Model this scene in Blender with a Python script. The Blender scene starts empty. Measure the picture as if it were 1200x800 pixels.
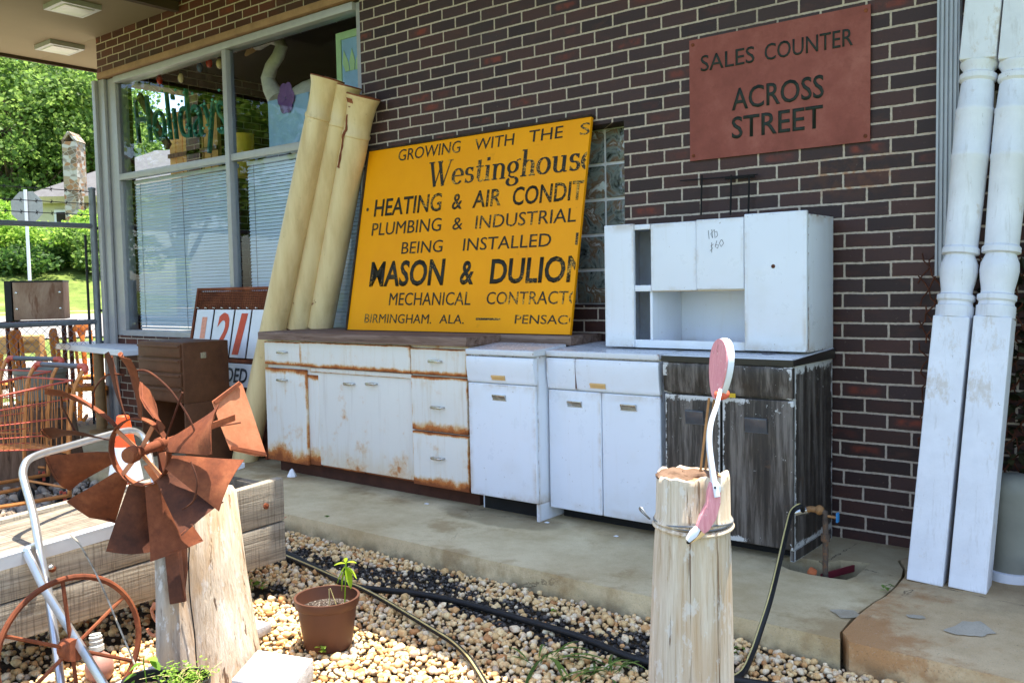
import bpy, bmesh, math, random
import numpy as np
from mathutils import Vector, Matrix, noise as mnoise
PI = math.pi
S = bpy.context.scene
C = S.collection
# ------------------------------------------------------------------ camera
CAM = Vector((1.204, -4.171, 1.194)); FPX = 1060.4
RR = Vector((0.7806131, 0.6247137, -0.0193893))
RU = Vector((-0.0233201, 0.0601123, 0.9979192))
RF = Vector((-0.6245794, 0.7785366, -0.0614929))
cd = bpy.data.cameras.new('camera'); cam = bpy.data.objects.new('camera', cd); C.objects.link(cam)
cam.matrix_world = Matrix(((RR.x, RU.x, -RF.x, CAM.x), (RR.y, RU.y, -RF.y, CAM.y), (RR.z, RU.z, -RF.z, CAM.z), (0, 0, 0, 1)))
cd.sensor_width = 36; cd.lens = FPX / 1200 * 36; cd.clip_start = 0.05; cd.clip_end = 2000
S.camera = cam
# ------------------------------------------------------------------ light
SUNV = Vector((0.05, 0.125, 1.0)).normalized()          # towards the sun: nearly overhead, just behind the shop
w = bpy.data.worlds.new('World'); S.world = w; w.use_nodes = True
nt = w.node_tree
sky = nt.nodes.new('ShaderNodeTexSky'); sky.sky_type = 'NISHITA'; sky.sun_disc = False
sky.sun_elevation = math.asin(SUNV.z); sky.sun_rotation = math.atan2(SUNV.x, SUNV.y)
sky.air_density = 1.0; sky.dust_density = 1.2; sky.ozone_density = 1.0
nt.nodes['Background'].inputs[1].default_value = 0.15
nt.links.new(sky.outputs[0], nt.nodes['Background'].inputs[0])
sd = bpy.data.lights.new('sun', 'SUN'); sd.energy = 4.2; sd.angle = math.radians(0.5); sd.color = (1.0, 0.93, 0.82)
so = bpy.data.objects.new('sun', sd); C.objects.link(so)
so.rotation_euler = (-SUNV).to_track_quat('-Z', 'Y').to_euler()
S.view_settings.view_transform = 'Standard'; S.view_settings.look = 'None'
S.view_settings.exposure = 1.8; S.view_settings.gamma = 1.0; S.view_settings.use_curve_mapping = False
# ------------------------------------------------------------------ measuring helpers
def ray(u, v):
    return RR * ((u - 600) / FPX) - RU * ((v - 400) / FPX) + RF
def at_x(u, v, x):
    d = ray(u, v); return CAM + d * ((x - CAM.x) / d.x)
def at_y(u, v, y):
    d = ray(u, v); return CAM + d * ((y - CAM.y) / d.y)
def at_z(u, v, z):
    d = ray(u, v); return CAM + d * ((z - CAM.z) / d.z)
def at_d(u, v, dep):
    return CAM + ray(u, v) * dep
def at_plane(u, v, P, n):
    d = ray(u, v); return CAM + d * ((P - CAM).dot(n) / d.dot(n))
rnd = random.Random(7)
# ------------------------------------------------------------------ object helpers
def thing(name, label, cat, loc=(0, 0, 0), rotz=0.0, group=None):
    o = bpy.data.objects.new(name, None); C.objects.link(o); o.empty_display_size = 0.1
    o.location = loc; o.rotation_euler = (0, 0, rotz)
    return tag(o, label, cat, group)
def tag(o, label=None, cat=None, group=None, kind=None):
    if label: o['label'] = label
    if cat: o['category'] = cat
    if group: o['group'] = group
    if kind: o['kind'] = kind
    return o
def root_matrix(o):
    M = o.matrix_basis.copy()
    while o.parent:
        o = o.parent; M = o.matrix_basis @ M
    return M
class MB:
    """collects shapes in world coordinates and links them as one mesh object"""
    def __init__(s): s.bm = bmesh.new()
    def poly(s, pts):
        vs = [s.bm.verts.new(p) for p in pts]
        try: return s.bm.faces.new(vs)
        except ValueError: return None
    def hexa(s, P):     # 8 points: bottom 4 ccw, top 4 ccw
        v = [s.bm.verts.new(p) for p in P]
        for f in ((3, 2, 1, 0), (4, 5, 6, 7), (0, 1, 5, 4), (1, 2, 6, 5), (2, 3, 7, 6), (3, 0, 4, 7)):
            s.bm.faces.new([v[i] for i in f])
        return s
    def box(s, x0, x1, y0, y1, z0, z1):
        return s.hexa([(x0, y0, z0), (x1, y0, z0), (x1, y1, z0), (x0, y1, z0), (x0, y0, z1), (x1, y0, z1), (x1, y1, z1), (x0, y1, z1)])
    def obox(s, c, ax, ay, az):   # centre and three half-axis vectors
        c = Vector(c); ax = Vector(ax); ay = Vector(ay); az = Vector(az)
        return s.hexa([c - ax - ay - az, c + ax - ay - az, c + ax + ay - az, c - ax + ay - az, c - ax - ay + az, c + ax - ay + az, c + ax + ay + az, c - ax + ay + az])
    def bar(s, a, b, wd, th, up=(0, 0, 1)):
        a = Vector(a); b = Vector(b); d = b - a; L = d.length; d.normalize()
        up = Vector(up); sd_ = d.cross(up)
        if sd_.length < 1e-4: sd_ = d.cross(Vector((1, 0, 0)))
        sd_.normalize(); u2 = sd_.cross(d)
        return s.obox((a + b) / 2, d * L / 2, sd_ * wd / 2, u2 * th / 2)
    def prism(s, pts, off):
        off = Vector(off); n = len(pts)
        a = [s.bm.verts.new(p) for p in pts]; b = [s.bm.verts.new(Vector(p) + off) for p in pts]
        s.bm.faces.new(a[::-1]); s.bm.faces.new(b)
        for i in range(n): s.bm.faces.new((a[i], a[(i + 1) % n], b[(i + 1) % n], b[i]))
        return s
    def tube(s, pts, r, seg=8, cap=True, closed=False):
        pts = [Vector(p) for p in pts]; n = len(pts)
        rs = r if isinstance(r, (list, tuple)) else [r] * n
        rings = []; prev = None
        for i, p in enumerate(pts):
            if closed: t = pts[(i + 1) % n] - pts[i - 1]
            else: t = pts[min(i + 1, n - 1)] - pts[max(i - 1, 0)]
            t.normalize()
            if prev is None:
                a = t.cross(Vector((0, 0, 1)))
                if a.length < 1e-3: a = t.cross(Vector((1, 0, 0)))
            else:
                a = prev - t * prev.dot(t)
            a.normalize(); prev = a; b = t.cross(a)
            rings.append([s.bm.verts.new(p + (a * math.cos(2 * PI * k / seg) + b * math.sin(2 * PI * k / seg)) * rs[i]) for k in range(seg)])
        m = n if closed else n - 1
        for i in range(m):
            A = rings[i]; B = rings[(i + 1) % n]
            for k in range(seg): s.bm.faces.new((A[k], A[(k + 1) % seg], B[(k + 1) % seg], B[k]))
        if cap and not closed:
            s.bm.faces.new(rings[0][::-1]); s.bm.faces.new(rings[-1])
        return s
    def lathe(s, prof, o=(0, 0, 0), ax=(0, 0, 1), seg=24, wob=0.0, seed=0):
        o = Vector(o); ax = Vector(ax).normalized()
        a = ax.cross(Vector((0, 1, 0)))
        if a.length < 1e-3: a = ax.cross(Vector((1, 0, 0)))
        a.normalize(); b = ax.cross(a)
        rings = []
        for r, h in prof:
            ring = []
            for k in range(seg):
                th = 2 * PI * k / seg; q = r
                if wob: q = r * (1 + wob * mnoise.noise(Vector((math.cos(th) * 1.3 + seed, math.sin(th) * 1.3, h * 2.0 + seed))))
                ring.append(s.bm.verts.new(o + ax * h + (a * math.cos(th) + b * math.sin(th)) * q))
            rings.append(ring)
        for i in range(len(rings) - 1):
            A, B = rings[i], rings[i + 1]
            for k in range(seg): s.bm.faces.new((A[k], A[(k + 1) % seg], B[(k + 1) % seg], B[k]))
        if prof[0][0] > 1e-5: s.bm.faces.new(rings[0][::-1])
        if prof[-1][0] > 1e-5: s.bm.faces.new(rings[-1])
        return s
    def ball(s, c, r, sc=(1, 1, 1), sub=2, wob=0):
        M = Matrix.Translation(c) @ Matrix.Diagonal((r * sc[0], r * sc[1], r * sc[2], 1))
        vs = bmesh.ops.create_icosphere(s.bm, subdivisions=sub, radius=1, matrix=M)['verts']
        if wob:
            for v in vs:
                d = v.co - Vector(c); v.co = Vector(c) + d * (1 + wob * mnoise.noise(v.co * (1.6 / r)))
        return s
    def build(s, name, mat, parent=None, bevel=0, smooth=None, local=False, seg=2):
        bm = s.bm
        bmesh.ops.recalc_face_normals(bm, faces=bm.faces[:])
        if bevel:
            es = [e for e in bm.edges if len(e.link_faces) == 2 and e.calc_face_angle(0) > 0.5]
            bmesh.ops.bevel(bm, geom=es, offset=bevel, segments=seg, profile=0.6, affect='EDGES', clamp_overlap=True)
        if parent is not None and not local:
            bm.transform(root_matrix(parent).inverted())
        me = bpy.data.meshes.new(name); bm.to_mesh(me); bm.free()
        o = bpy.data.objects.new(name, me); C.objects.link(o)
        if mat: me.materials.append(mat)
        if parent is not None: o.parent = parent
        if smooth is None: smooth = True
        if smooth:
            me.shade_smooth()
            me.set_sharp_from_angle(angle=math.radians(38))
        return o
def copy_tree(o, parent=None):
    c = o.copy(); C.objects.link(c)
    if parent is not None: c.parent = parent
    for ch in list(o.children): copy_tree(ch, c)
    return c
# ------------------------------------------------------------------ materials
def srgb(r, g, b):
    f = lambda c: (c / 255 / 12.92) if c <= 10.3 else ((c / 255 + 0.055) / 1.055) ** 2.4
    return (f(r), f(g), f(b), 1)
class G:
    def __init__(s, name, rough=0.6, spec=0.4, metal=0.0):
        s.m = bpy.data.materials.new(name); s.m.use_nodes = True; s.t = s.m.node_tree
        s.b = s.t.nodes['Principled BSDF']
        s.b.inputs['Roughness'].default_value = rough; s.b.inputs['Specular IOR Level'].default_value = spec; s.b.inputs['Metallic'].default_value = metal
        s._tc = None
    def n(s, t, **k):
        nd = s.t.nodes.new(t)
        for a, v in k.items():
            if hasattr(nd, a): setattr(nd, a, v)
        return nd
    def put(s, sock, v):
        if isinstance(v, bpy.types.NodeSocket): s.t.links.new(v, sock)
        elif v is not None:
            if hasattr(sock.default_value, '__len__') and len(sock.default_value) == 4 and len(v) == 3: v = (*v, 1)
            sock.default_value = v
    def co(s, kind='Object', scale=(1, 1, 1), rot=(0, 0, 0), loc=(0, 0, 0)):
        if s._tc is None: s._tc = s.n('ShaderNodeTexCoord')
        mp = s.n('ShaderNodeMapping'); s.put(mp.inputs[0], s._tc.outputs[kind])
        mp.inputs['Scale'].default_value = scale; mp.inputs['Rotation'].default_value = rot; mp.inputs['Location'].default_value = loc
        return mp.outputs[0]
    def noise(s, scale, detail=3, rough=0.55, vec=None, dist=0.0):
        nd = s.n('ShaderNodeTexNoise'); s.put(nd.inputs['Vector'], vec if vec is not None else s.co())
        nd.inputs['Scale'].default_value = scale; nd.inputs['Detail'].default_value = detail; nd.inputs['Roughness'].default_value = rough; nd.inputs['Distortion'].default_value = dist
        return nd.outputs[0]
    def ramp(s, fac, stops, interp='LINEAR'):
        nd = s.n('ShaderNodeValToRGB'); s.put(nd.inputs[0], fac); cr = nd.color_ramp; cr.interpolation = interp
        while len(cr.elements) < len(stops): cr.elements.new(0.5)
        for e, (p, c) in zip(cr.elements, stops):
            e.position = p; e.color = c if hasattr(c, '__len__') else (c, c, c, 1)
        return nd.outputs[0]
    def mix(s, fac, a, b, mode='MIX'):
        nd = s.n('ShaderNodeMix'); nd.data_type = 'RGBA'; nd.blend_type = mode
        s.put(nd.inputs[0], fac); s.put(nd.inputs[6], a); s.put(nd.inputs[7], b); return nd.outputs[2]
    def math(s, op, a, b=None, clamp=False):
        nd = s.n('ShaderNodeMath'); nd.operation = op; nd.use_clamp = clamp
        s.put(nd.inputs[0], a)
        if b is not None: s.put(nd.inputs[1], b)
        return nd.outputs[0]
    def sep(s, vec):
        nd = s.n('ShaderNodeSeparateXYZ'); s.put(nd.inputs[0], vec); return nd.outputs
    def comb(s, x, y, z=0.0):
        nd = s.n('ShaderNodeCombineXYZ'); s.put(nd.inputs[0], x); s.put(nd.inputs[1], y); s.put(nd.inputs[2], z); return nd.outputs[0]
    def step(s, v, a, b):   # smoothstep a..b
        nd = s.n('ShaderNodeMapRange'); nd.interpolation_type = 'SMOOTHSTEP'; s.put(nd.inputs[0], v)
        nd.inputs[1].default_value = a; nd.inputs[2].default_value = b; nd.inputs[3].default_value = 0; nd.inputs[4].default_value = 1
        return nd.outputs[0]
    def bump(s, h, strength=0.3, dist=0.01):
        nd = s.n('ShaderNodeBump'); s.put(nd.inputs['Height'], h); nd.inputs['Strength'].default_value = strength; nd.inputs['Distance'].default_value = dist
        s.put(s.b.inputs['Normal'], nd.outputs[0])
    def edge2(s, gx, gy, gz):   # distance to the nearest box edge in the box's own 0..1 space
        a, b, c = [s.math('MINIMUM', q, s.math('SUBTRACT', 1.0, q)) for q in (gx, gy, gz)]
        lo = s.math('MINIMUM', a, b); hi = s.math('MAXIMUM', a, b)
        return s.math('MAXIMUM', lo, s.math('MINIMUM', hi, c))
    def col(s, v): s.put(s.b.inputs['Base Color'], v)
    def rough(s, v): s.put(s.b.inputs['Roughness'], v)
M = {}
def plain(name, c, rough=0.5, spec=0.4, metal=0.0, var=0.12, scale=18, bmp=0.0):
    g = G(name, rough, spec, metal)
    c = (*c[:3], 1)
    lo = tuple(x * (1 - var) for x in c[:3]) + (1,); hi = tuple(min(1, x * (1 + var)) for x in c[:3]) + (1,)
    f = g.noise(scale, 4, 0.6)
    g.col(g.ramp(f, [(0.3, lo), (0.7, hi)]))
    if bmp: g.bump(g.noise(scale * 3, 4), bmp, 0.004)
    M[name] = g.m; return g.m
# brick: every brick its own colour, mortar recessed
g = G('brick', 0.75, 0.3)
BW, BH = 0.2032, 0.0677
x, y, z = g.sep(g.co(loc=(0, 0, 0.021)))
wob = g.noise(9, 2)
zz = g.math('DIVIDE', g.math('ADD', z, g.math('MULTIPLY', g.math('SUBTRACT', g.noise(5, 1), 0.5), 0.007)), BH); row = g.math('FLOOR', zz)
xx = g.math('ADD', g.math('DIVIDE', g.math('ADD', x, y), BW), g.math('MULTIPLY', g.math('FLOORED_MODULO', row, 2.0), 0.5))
jit = g.n('ShaderNodeTexWhiteNoise'); jit.noise_dimensions = '1D'; g.put(jit.inputs['W'], row)
xx = g.math('ADD', xx, g.math('MULTIPLY', g.math('SUBTRACT', jit.outputs[0], 0.5), 0.09))
cl = g.math('FLOOR', xx); fx = g.math('FRACT', xx); fz = g.math('FRACT', zz)
wn = g.n('ShaderNodeTexWhiteNoise'); wn.noise_dimensions = '2D'; g.put(wn.inputs['Vector'], g.comb(cl, row))
wn2 = g.n('ShaderNodeTexWhiteNoise'); wn2.noise_dimensions = '2D'; g.put(wn2.inputs['Vector'], g.comb(g.math('ADD', cl, 37.3), row))
dx = g.math('MULTIPLY', g.math('MINIMUM', fx, g.math('SUBTRACT', 1.0, fx)), BW)
dz = g.math('MULTIPLY', g.math('MINIMUM', fz, g.math('SUBTRACT', 1.0, fz)), BH)
edge = g.math('MINIMUM', dx, dz)
edge = g.math('ADD', edge, g.math('MULTIPLY', g.math('SUBTRACT', g.noise(60, 3), 0.5), 0.0056))
isb = g.step(edge, 0.0042, 0.0058)
tone = g.ramp(wn.outputs[0], [(0.0, srgb(48, 33, 32)), (0.3, srgb(57, 39, 37)), (0.6, srgb(64, 42, 39)), (0.85, srgb(72, 45, 40)), (1.0, srgb(60, 45, 45))])
flash = g.math('MULTIPLY', g.step(wn2.outputs[0], 0.86, 0.99), g.math('MULTIPLY', g.step(dz, 0.010, 0.026), g.step(dx, 0.012, 0.06)))
# bricks are redder towards the far end of the shop
far = g.math('MULTIPLY', g.step(x, -3.2, -4.6), 0.75)
tone = g.mix(far, tone, g.mix(wn.outputs[0], srgb(70, 36, 29), srgb(104, 52, 37)))
tone = g.mix(g.math('MULTIPLY', flash, g.step(g.noise(14, 3), 0.32, 0.62)), tone, srgb(120, 52, 36))
tone = g.mix(g.math('MULTIPLY', g.step(g.noise(70, 4, 0.7), 0.5, 0.75), 0.5), tone, srgb(42, 32, 34))
tone = g.mix(g.math('MULTIPLY', g.step(g.noise(7, 5, 0.65, g.co(scale=(1, 1, 3))), 0.5, 0.7), 0.4), tone, srgb(86, 52, 42))
tone = g.mix(g.math('MULTIPLY', g.step(g.noise(38, 5, 0.75, g.co(loc=(5, 5, 5))), 0.62, 0.70), 0.35), tone, srgb(130, 112, 102))
mort = g.ramp(g.noise(40, 4, 0.7), [(0.3, srgb(166, 150, 134)), (0.7, srgb(198, 182, 164))])
# soot veil and rust runs below the fixings of the metal sign
soot = g.math('MULTIPLY', g.step(g.noise(0.9, 3, 0.5), 0.5, 0.72), g.step(z, 1.9, 2.7))
c_ = g.mix(isb, mort, tone)
c_ = g.mix(g.math('MULTIPLY', soot, 0.6), c_, srgb(62, 50, 44))
rx = g.math('ABSOLUTE', g.math('SUBTRACT', x, -0.17)); rz = g.math('ABSOLUTE', g.math('SUBTRACT', z, 1.68))
rust = g.math('MULTIPLY', g.math('MULTIPLY', g.step(rx, 0.34, 0.02), g.step(rz, 0.15, 0.02)), g.step(g.noise(22, 3), 0.42, 0.62))
c_ = g.mix(g.math('MULTIPLY', rust, g.mix(isb, (0.75, 0.75, 0.75, 1), (0.10, 0.10, 0.10, 1))), c_, srgb(160, 94, 40))
g.col(c_)
g.rough(g.mix(isb, (0.95, 0.95, 0.95, 1), (0.55, 0.55, 0.55, 1)))
g.bump(g.math('ADD', isb, g.math('MULTIPLY', g.noise(120, 4, 0.7), 0.22)), 0.75, 0.007)
M['brick'] = g.m
# concrete
def concrete(name, a, b, stain, joint=False):
    g = G(name, 0.9, 0.2)
    f = g.noise(2.2, 8, 0.72); c = g.ramp(f, [(0.36, a), (0.62, b)])
    c = g.mix(g.math('MULTIPLY', g.step(g.noise(1.6, 7, 0.7, g.co(loc=(4, 2, 1))), 0.5, 0.62), 0.75), c, stain)
    c = g.mix(g.math('MULTIPLY', g.step(g.noise(160, 3, 0.7), 0.55, 0.7), 0.35), c, srgb(92, 84, 74))
    c = g.mix(g.math('MULTIPLY', g.step(g.noise(220, 2, 0.7, g.co(loc=(9, 9, 9))), 0.62, 0.72), 0.5), c, srgb(200, 192, 176))
    ox, oy, oz = g.sep(g.co())
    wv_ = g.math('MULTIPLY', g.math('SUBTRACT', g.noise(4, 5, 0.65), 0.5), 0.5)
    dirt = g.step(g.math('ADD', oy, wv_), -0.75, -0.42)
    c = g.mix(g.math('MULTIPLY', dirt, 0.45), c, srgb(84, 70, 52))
    ex_ = g.math('DIVIDE', g.math('ADD', ox, 1.75), 0.42); ey_ = g.math('DIVIDE', g.math('ADD', oy, 0.62), 0.16)
    rr_ = g.math('ADD', g.math('ADD', g.math('MULTIPLY', ex_, ex_), g.math('MULTIPLY', ey_, ey_)), g.math('MULTIPLY', wv_, 3.0))
    c = g.mix(g.math('MULTIPLY', g.step(rr_, 1.0, 0.6), 0.45), c, srgb(100, 86, 64))
    vc = g.n('ShaderNodeTexVoronoi'); vc.feature = 'DISTANCE_TO_EDGE'; g.put(vc.inputs['Vector'], g.co(scale=(0.9, 1.3, 1.0), loc=(0.3, 0.2, 0))); vc.inputs['Scale'].default_value = 1.1
    ck = g.math('ADD', vc.outputs[0], g.math('MULTIPLY', g.math('SUBTRACT', g.noise(12, 5, 0.7), 0.5), 0.06))
    hair = g.math('MULTIPLY', g.step(g.math('ABSOLUTE', ck), 0.0035, 0.0005), g.step(g.noise(1.2, 2), 0.5, 0.6))
    c = g.mix(g.math('MULTIPLY', hair, 0.8), c, srgb(70, 60, 48))
    pits = g.step(g.noise(75, 4, 0.7, g.co(loc=(3, 3, 3))), 0.64, 0.70)
    c = g.mix(g.math('MULTIPLY', pits, 0.5), c, srgb(96, 84, 64))
    low = g.step(oz, -0.02, -0.085)
    c = g.mix(g.math('MULTIPLY', g.math('MULTIPLY', low, g.step(g.noise(9, 5), 0.35, 0.6)), 0.6), c, srgb(104, 92, 70))
    g.col(c); g.bump(g.math('SUBTRACT', g.math('ADD', g.noise(140, 4, 0.75), g.math('MULTIPLY', g.noise(9, 4), 1.2)), g.math('ADD', pits, g.math('MULTIPLY', hair, 2.0))), 0.45, 0.006)
    M[name] = g.m; return g
concrete('concrete', srgb(194, 172, 130), srgb(222, 204, 164), srgb(168, 140, 98))
concrete('concrete_rusty', srgb(192, 162, 120), srgb(220, 194, 152), srgb(178, 122, 70))
concrete('concrete_patch', srgb(178, 166, 144), srgb(200, 188, 166), srgb(160, 146, 120))
# loose stones: one colour per stone
g = G('gravel', 0.75, 0.35)
geo = g.n('ShaderNodeNewGeometry')
c = g.ramp(geo.outputs['Random Per Island'], [(0.0, srgb(206, 176, 128)), (0.14, srgb(220, 198, 156)), (0.32, srgb(198, 156, 108)), (0.40, srgb(216, 204, 182)), (0.55, srgb(226, 204, 160)), (0.72, srgb(186, 174, 158)), (0.78, srgb(212, 182, 134)), (0.88, srgb(230, 218, 192)), (0.96, srgb(176, 130, 88))], 'CONSTANT')
c = g.mix(g.math('MULTIPLY', g.step(g.noise(45, 4, 0.6), 0.46, 0.66), 0.45), c, srgb(176, 122, 74))
c = g.mix(g.math('MULTIPLY', g.step(g.noise(160, 3, 0.6), 0.5, 0.7), 0.25), c, srgb(110, 90, 70))
c = g.mix(1.0, c, (1.16, 1.07, 0.92, 1), 'MULTIPLY')
g.col(c); g.bump(g.noise(120, 4, 0.65), 0.35, 0.004); M['gravel'] = g.m
g = G('gravel_grey', 0.8, 0.3)
geo = g.n('ShaderNodeNewGeometry')
g.col(g.ramp(geo.outputs['Random Per Island'], [(0.0, srgb(120, 112, 104)), (0.3, srgb(150, 138, 124)), (0.55, srgb(172, 160, 142)), (0.8, srgb(134, 118, 100)), (1.0, srgb(176, 172, 166))], 'CONSTANT')); M['gravel_grey'] = g.m
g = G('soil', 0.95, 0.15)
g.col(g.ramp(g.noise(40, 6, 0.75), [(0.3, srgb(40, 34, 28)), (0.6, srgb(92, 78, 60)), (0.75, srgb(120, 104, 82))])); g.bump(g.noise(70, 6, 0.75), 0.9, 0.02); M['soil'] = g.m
g = G('mulch', 0.9, 0.2)
geo = g.n('ShaderNodeNewGeometry')
g.col(g.ramp(geo.outputs['Random Per Island'], [(0.0, srgb(38, 36, 35)), (0.5, srgb(64, 60, 57)), (0.8, srgb(92, 86, 80)), (1.0, srgb(150, 140, 126))])); M['mulch'] = g.m
# terrain / grass / road
g = G('grass', 0.9, 0.2)
g.col(g.ramp(g.noise(1.4, 8, 0.75), [(0.3, srgb(66, 84, 34)), (0.55, srgb(112, 128, 58)), (0.72, srgb(158, 156, 96))])); g.bump(g.noise(30, 4), 0.8, 0.05); M['grass'] = g.m
plain('asphalt', srgb(132, 128, 122), 0.9, 0.2, var=0.15, scale=3)
plain('lot', srgb(176, 168, 156), 0.9, 0.2, var=0.1, scale=4)
# rusty enamel; k = amount
def enamel_rust(name, seed, k=1.0, base=srgb(220, 216, 208)):
    g = G(name, 0.42, 0.45)
    ge = g.co('Generated'); gx, gy, gz = g.sep(ge); o = g.co(loc=(seed, seed * 2, 0))
    n1 = g.noise(7, 6, 0.65, o); n2 = g.noise(26, 4, 0.7, o)
    st = g.noise(1.0, 4, 0.6, g.co(scale=(34, 34, 2.2), loc=(seed, 0, 0)))
    bot = g.math('SUBTRACT', 1.0, g.math('MULTIPLY', gz, 4.6)); top = g.math('SUBTRACT', 1.0, g.math('MULTIPLY', g.math('SUBTRACT', 1.0, gz), 14.0))
    lft = g.math('SUBTRACT', 0.42, g.math('MULTIPLY', gx, 16.0)); rgt = g.math('SUBTRACT', 0.42, g.math('MULTIPLY', g.math('SUBTRACT', 1.0, gx), 16.0))
    e = g.math('MAXIMUM', g.math('MAXIMUM', bot, top), g.math('MAXIMUM', lft, rgt))
    e = g.math('MAXIMUM', e, 0.0)
    a = g.math('ADD', g.math('MULTIPLY', e, 0.62 * k), g.math('MULTIPLY', g.math('SUBTRACT', n1, 0.5), 1.45))
    a = g.math('ADD', a, g.math('MULTIPLY', g.math('SUBTRACT', n2, 0.5), 0.65))
    yel = g.math('MULTIPLY', g.step(g.math('ADD', g.math('MULTIPLY', e, 0.5), g.math('SUBTRACT', g.math('ADD', g.math('MULTIPLY', st, 0.8), g.math('MULTIPLY', n1, 0.4)), 0.42)), 0.16, 0.62), 0.75 * k)
    c = g.mix(yel, base, srgb(206, 176, 122))
    c = g.mix(g.math('MULTIPLY', g.step(st, 0.52, 0.75), 0.25), c, srgb(186, 184, 186))
    c = g.mix(g.math('MULTIPLY', g.step(a, 0.12, 0.42), 0.6), c, srgb(204, 156, 96))
    c = g.mix(g.step(a, 0.30, 0.56), c, srgb(178, 104, 48))
    c = g.mix(g.math('MULTIPLY', g.step(a, 0.54, 0.84), 0.85), c, srgb(116, 58, 26))
    g.col(c); g.rough(g.mix(g.step(a, 0.3, 0.5), (0.4, 0.4, 0.4, 1), (0.9, 0.9, 0.9, 1))); g.bump(g.math('ADD', a, n2), 0.25, 0.003)
    M[name] = g.m; return g.m
for i in range(6): enamel_rust('rusty_enamel_%d' % i, i * 3.7, 1.25 + 0.16 * (i % 3))
enamel_rust('light_rust_enamel', 9.1, 0.45)
def enamel(name, c, rough=0.3):
    g = G(name, rough, 0.5)
    n1 = g.noise(3, 5, 0.6); n2 = g.noise(48, 3, 0.6)
    drk = tuple(v * f for v, f in zip(c[:3], (0.80, 0.75, 0.66))) + (1,)
    k = g.mix(g.math('MULTIPLY', g.step(n1, 0.45, 0.75), 0.35), c, drk)
    st = g.noise(1.0, 5, 0.65, g.co(scale=(22, 22, 1.6), loc=(3, 3, 1)))
    k = g.mix(g.math('MULTIPLY', g.step(st, 0.54, 0.72), 0.2), k, drk)
    ge = g.co('Generated'); gx, gy, gz = g.sep(ge)
    e = g.edge2(gx, gy, gz)
    gr = g.math('MULTIPLY', g.step(e, 0.09, 0.0), g.step(g.noise(5, 6, 0.7), 0.4, 0.65))
    k = g.mix(g.math('MULTIPLY', gr, 0.55), k, srgb(168, 142, 104))
    ch = g.math('MULTIPLY', g.step(e, 0.024, 0.0), g.step(g.noise(16, 5, 0.7), 0.50, 0.60))
    k = g.mix(g.math('MULTIPLY', ch, 0.85), k, srgb(112, 66, 38))
    k = g.mix(g.math('MULTIPLY', g.step(n2, 0.70, 0.76), 0.6), k, srgb(140, 122, 104))
    k = g.mix(g.step(g.noise(34, 5, 0.7, g.co(loc=(5, 2, 7))), 0.715, 0.73), k, srgb(120, 70, 38))
    g.col(k); g.rough(g.ramp(g.noise(7, 5, 0.7), [(0.3, rough * 0.7), (0.7, rough * 1.7)]))
    g.bump(g.math('ADD', g.noise(5, 2), g.math('MULTIPLY', g.noise(1.8, 1), 2.0)), 0.22, 0.012); M[name] = g.m; return g.m
enamel('white_enamel', srgb(222, 226, 234)); enamel('white_worktop', srgb(210, 212, 216), 0.22)
# black worn paint over white
g = G('black_worn', 0.5, 0.4)
st = g.noise(1.0, 6, 0.7, g.co(scale=(26, 26, 2.0))); n1 = g.noise(11, 6, 0.7)
k = g.ramp(st, [(0.3, srgb(24, 21, 19)), (0.48, srgb(58, 51, 46)), (0.64, srgb(112, 104, 97))])
ge = g.co('Generated'); gx, gy, gz = g.sep(ge)
e = g.edge2(gx, gy, gz)
sc = g.math('ADD', g.math('ADD', g.math('MULTIPLY', g.step(e, 0.07, 0.0), 0.26), g.math('MULTIPLY', g.step(gz, 0.7, 1.0), 0.05)), g.noise(26, 7, 0.78))
k = g.mix(g.step(sc, 0.655, 0.70), k, srgb(196, 194, 190))
k = g.mix(g.math('MULTIPLY', g.step(n1, 0.62, 0.7), 0.5), k, srgb(92, 66, 46))
g.col(k); g.rough(g.ramp(n1, [(0.3, 0.35), (0.7, 0.65)])); g.bump(st, 0.2, 0.004); M['black_worn'] = g.m
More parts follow.
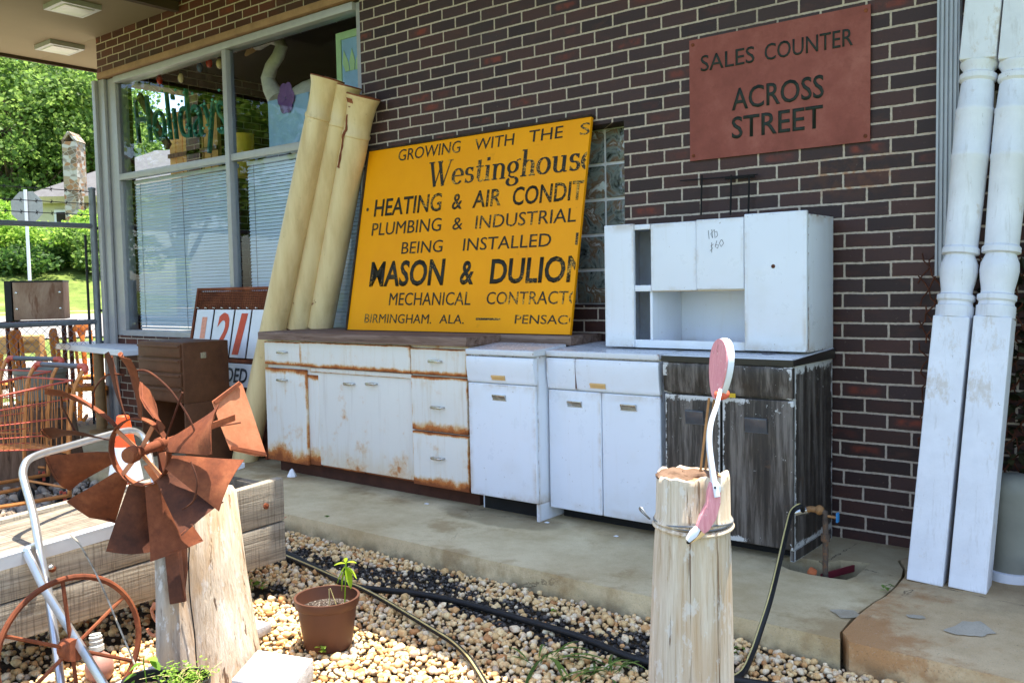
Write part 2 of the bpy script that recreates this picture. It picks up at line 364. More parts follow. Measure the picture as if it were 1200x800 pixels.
# weathered timber (grain along a chosen axis)
def timber(name, scale, a, b, dark, rings=1.0):
    g = G(name, 0.9, 0.15)
    v = g.co(scale=scale)
    n1 = g.noise(1.0, 6, 0.7, v, 0.6)
    n2 = g.noise(2.2, 4, 0.6, v)
    k = g.ramp(n1, [(0.28, dark), (0.42, a), (0.62, b), (0.8, tuple(min(1, q * 1.15) for q in b[:3]) + (1,))])
    k = g.mix(g.math('MULTIPLY', g.step(g.noise(1.6, 5, 0.6), 0.5, 0.7), 0.4), k, a)
    k = g.mix(g.math('MULTIPLY', g.step(n2, 0.62, 0.68), 0.55), k, dark)
    if name.startswith('grey'):
        sw = g.noise(1.0, 3, 0.6, g.co(rot=(0.7, 0.5, 0.5), scale=(6, 150, 6)), 0.4)
        k = g.mix(g.math('MULTIPLY', g.step(sw, 0.5, 0.66), 0.45), k, dark)
        fine = g.noise(1.0, 3, 0.7, g.co(scale=(60, 2.0, 190)))
        k = g.mix(g.math('MULTIPLY', g.step(fine, 0.52, 0.66), 0.5), k, dark)
        n1 = g.math('ADD', n1, g.math('MULTIPLY', sw, 0.7))
    if name.startswith('log'):
        cr = g.noise(1.0, 4, 0.7, g.co(scale=(38, 38, 1.0), loc=(7, 3, 0)))
        k = g.mix(g.math('MULTIPLY', g.step(cr, 0.63, 0.66), 0.85), k, srgb(96, 66, 46))
        pt = g.noise(1.0, 5, 0.6, g.co(scale=(9, 9, 2.2), loc=(1, 8, 0)))
        k = g.mix(g.math('MULTIPLY', g.step(pt, 0.5, 0.66), 0.5), k, srgb(204, 166, 124))
        fl_ = g.noise(1.0, 6, 0.7, g.co(scale=(28, 28, 12), loc=(4, 4, 4)))
        k = g.mix(g.math('MULTIPLY', g.step(fl_, 0.56, 0.62), 0.5), k, srgb(228, 222, 214))
        n1 = g.math('SUBTRACT', n1, g.math('MULTIPLY', g.step(cr, 0.62, 0.66), 1.2))
    g.col(k); g.bump(g.math('ADD', n1, g.math('MULTIPLY', n2, 0.5)), 0.6, 0.008); M[name] = g.m
timber('grey_timber', (14, 1.6, 46), srgb(148, 138, 122), srgb(180, 170, 152), srgb(84, 74, 62))
timber('grey_deck', (46, 1.6, 14), srgb(122, 112, 98), srgb(150, 140, 124), srgb(84, 74, 62))
timber('brown_worktop', (2.0, 30, 30), srgb(112, 90, 78), srgb(140, 118, 106), srgb(62, 44, 36))
timber('ply_box', (5, 5, 1.2), srgb(142, 110, 90), srgb(176, 148, 126), srgb(110, 66, 44))
timber('orange_wood', (22, 22, 2.2), srgb(186, 108, 44), srgb(208, 134, 62), srgb(130, 70, 26))
timber('tan_wood', (3, 3, 20), srgb(186, 146, 92), srgb(206, 168, 112), srgb(140, 100, 58))
timber('log_pale', (70, 70, 2.2), srgb(202, 182, 156), srgb(224, 208, 186), srgb(164, 128, 94))
timber('log_grey', (26, 26, 1.8), srgb(150, 134, 118), srgb(184, 170, 154), srgb(92, 70, 54))
timber('log_end', (9, 9, 9), srgb(164, 126, 92), srgb(196, 160, 124), srgb(84, 54, 36))
timber('stump', (16, 16, 2.4), srgb(96, 74, 58), srgb(126, 102, 84), srgb(48, 36, 28))
timber('white_board', (8, 30, 30), srgb(176, 178, 182), srgb(192, 194, 198), srgb(146, 144, 140))
plain('zinc', srgb(196, 198, 200), 0.5, 0.5, 0.2, var=0.08, scale=12)
# rust
def rusty(name, a, b, c, scale=9, rough=0.85):
    g = G(name, rough, 0.25)
    n1 = g.noise(scale, 7, 0.7); n2 = g.noise(scale * 6, 4, 0.7)
    k = g.ramp(n1, [(0.28, a), (0.5, b), (0.72, c)])
    k = g.mix(g.math('MULTIPLY', g.step(n2, 0.5, 0.72), 0.4), k, a)
    g.col(k); g.bump(g.math('ADD', n1, g.math('MULTIPLY', n2, 0.5)), 0.3, 0.004); M[name] = g.m
rusty('rust', srgb(78, 42, 28), srgb(122, 66, 41), srgb(158, 94, 60), 7)
rusty('rust_dark', srgb(56, 33, 25), srgb(88, 50, 34), srgb(118, 68, 44))
rusty('rust_orange', srgb(164, 96, 62), srgb(196, 124, 88), srgb(210, 146, 108), 6)
rusty('rust_sign', srgb(122, 66, 57), srgb(140, 78, 68), srgb(158, 96, 84), 4, 0.75)
rusty('brown_locker', srgb(82, 52, 34), srgb(100, 64, 42), srgb(116, 76, 52), 5, 0.55)
rusty('terracotta', srgb(150, 78, 46), srgb(176, 98, 60), srgb(190, 116, 76), 12)
# cream paint with dirt
g = G('cream_paint', 0.42, 0.4)
st = g.noise(1.0, 5, 0.6, g.co(scale=(14, 14, 0.9)))
k = g.ramp(st, [(0.32, srgb(204, 176, 124)), (0.62, srgb(222, 198, 148))])
k = g.mix(g.math('MULTIPLY', g.step(g.noise(9, 6, 0.7), 0.6, 0.74), 0.4), k, srgb(150, 122, 80))
k = g.mix(g.step(g.noise(5, 5, 0.6, g.co(loc=(3, 1, 8))), 0.69, 0.72), k, srgb(134, 84, 52))
k = g.mix(g.math('MULTIPLY', g.step(g.noise(1.0, 6, 0.7, g.co(scale=(5, 5, 1.1), loc=(2, 0, 5))), 0.5, 0.68), 0.4), k, srgb(176, 146, 100))
k = g.mix(g.math('MULTIPLY', g.step(g.noise(1.0, 5, 0.75, g.co(scale=(50, 50, 7), loc=(1, 4, 2))), 0.67, 0.71), 0.4), k, srgb(142, 114, 78))
k = g.mix(g.step(g.noise(22, 6, 0.75, g.co(loc=(8, 3, 1))), 0.70, 0.72), k, srgb(104, 70, 46))
g.col(k); g.bump(g.math('ADD', g.noise(40, 3), g.math('MULTIPLY', g.noise(6, 3), 1.5)), 0.14, 0.004); M['cream_paint'] = g.m
# yellow sign
g = G('sign_yellow', 0.5, 0.2)
k = g.ramp(g.noise(2.5, 5, 0.6), [(0.3, srgb(236, 150, 0)), (0.7, srgb(246, 162, 0))])
k = g.mix(g.math('MULTIPLY', g.step(g.noise(7, 6, 0.7), 0.62, 0.72), 0.25), k, srgb(166, 104, 20))
k = g.mix(g.math('MULTIPLY', g.step(g.noise(60, 5, 0.75, g.co(loc=(2, 7, 0))), 0.70, 0.73), 0.8), k, srgb(96, 62, 30))
g.col(k); M['sign_yellow'] = g.m
def letter(name, c, flake, amt):
    g = G(name, 0.6, 0.3)
    f = g.math('ADD', g.math('MULTIPLY', g.noise(1.0, 6, 0.75, g.co(scale=(70, 70, 160))), 0.6), g.math('MULTIPLY', g.noise(4, 3), 0.4))
    g.col(g.mix(g.step(f, amt, amt + 0.03), c, flake)); M[name] = g.m
letter('letter_black', srgb(38, 34, 24), srgb(214, 160, 60), 0.555)
letter('letter_green', srgb(36, 44, 38), srgb(178, 172, 160), 0.64)
plain('letter_navy', srgb(24, 30, 48), 0.5, var=0.1)
plain('letter_red', srgb(206, 70, 34), 0.5, var=0.12, scale=30)
plain('letter_red_faded', srgb(226, 150, 122), 0.5, var=0.2, scale=60)
plain('pencil', srgb(96, 96, 104), 0.8)
plain('white_plate', srgb(226, 226, 228), 0.35, var=0.05, scale=8)
plain('alu', srgb(196, 196, 196), 0.32, 0.5, 0.85, var=0.1)
plain('frame_grey', srgb(168, 166, 166), 0.4, 0.4, 0.25, var=0.06)
plain('galvanised', srgb(122, 126, 130), 0.5, 0.4, 0.4, var=0.15)
plain('downspout', srgb(166, 168, 172), 0.5, 0.4, 0.2, var=0.1, scale=5)
plain('chrome', srgb(190, 188, 184), 0.25, 0.5, 0.9, var=0.25, scale=60)
plain('rubber', srgb(26, 26, 27), 0.55, 0.35, var=0.3, scale=40)
plain('hose_stripe', srgb(196, 180, 120), 0.5, var=0.15)
plain('dark', srgb(26, 23, 21), 0.9, var=0.3)
plain('toe_rust', srgb(70, 40, 28), 0.9, var=0.35, scale=8)
plain('toe_black', srgb(20, 20, 21), 0.8, var=0.3)
plain('soffit', srgb(134, 120, 94), 0.8, 0.2, var=0.05, scale=2)
plain('eave_dark', srgb(74, 60, 48), 0.8, 0.2, var=0.15, scale=3)
plain('lintel_wood', srgb(150, 116, 86), 0.7, 0.2, var=0.2, scale=9)
plain('lamp_glass', srgb(206, 202, 196), 0.3, var=0.05)
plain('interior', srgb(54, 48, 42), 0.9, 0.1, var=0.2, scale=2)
plain('blind', srgb(216, 226, 236), 0.45, 0.35, var=0.04, scale=3)
plain('pot_brown', srgb(84, 52, 38), 0.5, 0.35, var=0.1, scale=8)
plain('pot_black', srgb(24, 24, 26), 0.5, 0.35, var=0.2)
g = G('pink', 0.65, 0.25)
stp = g.noise(1.0, 5, 0.7, g.co(scale=(120, 120, 14)))
k = g.ramp(stp, [(0.3, srgb(212, 132, 140)), (0.7, srgb(236, 166, 170))])
k = g.mix(g.step(g.noise(70, 6, 0.75), 0.62, 0.66), k, srgb(236, 214, 206))
k = g.mix(g.math('MULTIPLY', g.step(g.noise(30, 5, 0.7, g.co(loc=(4, 4, 4))), 0.6, 0.7), 0.5), k, srgb(160, 104, 100))
g.col(k); g.bump(stp, 0.35, 0.003); M['pink'] = g.m
plain('coral', srgb(226, 104, 76), 0.6, 0.25, var=0.1, scale=24)
plain('white_paint', srgb(224, 226, 234), 0.5, 0.3, var=0.06, scale=20, bmp=0.15)
g = G('post_paint', 0.55, 0.35)
k = g.ramp(g.noise(4, 6, 0.65), [(0.35, srgb(214, 214, 218)), (0.65, srgb(230, 230, 234))])
stq = g.noise(1.0, 5, 0.7, g.co(scale=(40, 40, 2.2)))
k = g.mix(g.math('MULTIPLY', g.step(stq, 0.54, 0.7), 0.35), k, srgb(176, 170, 164))
k = g.mix(g.math('MULTIPLY', g.step(g.noise(6, 7, 0.75, g.co(scale=(1, 1, .5), loc=(2, 5, 3))), 0.57, 0.66), 0.5), k, srgb(186, 166, 138))
crk = g.noise(1.0, 6, 0.75, g.co(scale=(60, 60, 3.5), loc=(9, 1, 4)))
k = g.mix(g.math('MULTIPLY', g.step(crk, 0.66, 0.69), 0.8), k, srgb(120, 108, 98))
chp = g.noise(9, 7, 0.75, g.co(loc=(7, 7, 2)))
k = g.mix(g.step(chp, 0.685, 0.70), k, srgb(134, 118, 104))
g.col(k); g.bump(g.math('SUBTRACT', g.math('ADD', stq, g.noise(30, 4)), g.math('MULTIPLY', g.step(chp, 0.68, 0.70), 1.5)), 0.35, 0.004); M['post_paint'] = g.m
plain('beak', srgb(220, 178, 120), 0.6, var=0.1)
plain('cone_orange', srgb(226, 84, 30), 0.5, var=0.08)
plain('reflector_white', srgb(232, 232, 232), 0.4, var=0.04)
plain('cart_red', srgb(190, 88, 70), 0.5, 0.4, var=0.2, scale=20)
plain('cart_gold', srgb(200, 134, 76), 0.45, 0.4, 0.3, var=0.25, scale=14)
plain('handle_grey', srgb(92, 92, 100), 0.4, var=0.1)
plain('tank_grey', srgb(128, 126, 114), 0.6, 0.3, var=0.14, scale=6)
plain('jug_pink', srgb(168, 124, 112), 0.5, 0.4, var=0.14)
plain('jug_white', srgb(196, 198, 190), 0.35, 0.5, var=0.1)
plain('sign_back', srgb(150, 150, 146), 0.5, 0.4, 0.3, var=0.1)
plain('shingle', srgb(98, 97, 97), 0.9, 0.2, var=0.14, scale=4)
plain('siding', srgb(196, 190, 160), 0.8, 0.2, var=0.08, scale=2)
plain('fascia_tan', srgb(184, 170, 120), 0.7, 0.2, var=0.1)
plain('foam_white', srgb(236, 236, 236), 0.8, 0.2, var=0.04)
plain('sign_teal', srgb(30, 104, 92), 0.5, 0.3, var=0.3, scale=40)
plain('sign_teal_light', srgb(110, 190, 172), 0.5, 0.3, var=0.2, scale=40)
plain('bulb_red', srgb(224, 40, 30), 0.2, 0.5, var=0.05)
plain('bulb_cream', srgb(238, 204, 150), 0.2, 0.5, var=0.05)
plain('bulb_blue', srgb(40, 86, 140), 0.2, 0.5, var=0.05)
plain('yellow_can', srgb(206, 168, 44), 0.5, 0.3, var=0.15)
plain('lime_frame', srgb(184, 206, 150), 0.5, 0.3, var=0.08)
plain('pale_blue', srgb(150, 180, 206), 0.5, 0.3, var=0.12, scale=10)
plain('purple', srgb(116, 78, 132), 0.5, 0.3, var=0.15)
plain('swan_white', srgb(214, 206, 196), 0.7, 0.2, var=0.12, scale=30)
plain('swan_tan', srgb(186, 146, 96), 0.7, 0.2, var=0.12, scale=30)
plain('car_silver', srgb(150, 168, 184), 0.3, 0.5, 0.4, var=0.05)
plain('black_slab', srgb(34, 31, 29), 0.35, 0.45, var=0.2, scale=30)
plain('copper', srgb(150, 110, 70), 0.6, 0.3, 0.3, var=0.3, scale=30)
plain('magenta', srgb(206, 60, 130), 0.6, var=0.1)
plain('dead_leaf', srgb(196, 120, 84), 0.8, var=0.2)
# striped window blinds glass
def glassmat(name, tint, ior=1.5, bumpy=False):
    g = G(name); t = g.t; t.nodes.remove(g.b)
    out = t.nodes['Material Output']
    fr = g.n('ShaderNodeFresnel'); fr.inputs[0].default_value = ior
    tr = g.n('ShaderNodeBsdfTransparent'); tr.inputs[0].default_value = tint
    gl = g.n('ShaderNodeBsdfGlossy'); gl.inputs['Roughness'].default_value = 0.0; gl.inputs[0].default_value = (1, 1, 1, 1)
    mx = g.n('ShaderNodeMixShader'); t.links.new(fr.outputs[0], mx.inputs[0]); t.links.new(tr.outputs[0], mx.inputs[1]); t.links.new(gl.outputs[0], mx.inputs[2])
    nb = g.n('ShaderNodeBump'); g.put(nb.inputs['Height'], g.noise(1.3, 2)); nb.inputs['Strength'].default_value = 0.03; nb.inputs['Distance'].default_value = 0.02
    t.links.new(nb.outputs[0], gl.inputs['Normal'])
    t.links.new(mx.outputs[0], out.inputs[0]); M[name] = g.m
glassmat('glass', (0.88, 0.92, 0.95, 1), 1.34)
g = G('block_glass', 0.08, 0.6)
k = g.ramp(g.noise(9, 4, 0.6, None, 1.2), [(0.34, srgb(40, 46, 42)), (0.46, srgb(130, 140, 134)), (0.58, srgb(120, 92, 66)), (0.68, srgb(206, 216, 212))])
g.col(k); g.bump(g.noise(14, 3, 0.5, None, 1.5), 0.6, 0.02); M['block_glass'] = g.m
plain('block_joint', srgb(226, 226, 226), 0.8, var=0.1)
# foliage
def leafmat(name, stops):
    g = G(name, 0.55, 0.25)
    geo = g.n('ShaderNodeNewGeometry')
    g.col(g.ramp(geo.outputs['Random Per Island'], stops))
    tr = g.n('ShaderNodeBsdfTranslucent'); t = g.t
    g.put(tr.inputs[0], g.ramp(geo.outputs['Random Per Island'], [(p, tuple(min(1, v * 1.7) for v in c_[:3]) + (1,)) for p, c_ in stops]))
    mx = g.n('ShaderNodeMixShader'); mx.inputs[0].default_value = 0.42
    t.links.new(g.b.outputs[0], mx.inputs[1]); t.links.new(tr.outputs[0], mx.inputs[2]); t.links.new(mx.outputs[0], t.nodes['Material Output'].inputs[0])
    M[name] = g.m
leafmat('leaf_mid', [(0, srgb(64, 88, 38)), (0.5, srgb(96, 124, 56)), (1, srgb(134, 156, 80))])
leafmat('leaf_dark', [(0, srgb(40, 66, 28)), (0.6, srgb(64, 94, 40)), (1, srgb(92, 118, 52))])
leafmat('leaf_bright', [(0, srgb(92, 128, 40)), (0.5, srgb(124, 158, 58)), (1, srgb(160, 182, 80))])
leafmat('leaf_lime', [(0, srgb(140, 172, 40)), (1, srgb(176, 200, 62))])
leafmat('leaf_vine', [(0, srgb(30, 32, 20)), (1, srgb(58, 58, 34))])
plain('bark', srgb(96, 82, 68), 0.9, 0.2, var=0.3, scale=6, bmp=0.6)
# ================================================================== SETTING
GZ = -0.10
FH = Vector((RF.x, RF.y, 0)).normalized(); RH = Vector((RR.x, RR.y, 0)).normalized()
BD = Vector((-0.91, 0.41, 0)).normalized()             # towards the background left of the shop
def terr(x, y):
    s = (x - CAM.x) * BD.x + (y - CAM.y) * BD.y
    if y < -9: s -= (-9 - y) * 1.2
    h = GZ - 0.03
    pts = [(13, 0), (25, 0.85), (27, 1.0), (31, 2.2), (48, 3.4), (70, 4.2)]
    p0 = (13, 0)
    if s <= 13: return h
    for p1 in pts[1:]:
        if s <= p1[0]: return h + p0[1] + (p1[1] - p0[1]) * (s - p0[0]) / (p1[0] - p0[0])
        p0 = p1
    return h + 4.2
def axis(lo, hi):
    v = [0.0]; st = 0.5
    while v[-1] < hi: v.append(v[-1] + st); st = min(st * 1.12, 30)
    u = [0.0]; st = 0.5
    while u[-1] > lo: u.append(u[-1] - st); st = min(st * 1.12, 30)
    return sorted(set(v + u))
mb = MB(); xs = axis(-320, 320); ys = axis(-320, 320)
vv = [[mb.bm.verts.new((x, y, terr(x, y))) for y in ys] for x in xs]
for i in range(len(xs) - 1):
    for j in range(len(ys) - 1): mb.bm.faces.new((vv[i][j], vv[i + 1][j], vv[i + 1][j + 1], vv[i][j + 1]))
tag(mb.build('ground', M['grass']), kind='structure')
BL = Vector((0.41, 0.91, 0)).normalized(); O0 = Vector((CAM.x, CAM.y, 0))
def strip(name, s0, s1, l0, l1, mat, dz, n=8):
    mb = MB(); g_ = []
    for i in range(n + 1):
        row = []
        for j in range(25):
            p = O0 + BD * (s0 + (s1 - s0) * i / n) + BL * (l0 + (l1 - l0) * j / 24)
            row.append(mb.bm.verts.new((p.x, p.y, terr(p.x, p.y) + dz)))
        g_.append(row)
    for i in range(n):
        for j in range(24): mb.bm.faces.new((g_[i][j], g_[i + 1][j], g_[i + 1][j + 1], g_[i][j + 1]))
    return tag(mb.build(name, M[mat]), kind='structure')
strip('parking_lot', 9.2, 16.5, -6, 14, 'lot', 0.012)
strip('road', 19.5, 24.5, -40, 60, 'asphalt', 0.03, 10)
strip('road_kerb', 24.5, 24.7, -40, 60, 'concrete', 0.09, 1)
# soil bed under the stones
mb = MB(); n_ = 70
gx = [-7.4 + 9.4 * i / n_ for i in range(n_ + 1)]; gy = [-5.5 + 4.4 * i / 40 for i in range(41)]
hb = lambda x, y: GZ - 0.018 * max(0, min(1, (-1.86 - x) / .12)) * max(0, min(1, (-1.8 - y) / .1)) * (1 if x > -2.6 else 0) + 0.010 * mnoise.noise(Vector((x * 1.7, y * 1.7, 0))) + 0.006 * mnoise.noise(Vector((x * 6, y * 6, 2)))  # bed dips below the trough, shaped to darken the shade there
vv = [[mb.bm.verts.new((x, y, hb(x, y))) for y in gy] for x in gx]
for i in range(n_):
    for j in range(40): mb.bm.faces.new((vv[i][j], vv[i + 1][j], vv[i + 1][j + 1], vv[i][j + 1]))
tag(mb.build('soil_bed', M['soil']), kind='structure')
# pavement: two slabs with a crack between, one with a broken hole
YC = -1.21
crack = [at_z(u, v, 0).xy for u, v in ((985, 749), (984, 741), (996, 726), (1008, 716), (1022, 706), (1034, 699), (1047, 688), (1056, 676), (1058, 667), (1052, 657))]
crack = [Vector((c.x, max(YC, c.y))) for c in crack]; crack[0] = Vector((crack[0].x, YC))
hole = [at_z(u, v, 0).xy for u, v in ((902, 656), (925, 667), (950, 673), (975, 677), (992, 679), (1003, 675), (1012, 667), (1021, 660), (1000, 657), (985, 656), (972, 658), (950, 655), (925, 652))]
def jag(a, b, n, amp, seed):
    out = []
    for i in range(n):
        t = i / n; p = a.lerp(b, t); out.append(p + Vector((0, amp * mnoise.noise(Vector((t * n * 0.37, seed, 0))))))
    return out
def slab(name, outer, holes, mat, ztop):
    mb = MB(); bm = mb.bm; loops = []
    for lp in [outer] + holes:
        vs = [bm.verts.new((p[0], p[1], ztop)) for p in lp]
        es = [bm.edges.new((vs[i], vs[(i + 1) % len(vs)])) for i in range(len(vs))]
        loops.append((vs, es))
    bmesh.ops.triangle_fill(bm, use_beauty=True, edges=[e for _, es in loops for e in es])
    for vs, _ in loops:
        low = [bm.verts.new((v.co.x + 0, v.co.y, GZ - 0.05)) for v in vs]
        n = len(vs)
        for i in range(n): bm.faces.new((vs[i], vs[(i + 1) % n], low[(i + 1) % n], low[i]))
    return tag(mb.build(name, M[mat], smooth=False), kind='structure')
front = jag(Vector((-7.3, YC)), crack[0], 60, 0.008, 1.0)
left_poly = front + [c for c in crack] + [Vector((0.16, -0.002)), Vector((-7.3, -0.002))]
slab('pavement', left_poly, [hole], 'concrete', 0.0)
off = [c + Vector((0.013 + 0.006 * mnoise.noise(Vector((i * 1.7, 0, 0))), 0.0)) for i, c in enumerate(crack)]
right_poly = [off[0] + Vector((0.02, -0.01))] + jag(off[0] + Vector((0.05, -0.015)), Vector((3.5, YC - 0.02)), 26, 0.008, 5.0) + [Vector((3.5, YC - 0.02)), Vector((3.5, -0.002)), Vector((0.18, -0.002))] + off[::-1][:-1]
slab('pavement', right_poly, [], 'concrete_rusty', 0.006)
mb = MB(); hc = sum((Vector((p.x, p.y)) for p in hole), Vector((0, 0))) / len(hole)
mb.prism([(hc.x + (p.x - hc.x) * 1.3, hc.y + (p.y - hc.y) * 1.3, -0.085) for p in hole], (0, 0, -0.03))
tag(mb.build('drain_pit', M['dark']), kind='structure')
for k, pg in enumerate([[(1104, 738), (1128, 728), (1150, 727), (1168, 741), (1150, 746), (1124, 743)], [(972, 713), (1000, 714), (1010, 722), (985, 724)], [(1063, 719), (1080, 720), (1084, 724), (1066, 723)]]):
    mb = MB(); zt = 0.010 if k != 1 else 0.004
    pts = [at_z(u, v, zt) for u, v in pg]; fine = []
    for i in range(len(pts)):
        a, b = pts[i], pts[(i + 1) % len(pts)]
        for t in range(4):
            q = a.lerp(b, t / 4); fine.append(q + Vector((mnoise.noise(q * 40), mnoise.noise(q * 40 + Vector((9, 0, 0))), 0)) * 0.012)
    mb.poly(fine); tag(mb.build('mortar_patch', M['concrete_patch']), kind='structure')

# ================================================================== SHOP BUILDING
shop = thing('shop_building', 'dark brick shop with a tall display window and a wide flat canopy', 'building', (0, 0, 0))
WX0, WX1, WZ0, WZ1 = -6.74, -3.385, 0.815, 3.10
GX0, GX1, GZ0, GZ1 = -1.963, -1.354, 1.078, 2.053
def wall_with_holes(xs, zs, holes, y0, y1):
    mb = MB()
    inh = lambda x, z: any(a < x < b and c < z < d for a, b, c, d in holes)
    for i in range(len(xs) - 1):
        for j in range(len(zs) - 1):
            if inh((xs[i] + xs[i + 1]) / 2, (zs[j] + zs[j + 1]) / 2): continue
            for y in (y0, y1): mb.poly([(xs[i], y, zs[j]), (xs[i + 1], y, zs[j]), (xs[i + 1], y, zs[j + 1]), (xs[i], y, zs[j + 1])])
    for a, b, c, d in holes:
        mb.poly([(a, y0, c), (a, y1, c), (a, y1, d), (a, y0, d)]); mb.poly([(b, y0, c), (b, y1, c), (b, y1, d), (b, y0, d)])
        mb.poly([(a, y0, c), (b, y0, c), (b, y1, c), (a, y1, c)]); mb.poly([(a, y0, d), (b, y0, d), (b, y1, d), (a, y1, d)])
    return mb
xs = [-6.885, WX0, WX1, GX0, GX1, 4.0]; zs = [-0.1, WZ0, GZ0, GZ1, WZ1, 4.4]
mb = wall_with_holes(xs, zs, [(WX0, WX1, WZ0, WZ1), (GX0, GX1, GZ0, GZ1)], 0.0, 0.24)
mb.poly([(-6.885, 0, -0.1), (-6.885, 0.24, -0.1), (-6.885, 0.24, 4.4), (-6.885, 0, 4.4)])
# the part below the lintel left of the window is open glass corner: side wall of the shop
mb.box(-6.885, -6.65, 0.241, 9.0, -0.1, 0.815); mb.box(-6.885, -6.65, 0.241, 9.0, 3.1, 4.4); mb.box(-6.884, -6.651, 0.86, 8.99, 0.8151, 3.0999)
mb.box(3.76, 4.0, 0.241, 9.0, -0.1, 4.4)
mb.build('brick_wall', M['brick'], shop, smooth=False)
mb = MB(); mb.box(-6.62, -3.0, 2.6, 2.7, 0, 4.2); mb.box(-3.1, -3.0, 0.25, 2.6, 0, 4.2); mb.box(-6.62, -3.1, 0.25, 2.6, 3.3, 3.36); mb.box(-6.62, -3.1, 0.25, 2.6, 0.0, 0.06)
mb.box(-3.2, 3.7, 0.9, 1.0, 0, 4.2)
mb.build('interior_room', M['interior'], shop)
mb = MB(); mb.box(-6.885, 4.0, 0.0, 9.0, 4.401, 4.6)
mb.build('roof', M['eave_dark'], shop)
# canopy at the left end, with two ceiling lights; dark eave along the rest of the wall
mb = MB(); mb.box(-8.0, -5.585, -6.2, -0.003, 3.49, 3.75); mb.box(-8.0, -6.89, -0.003, 0.58, 3.49, 3.75)
can = mb.build('canopy', M['soffit'], shop, bevel=0.004)
mb = MB(); mb.box(-8.03, -8.002, -6.23, 0.61, 3.46, 3.80); mb.build('fascia', M['eave_dark'], can)
for uu, vv_ in ((70, 56), (85, 9)):
    c = at_z(uu, vv_, 3.47)
    mb = MB()
    for a in ((-1, 0), (1, 0), (0, -1), (0, 1)):
        if a[0]: mb.box(c.x + a[0] * 0.14 - 0.018, c.x + a[0] * 0.14 + 0.018, c.y - 0.158, c.y + 0.158, 3.45, 3.489)
        else: mb.box(c.x - 0.121, c.x + 0.121, c.y + a[1] * 0.14 - 0.018, c.y + a[1] * 0.14 + 0.018, 3.45, 3.489)
    lf = mb.build('ceiling_light', M['frame_grey'], can)
    mb = MB(); mb.box(c.x - 0.12, c.x + 0.12, c.y - 0.12, c.y + 0.12, 3.44, 3.488); mb.build('light_lens', M['lamp_glass'], can, bevel=0.012)
mb = MB(); mb.box(-5.58, 4.0, -1.42, -0.003, 3.53, 3.72); mb.box(-5.58, 4.0, -1.46, -1.421, 3.50, 3.80); mb.box(-5.58, -5.52, -1.42, -0.004, 3.455, 3.529)
mb.build('eave', M['eave_dark'], shop)
# window frame
FR = M['frame_grey']
wf = MB(); yf0, yf1 = -0.012, 0.06
def fbar(x0, x1, z0, z1, y0=yf0, y1=yf1): wf.box(x0, x1, y0, y1, z0, z1)
MX0, MX1 = -4.948, -4.895; TZ0, TZ1 = 2.195, 2.25
fbar(WX0 + .002, -6.585, WZ0 + .002, WZ1 - .002, 0.0, 0.12); fbar(-3.435, WX1 - .002, WZ0 + .002, WZ1 - .002, 0.012, 0.1)
fbar(-6.584, -3.436, 3.045, WZ1 - .002, -0.02, 0.1); fbar(-6.584, -3.436, WZ0 + .002, 0.865, -0.03, 0.1)
fbar(MX0, MX1, 0.866, 3.044); fbar(-6.584, MX0 - .001, TZ0, TZ1, 0.0, 0.06); fbar(MX1 + .001, -3.436, TZ0, TZ1, 0.0, 0.06)
wfo = wf.build('window_frame', FR, shop, bevel=0.004)
for x0, x1 in ((-6.584, MX0), (MX1, -3.436)):
    for z0, z1 in ((0.866, TZ0), (TZ1, 3.044)):
        m_ = MB(); m_.poly([(x0, 0.03, z0), (x1, 0.03, z0), (x1, 0.03, z1), (x0, 0.03, z1)]); pn_ = m_.build('pane', M['glass'], wfo, smooth=False)
        if pn_.data.polygons[0].normal.y > 0: pn_.data.flip_normals()
mb = MB(); mb.box(-6.80, -3.388, -0.055, -0.003, 3.103, 3.155); mb.build('lintel_trim', M['lintel_wood'], shop, bevel=0.006)
mb = MB(); mb.box(-6.885, -6.725, -0.03, -0.004, 0.0, 3.10); mb.box(-6.885, -6.83, -0.06, -0.031, 0.0, 3.10); mb.build('corner_post', FR, shop, bevel=0.004)
# glass block window
mb = MB(); mb.box(GX0 + .002, GX1 - .002, 0.135, 0.20, GZ0 + .002, GZ1 - .002); gbw = mb.build('glass_block_window', M['block_joint'], shop)
nb = 5; bw = (GX1 - GX0) / 3; bh = (GZ1 - GZ0) / nb
for i in range(3):
    for j in range(nb):
        x0 = GX0 + i * bw + 0.008; z0 = GZ0 + j * bh + 0.008
        m_ = MB(); m_.box(x0, x0 + bw - 0.016, 0.122, 0.16, z0, z0 + bh - 0.016); m_.build('glass_block', M['block_glass'], gbw, bevel=0.008)
# downspout
mb = MB(); prof = [(0.205, -0.06), (0.285, -0.06)]
x = 0.203; pts = [(x, -0.004)]
for i in range(5):
    pts += [(0.205 + i * 0.017, -0.068), (0.205 + i * 0.017 + 0.009, -0.068), (0.205 + i * 0.017 + 0.010, -0.058), (0.205 + i * 0.017 + 0.016, -0.058)]
pts += [(0.288, -0.004)]
mb.prism([(a, b, 1.20) for a, b in pts], (0, 0, 2.28))
mb.build('downspout', M['downspout'], shop, smooth=False)

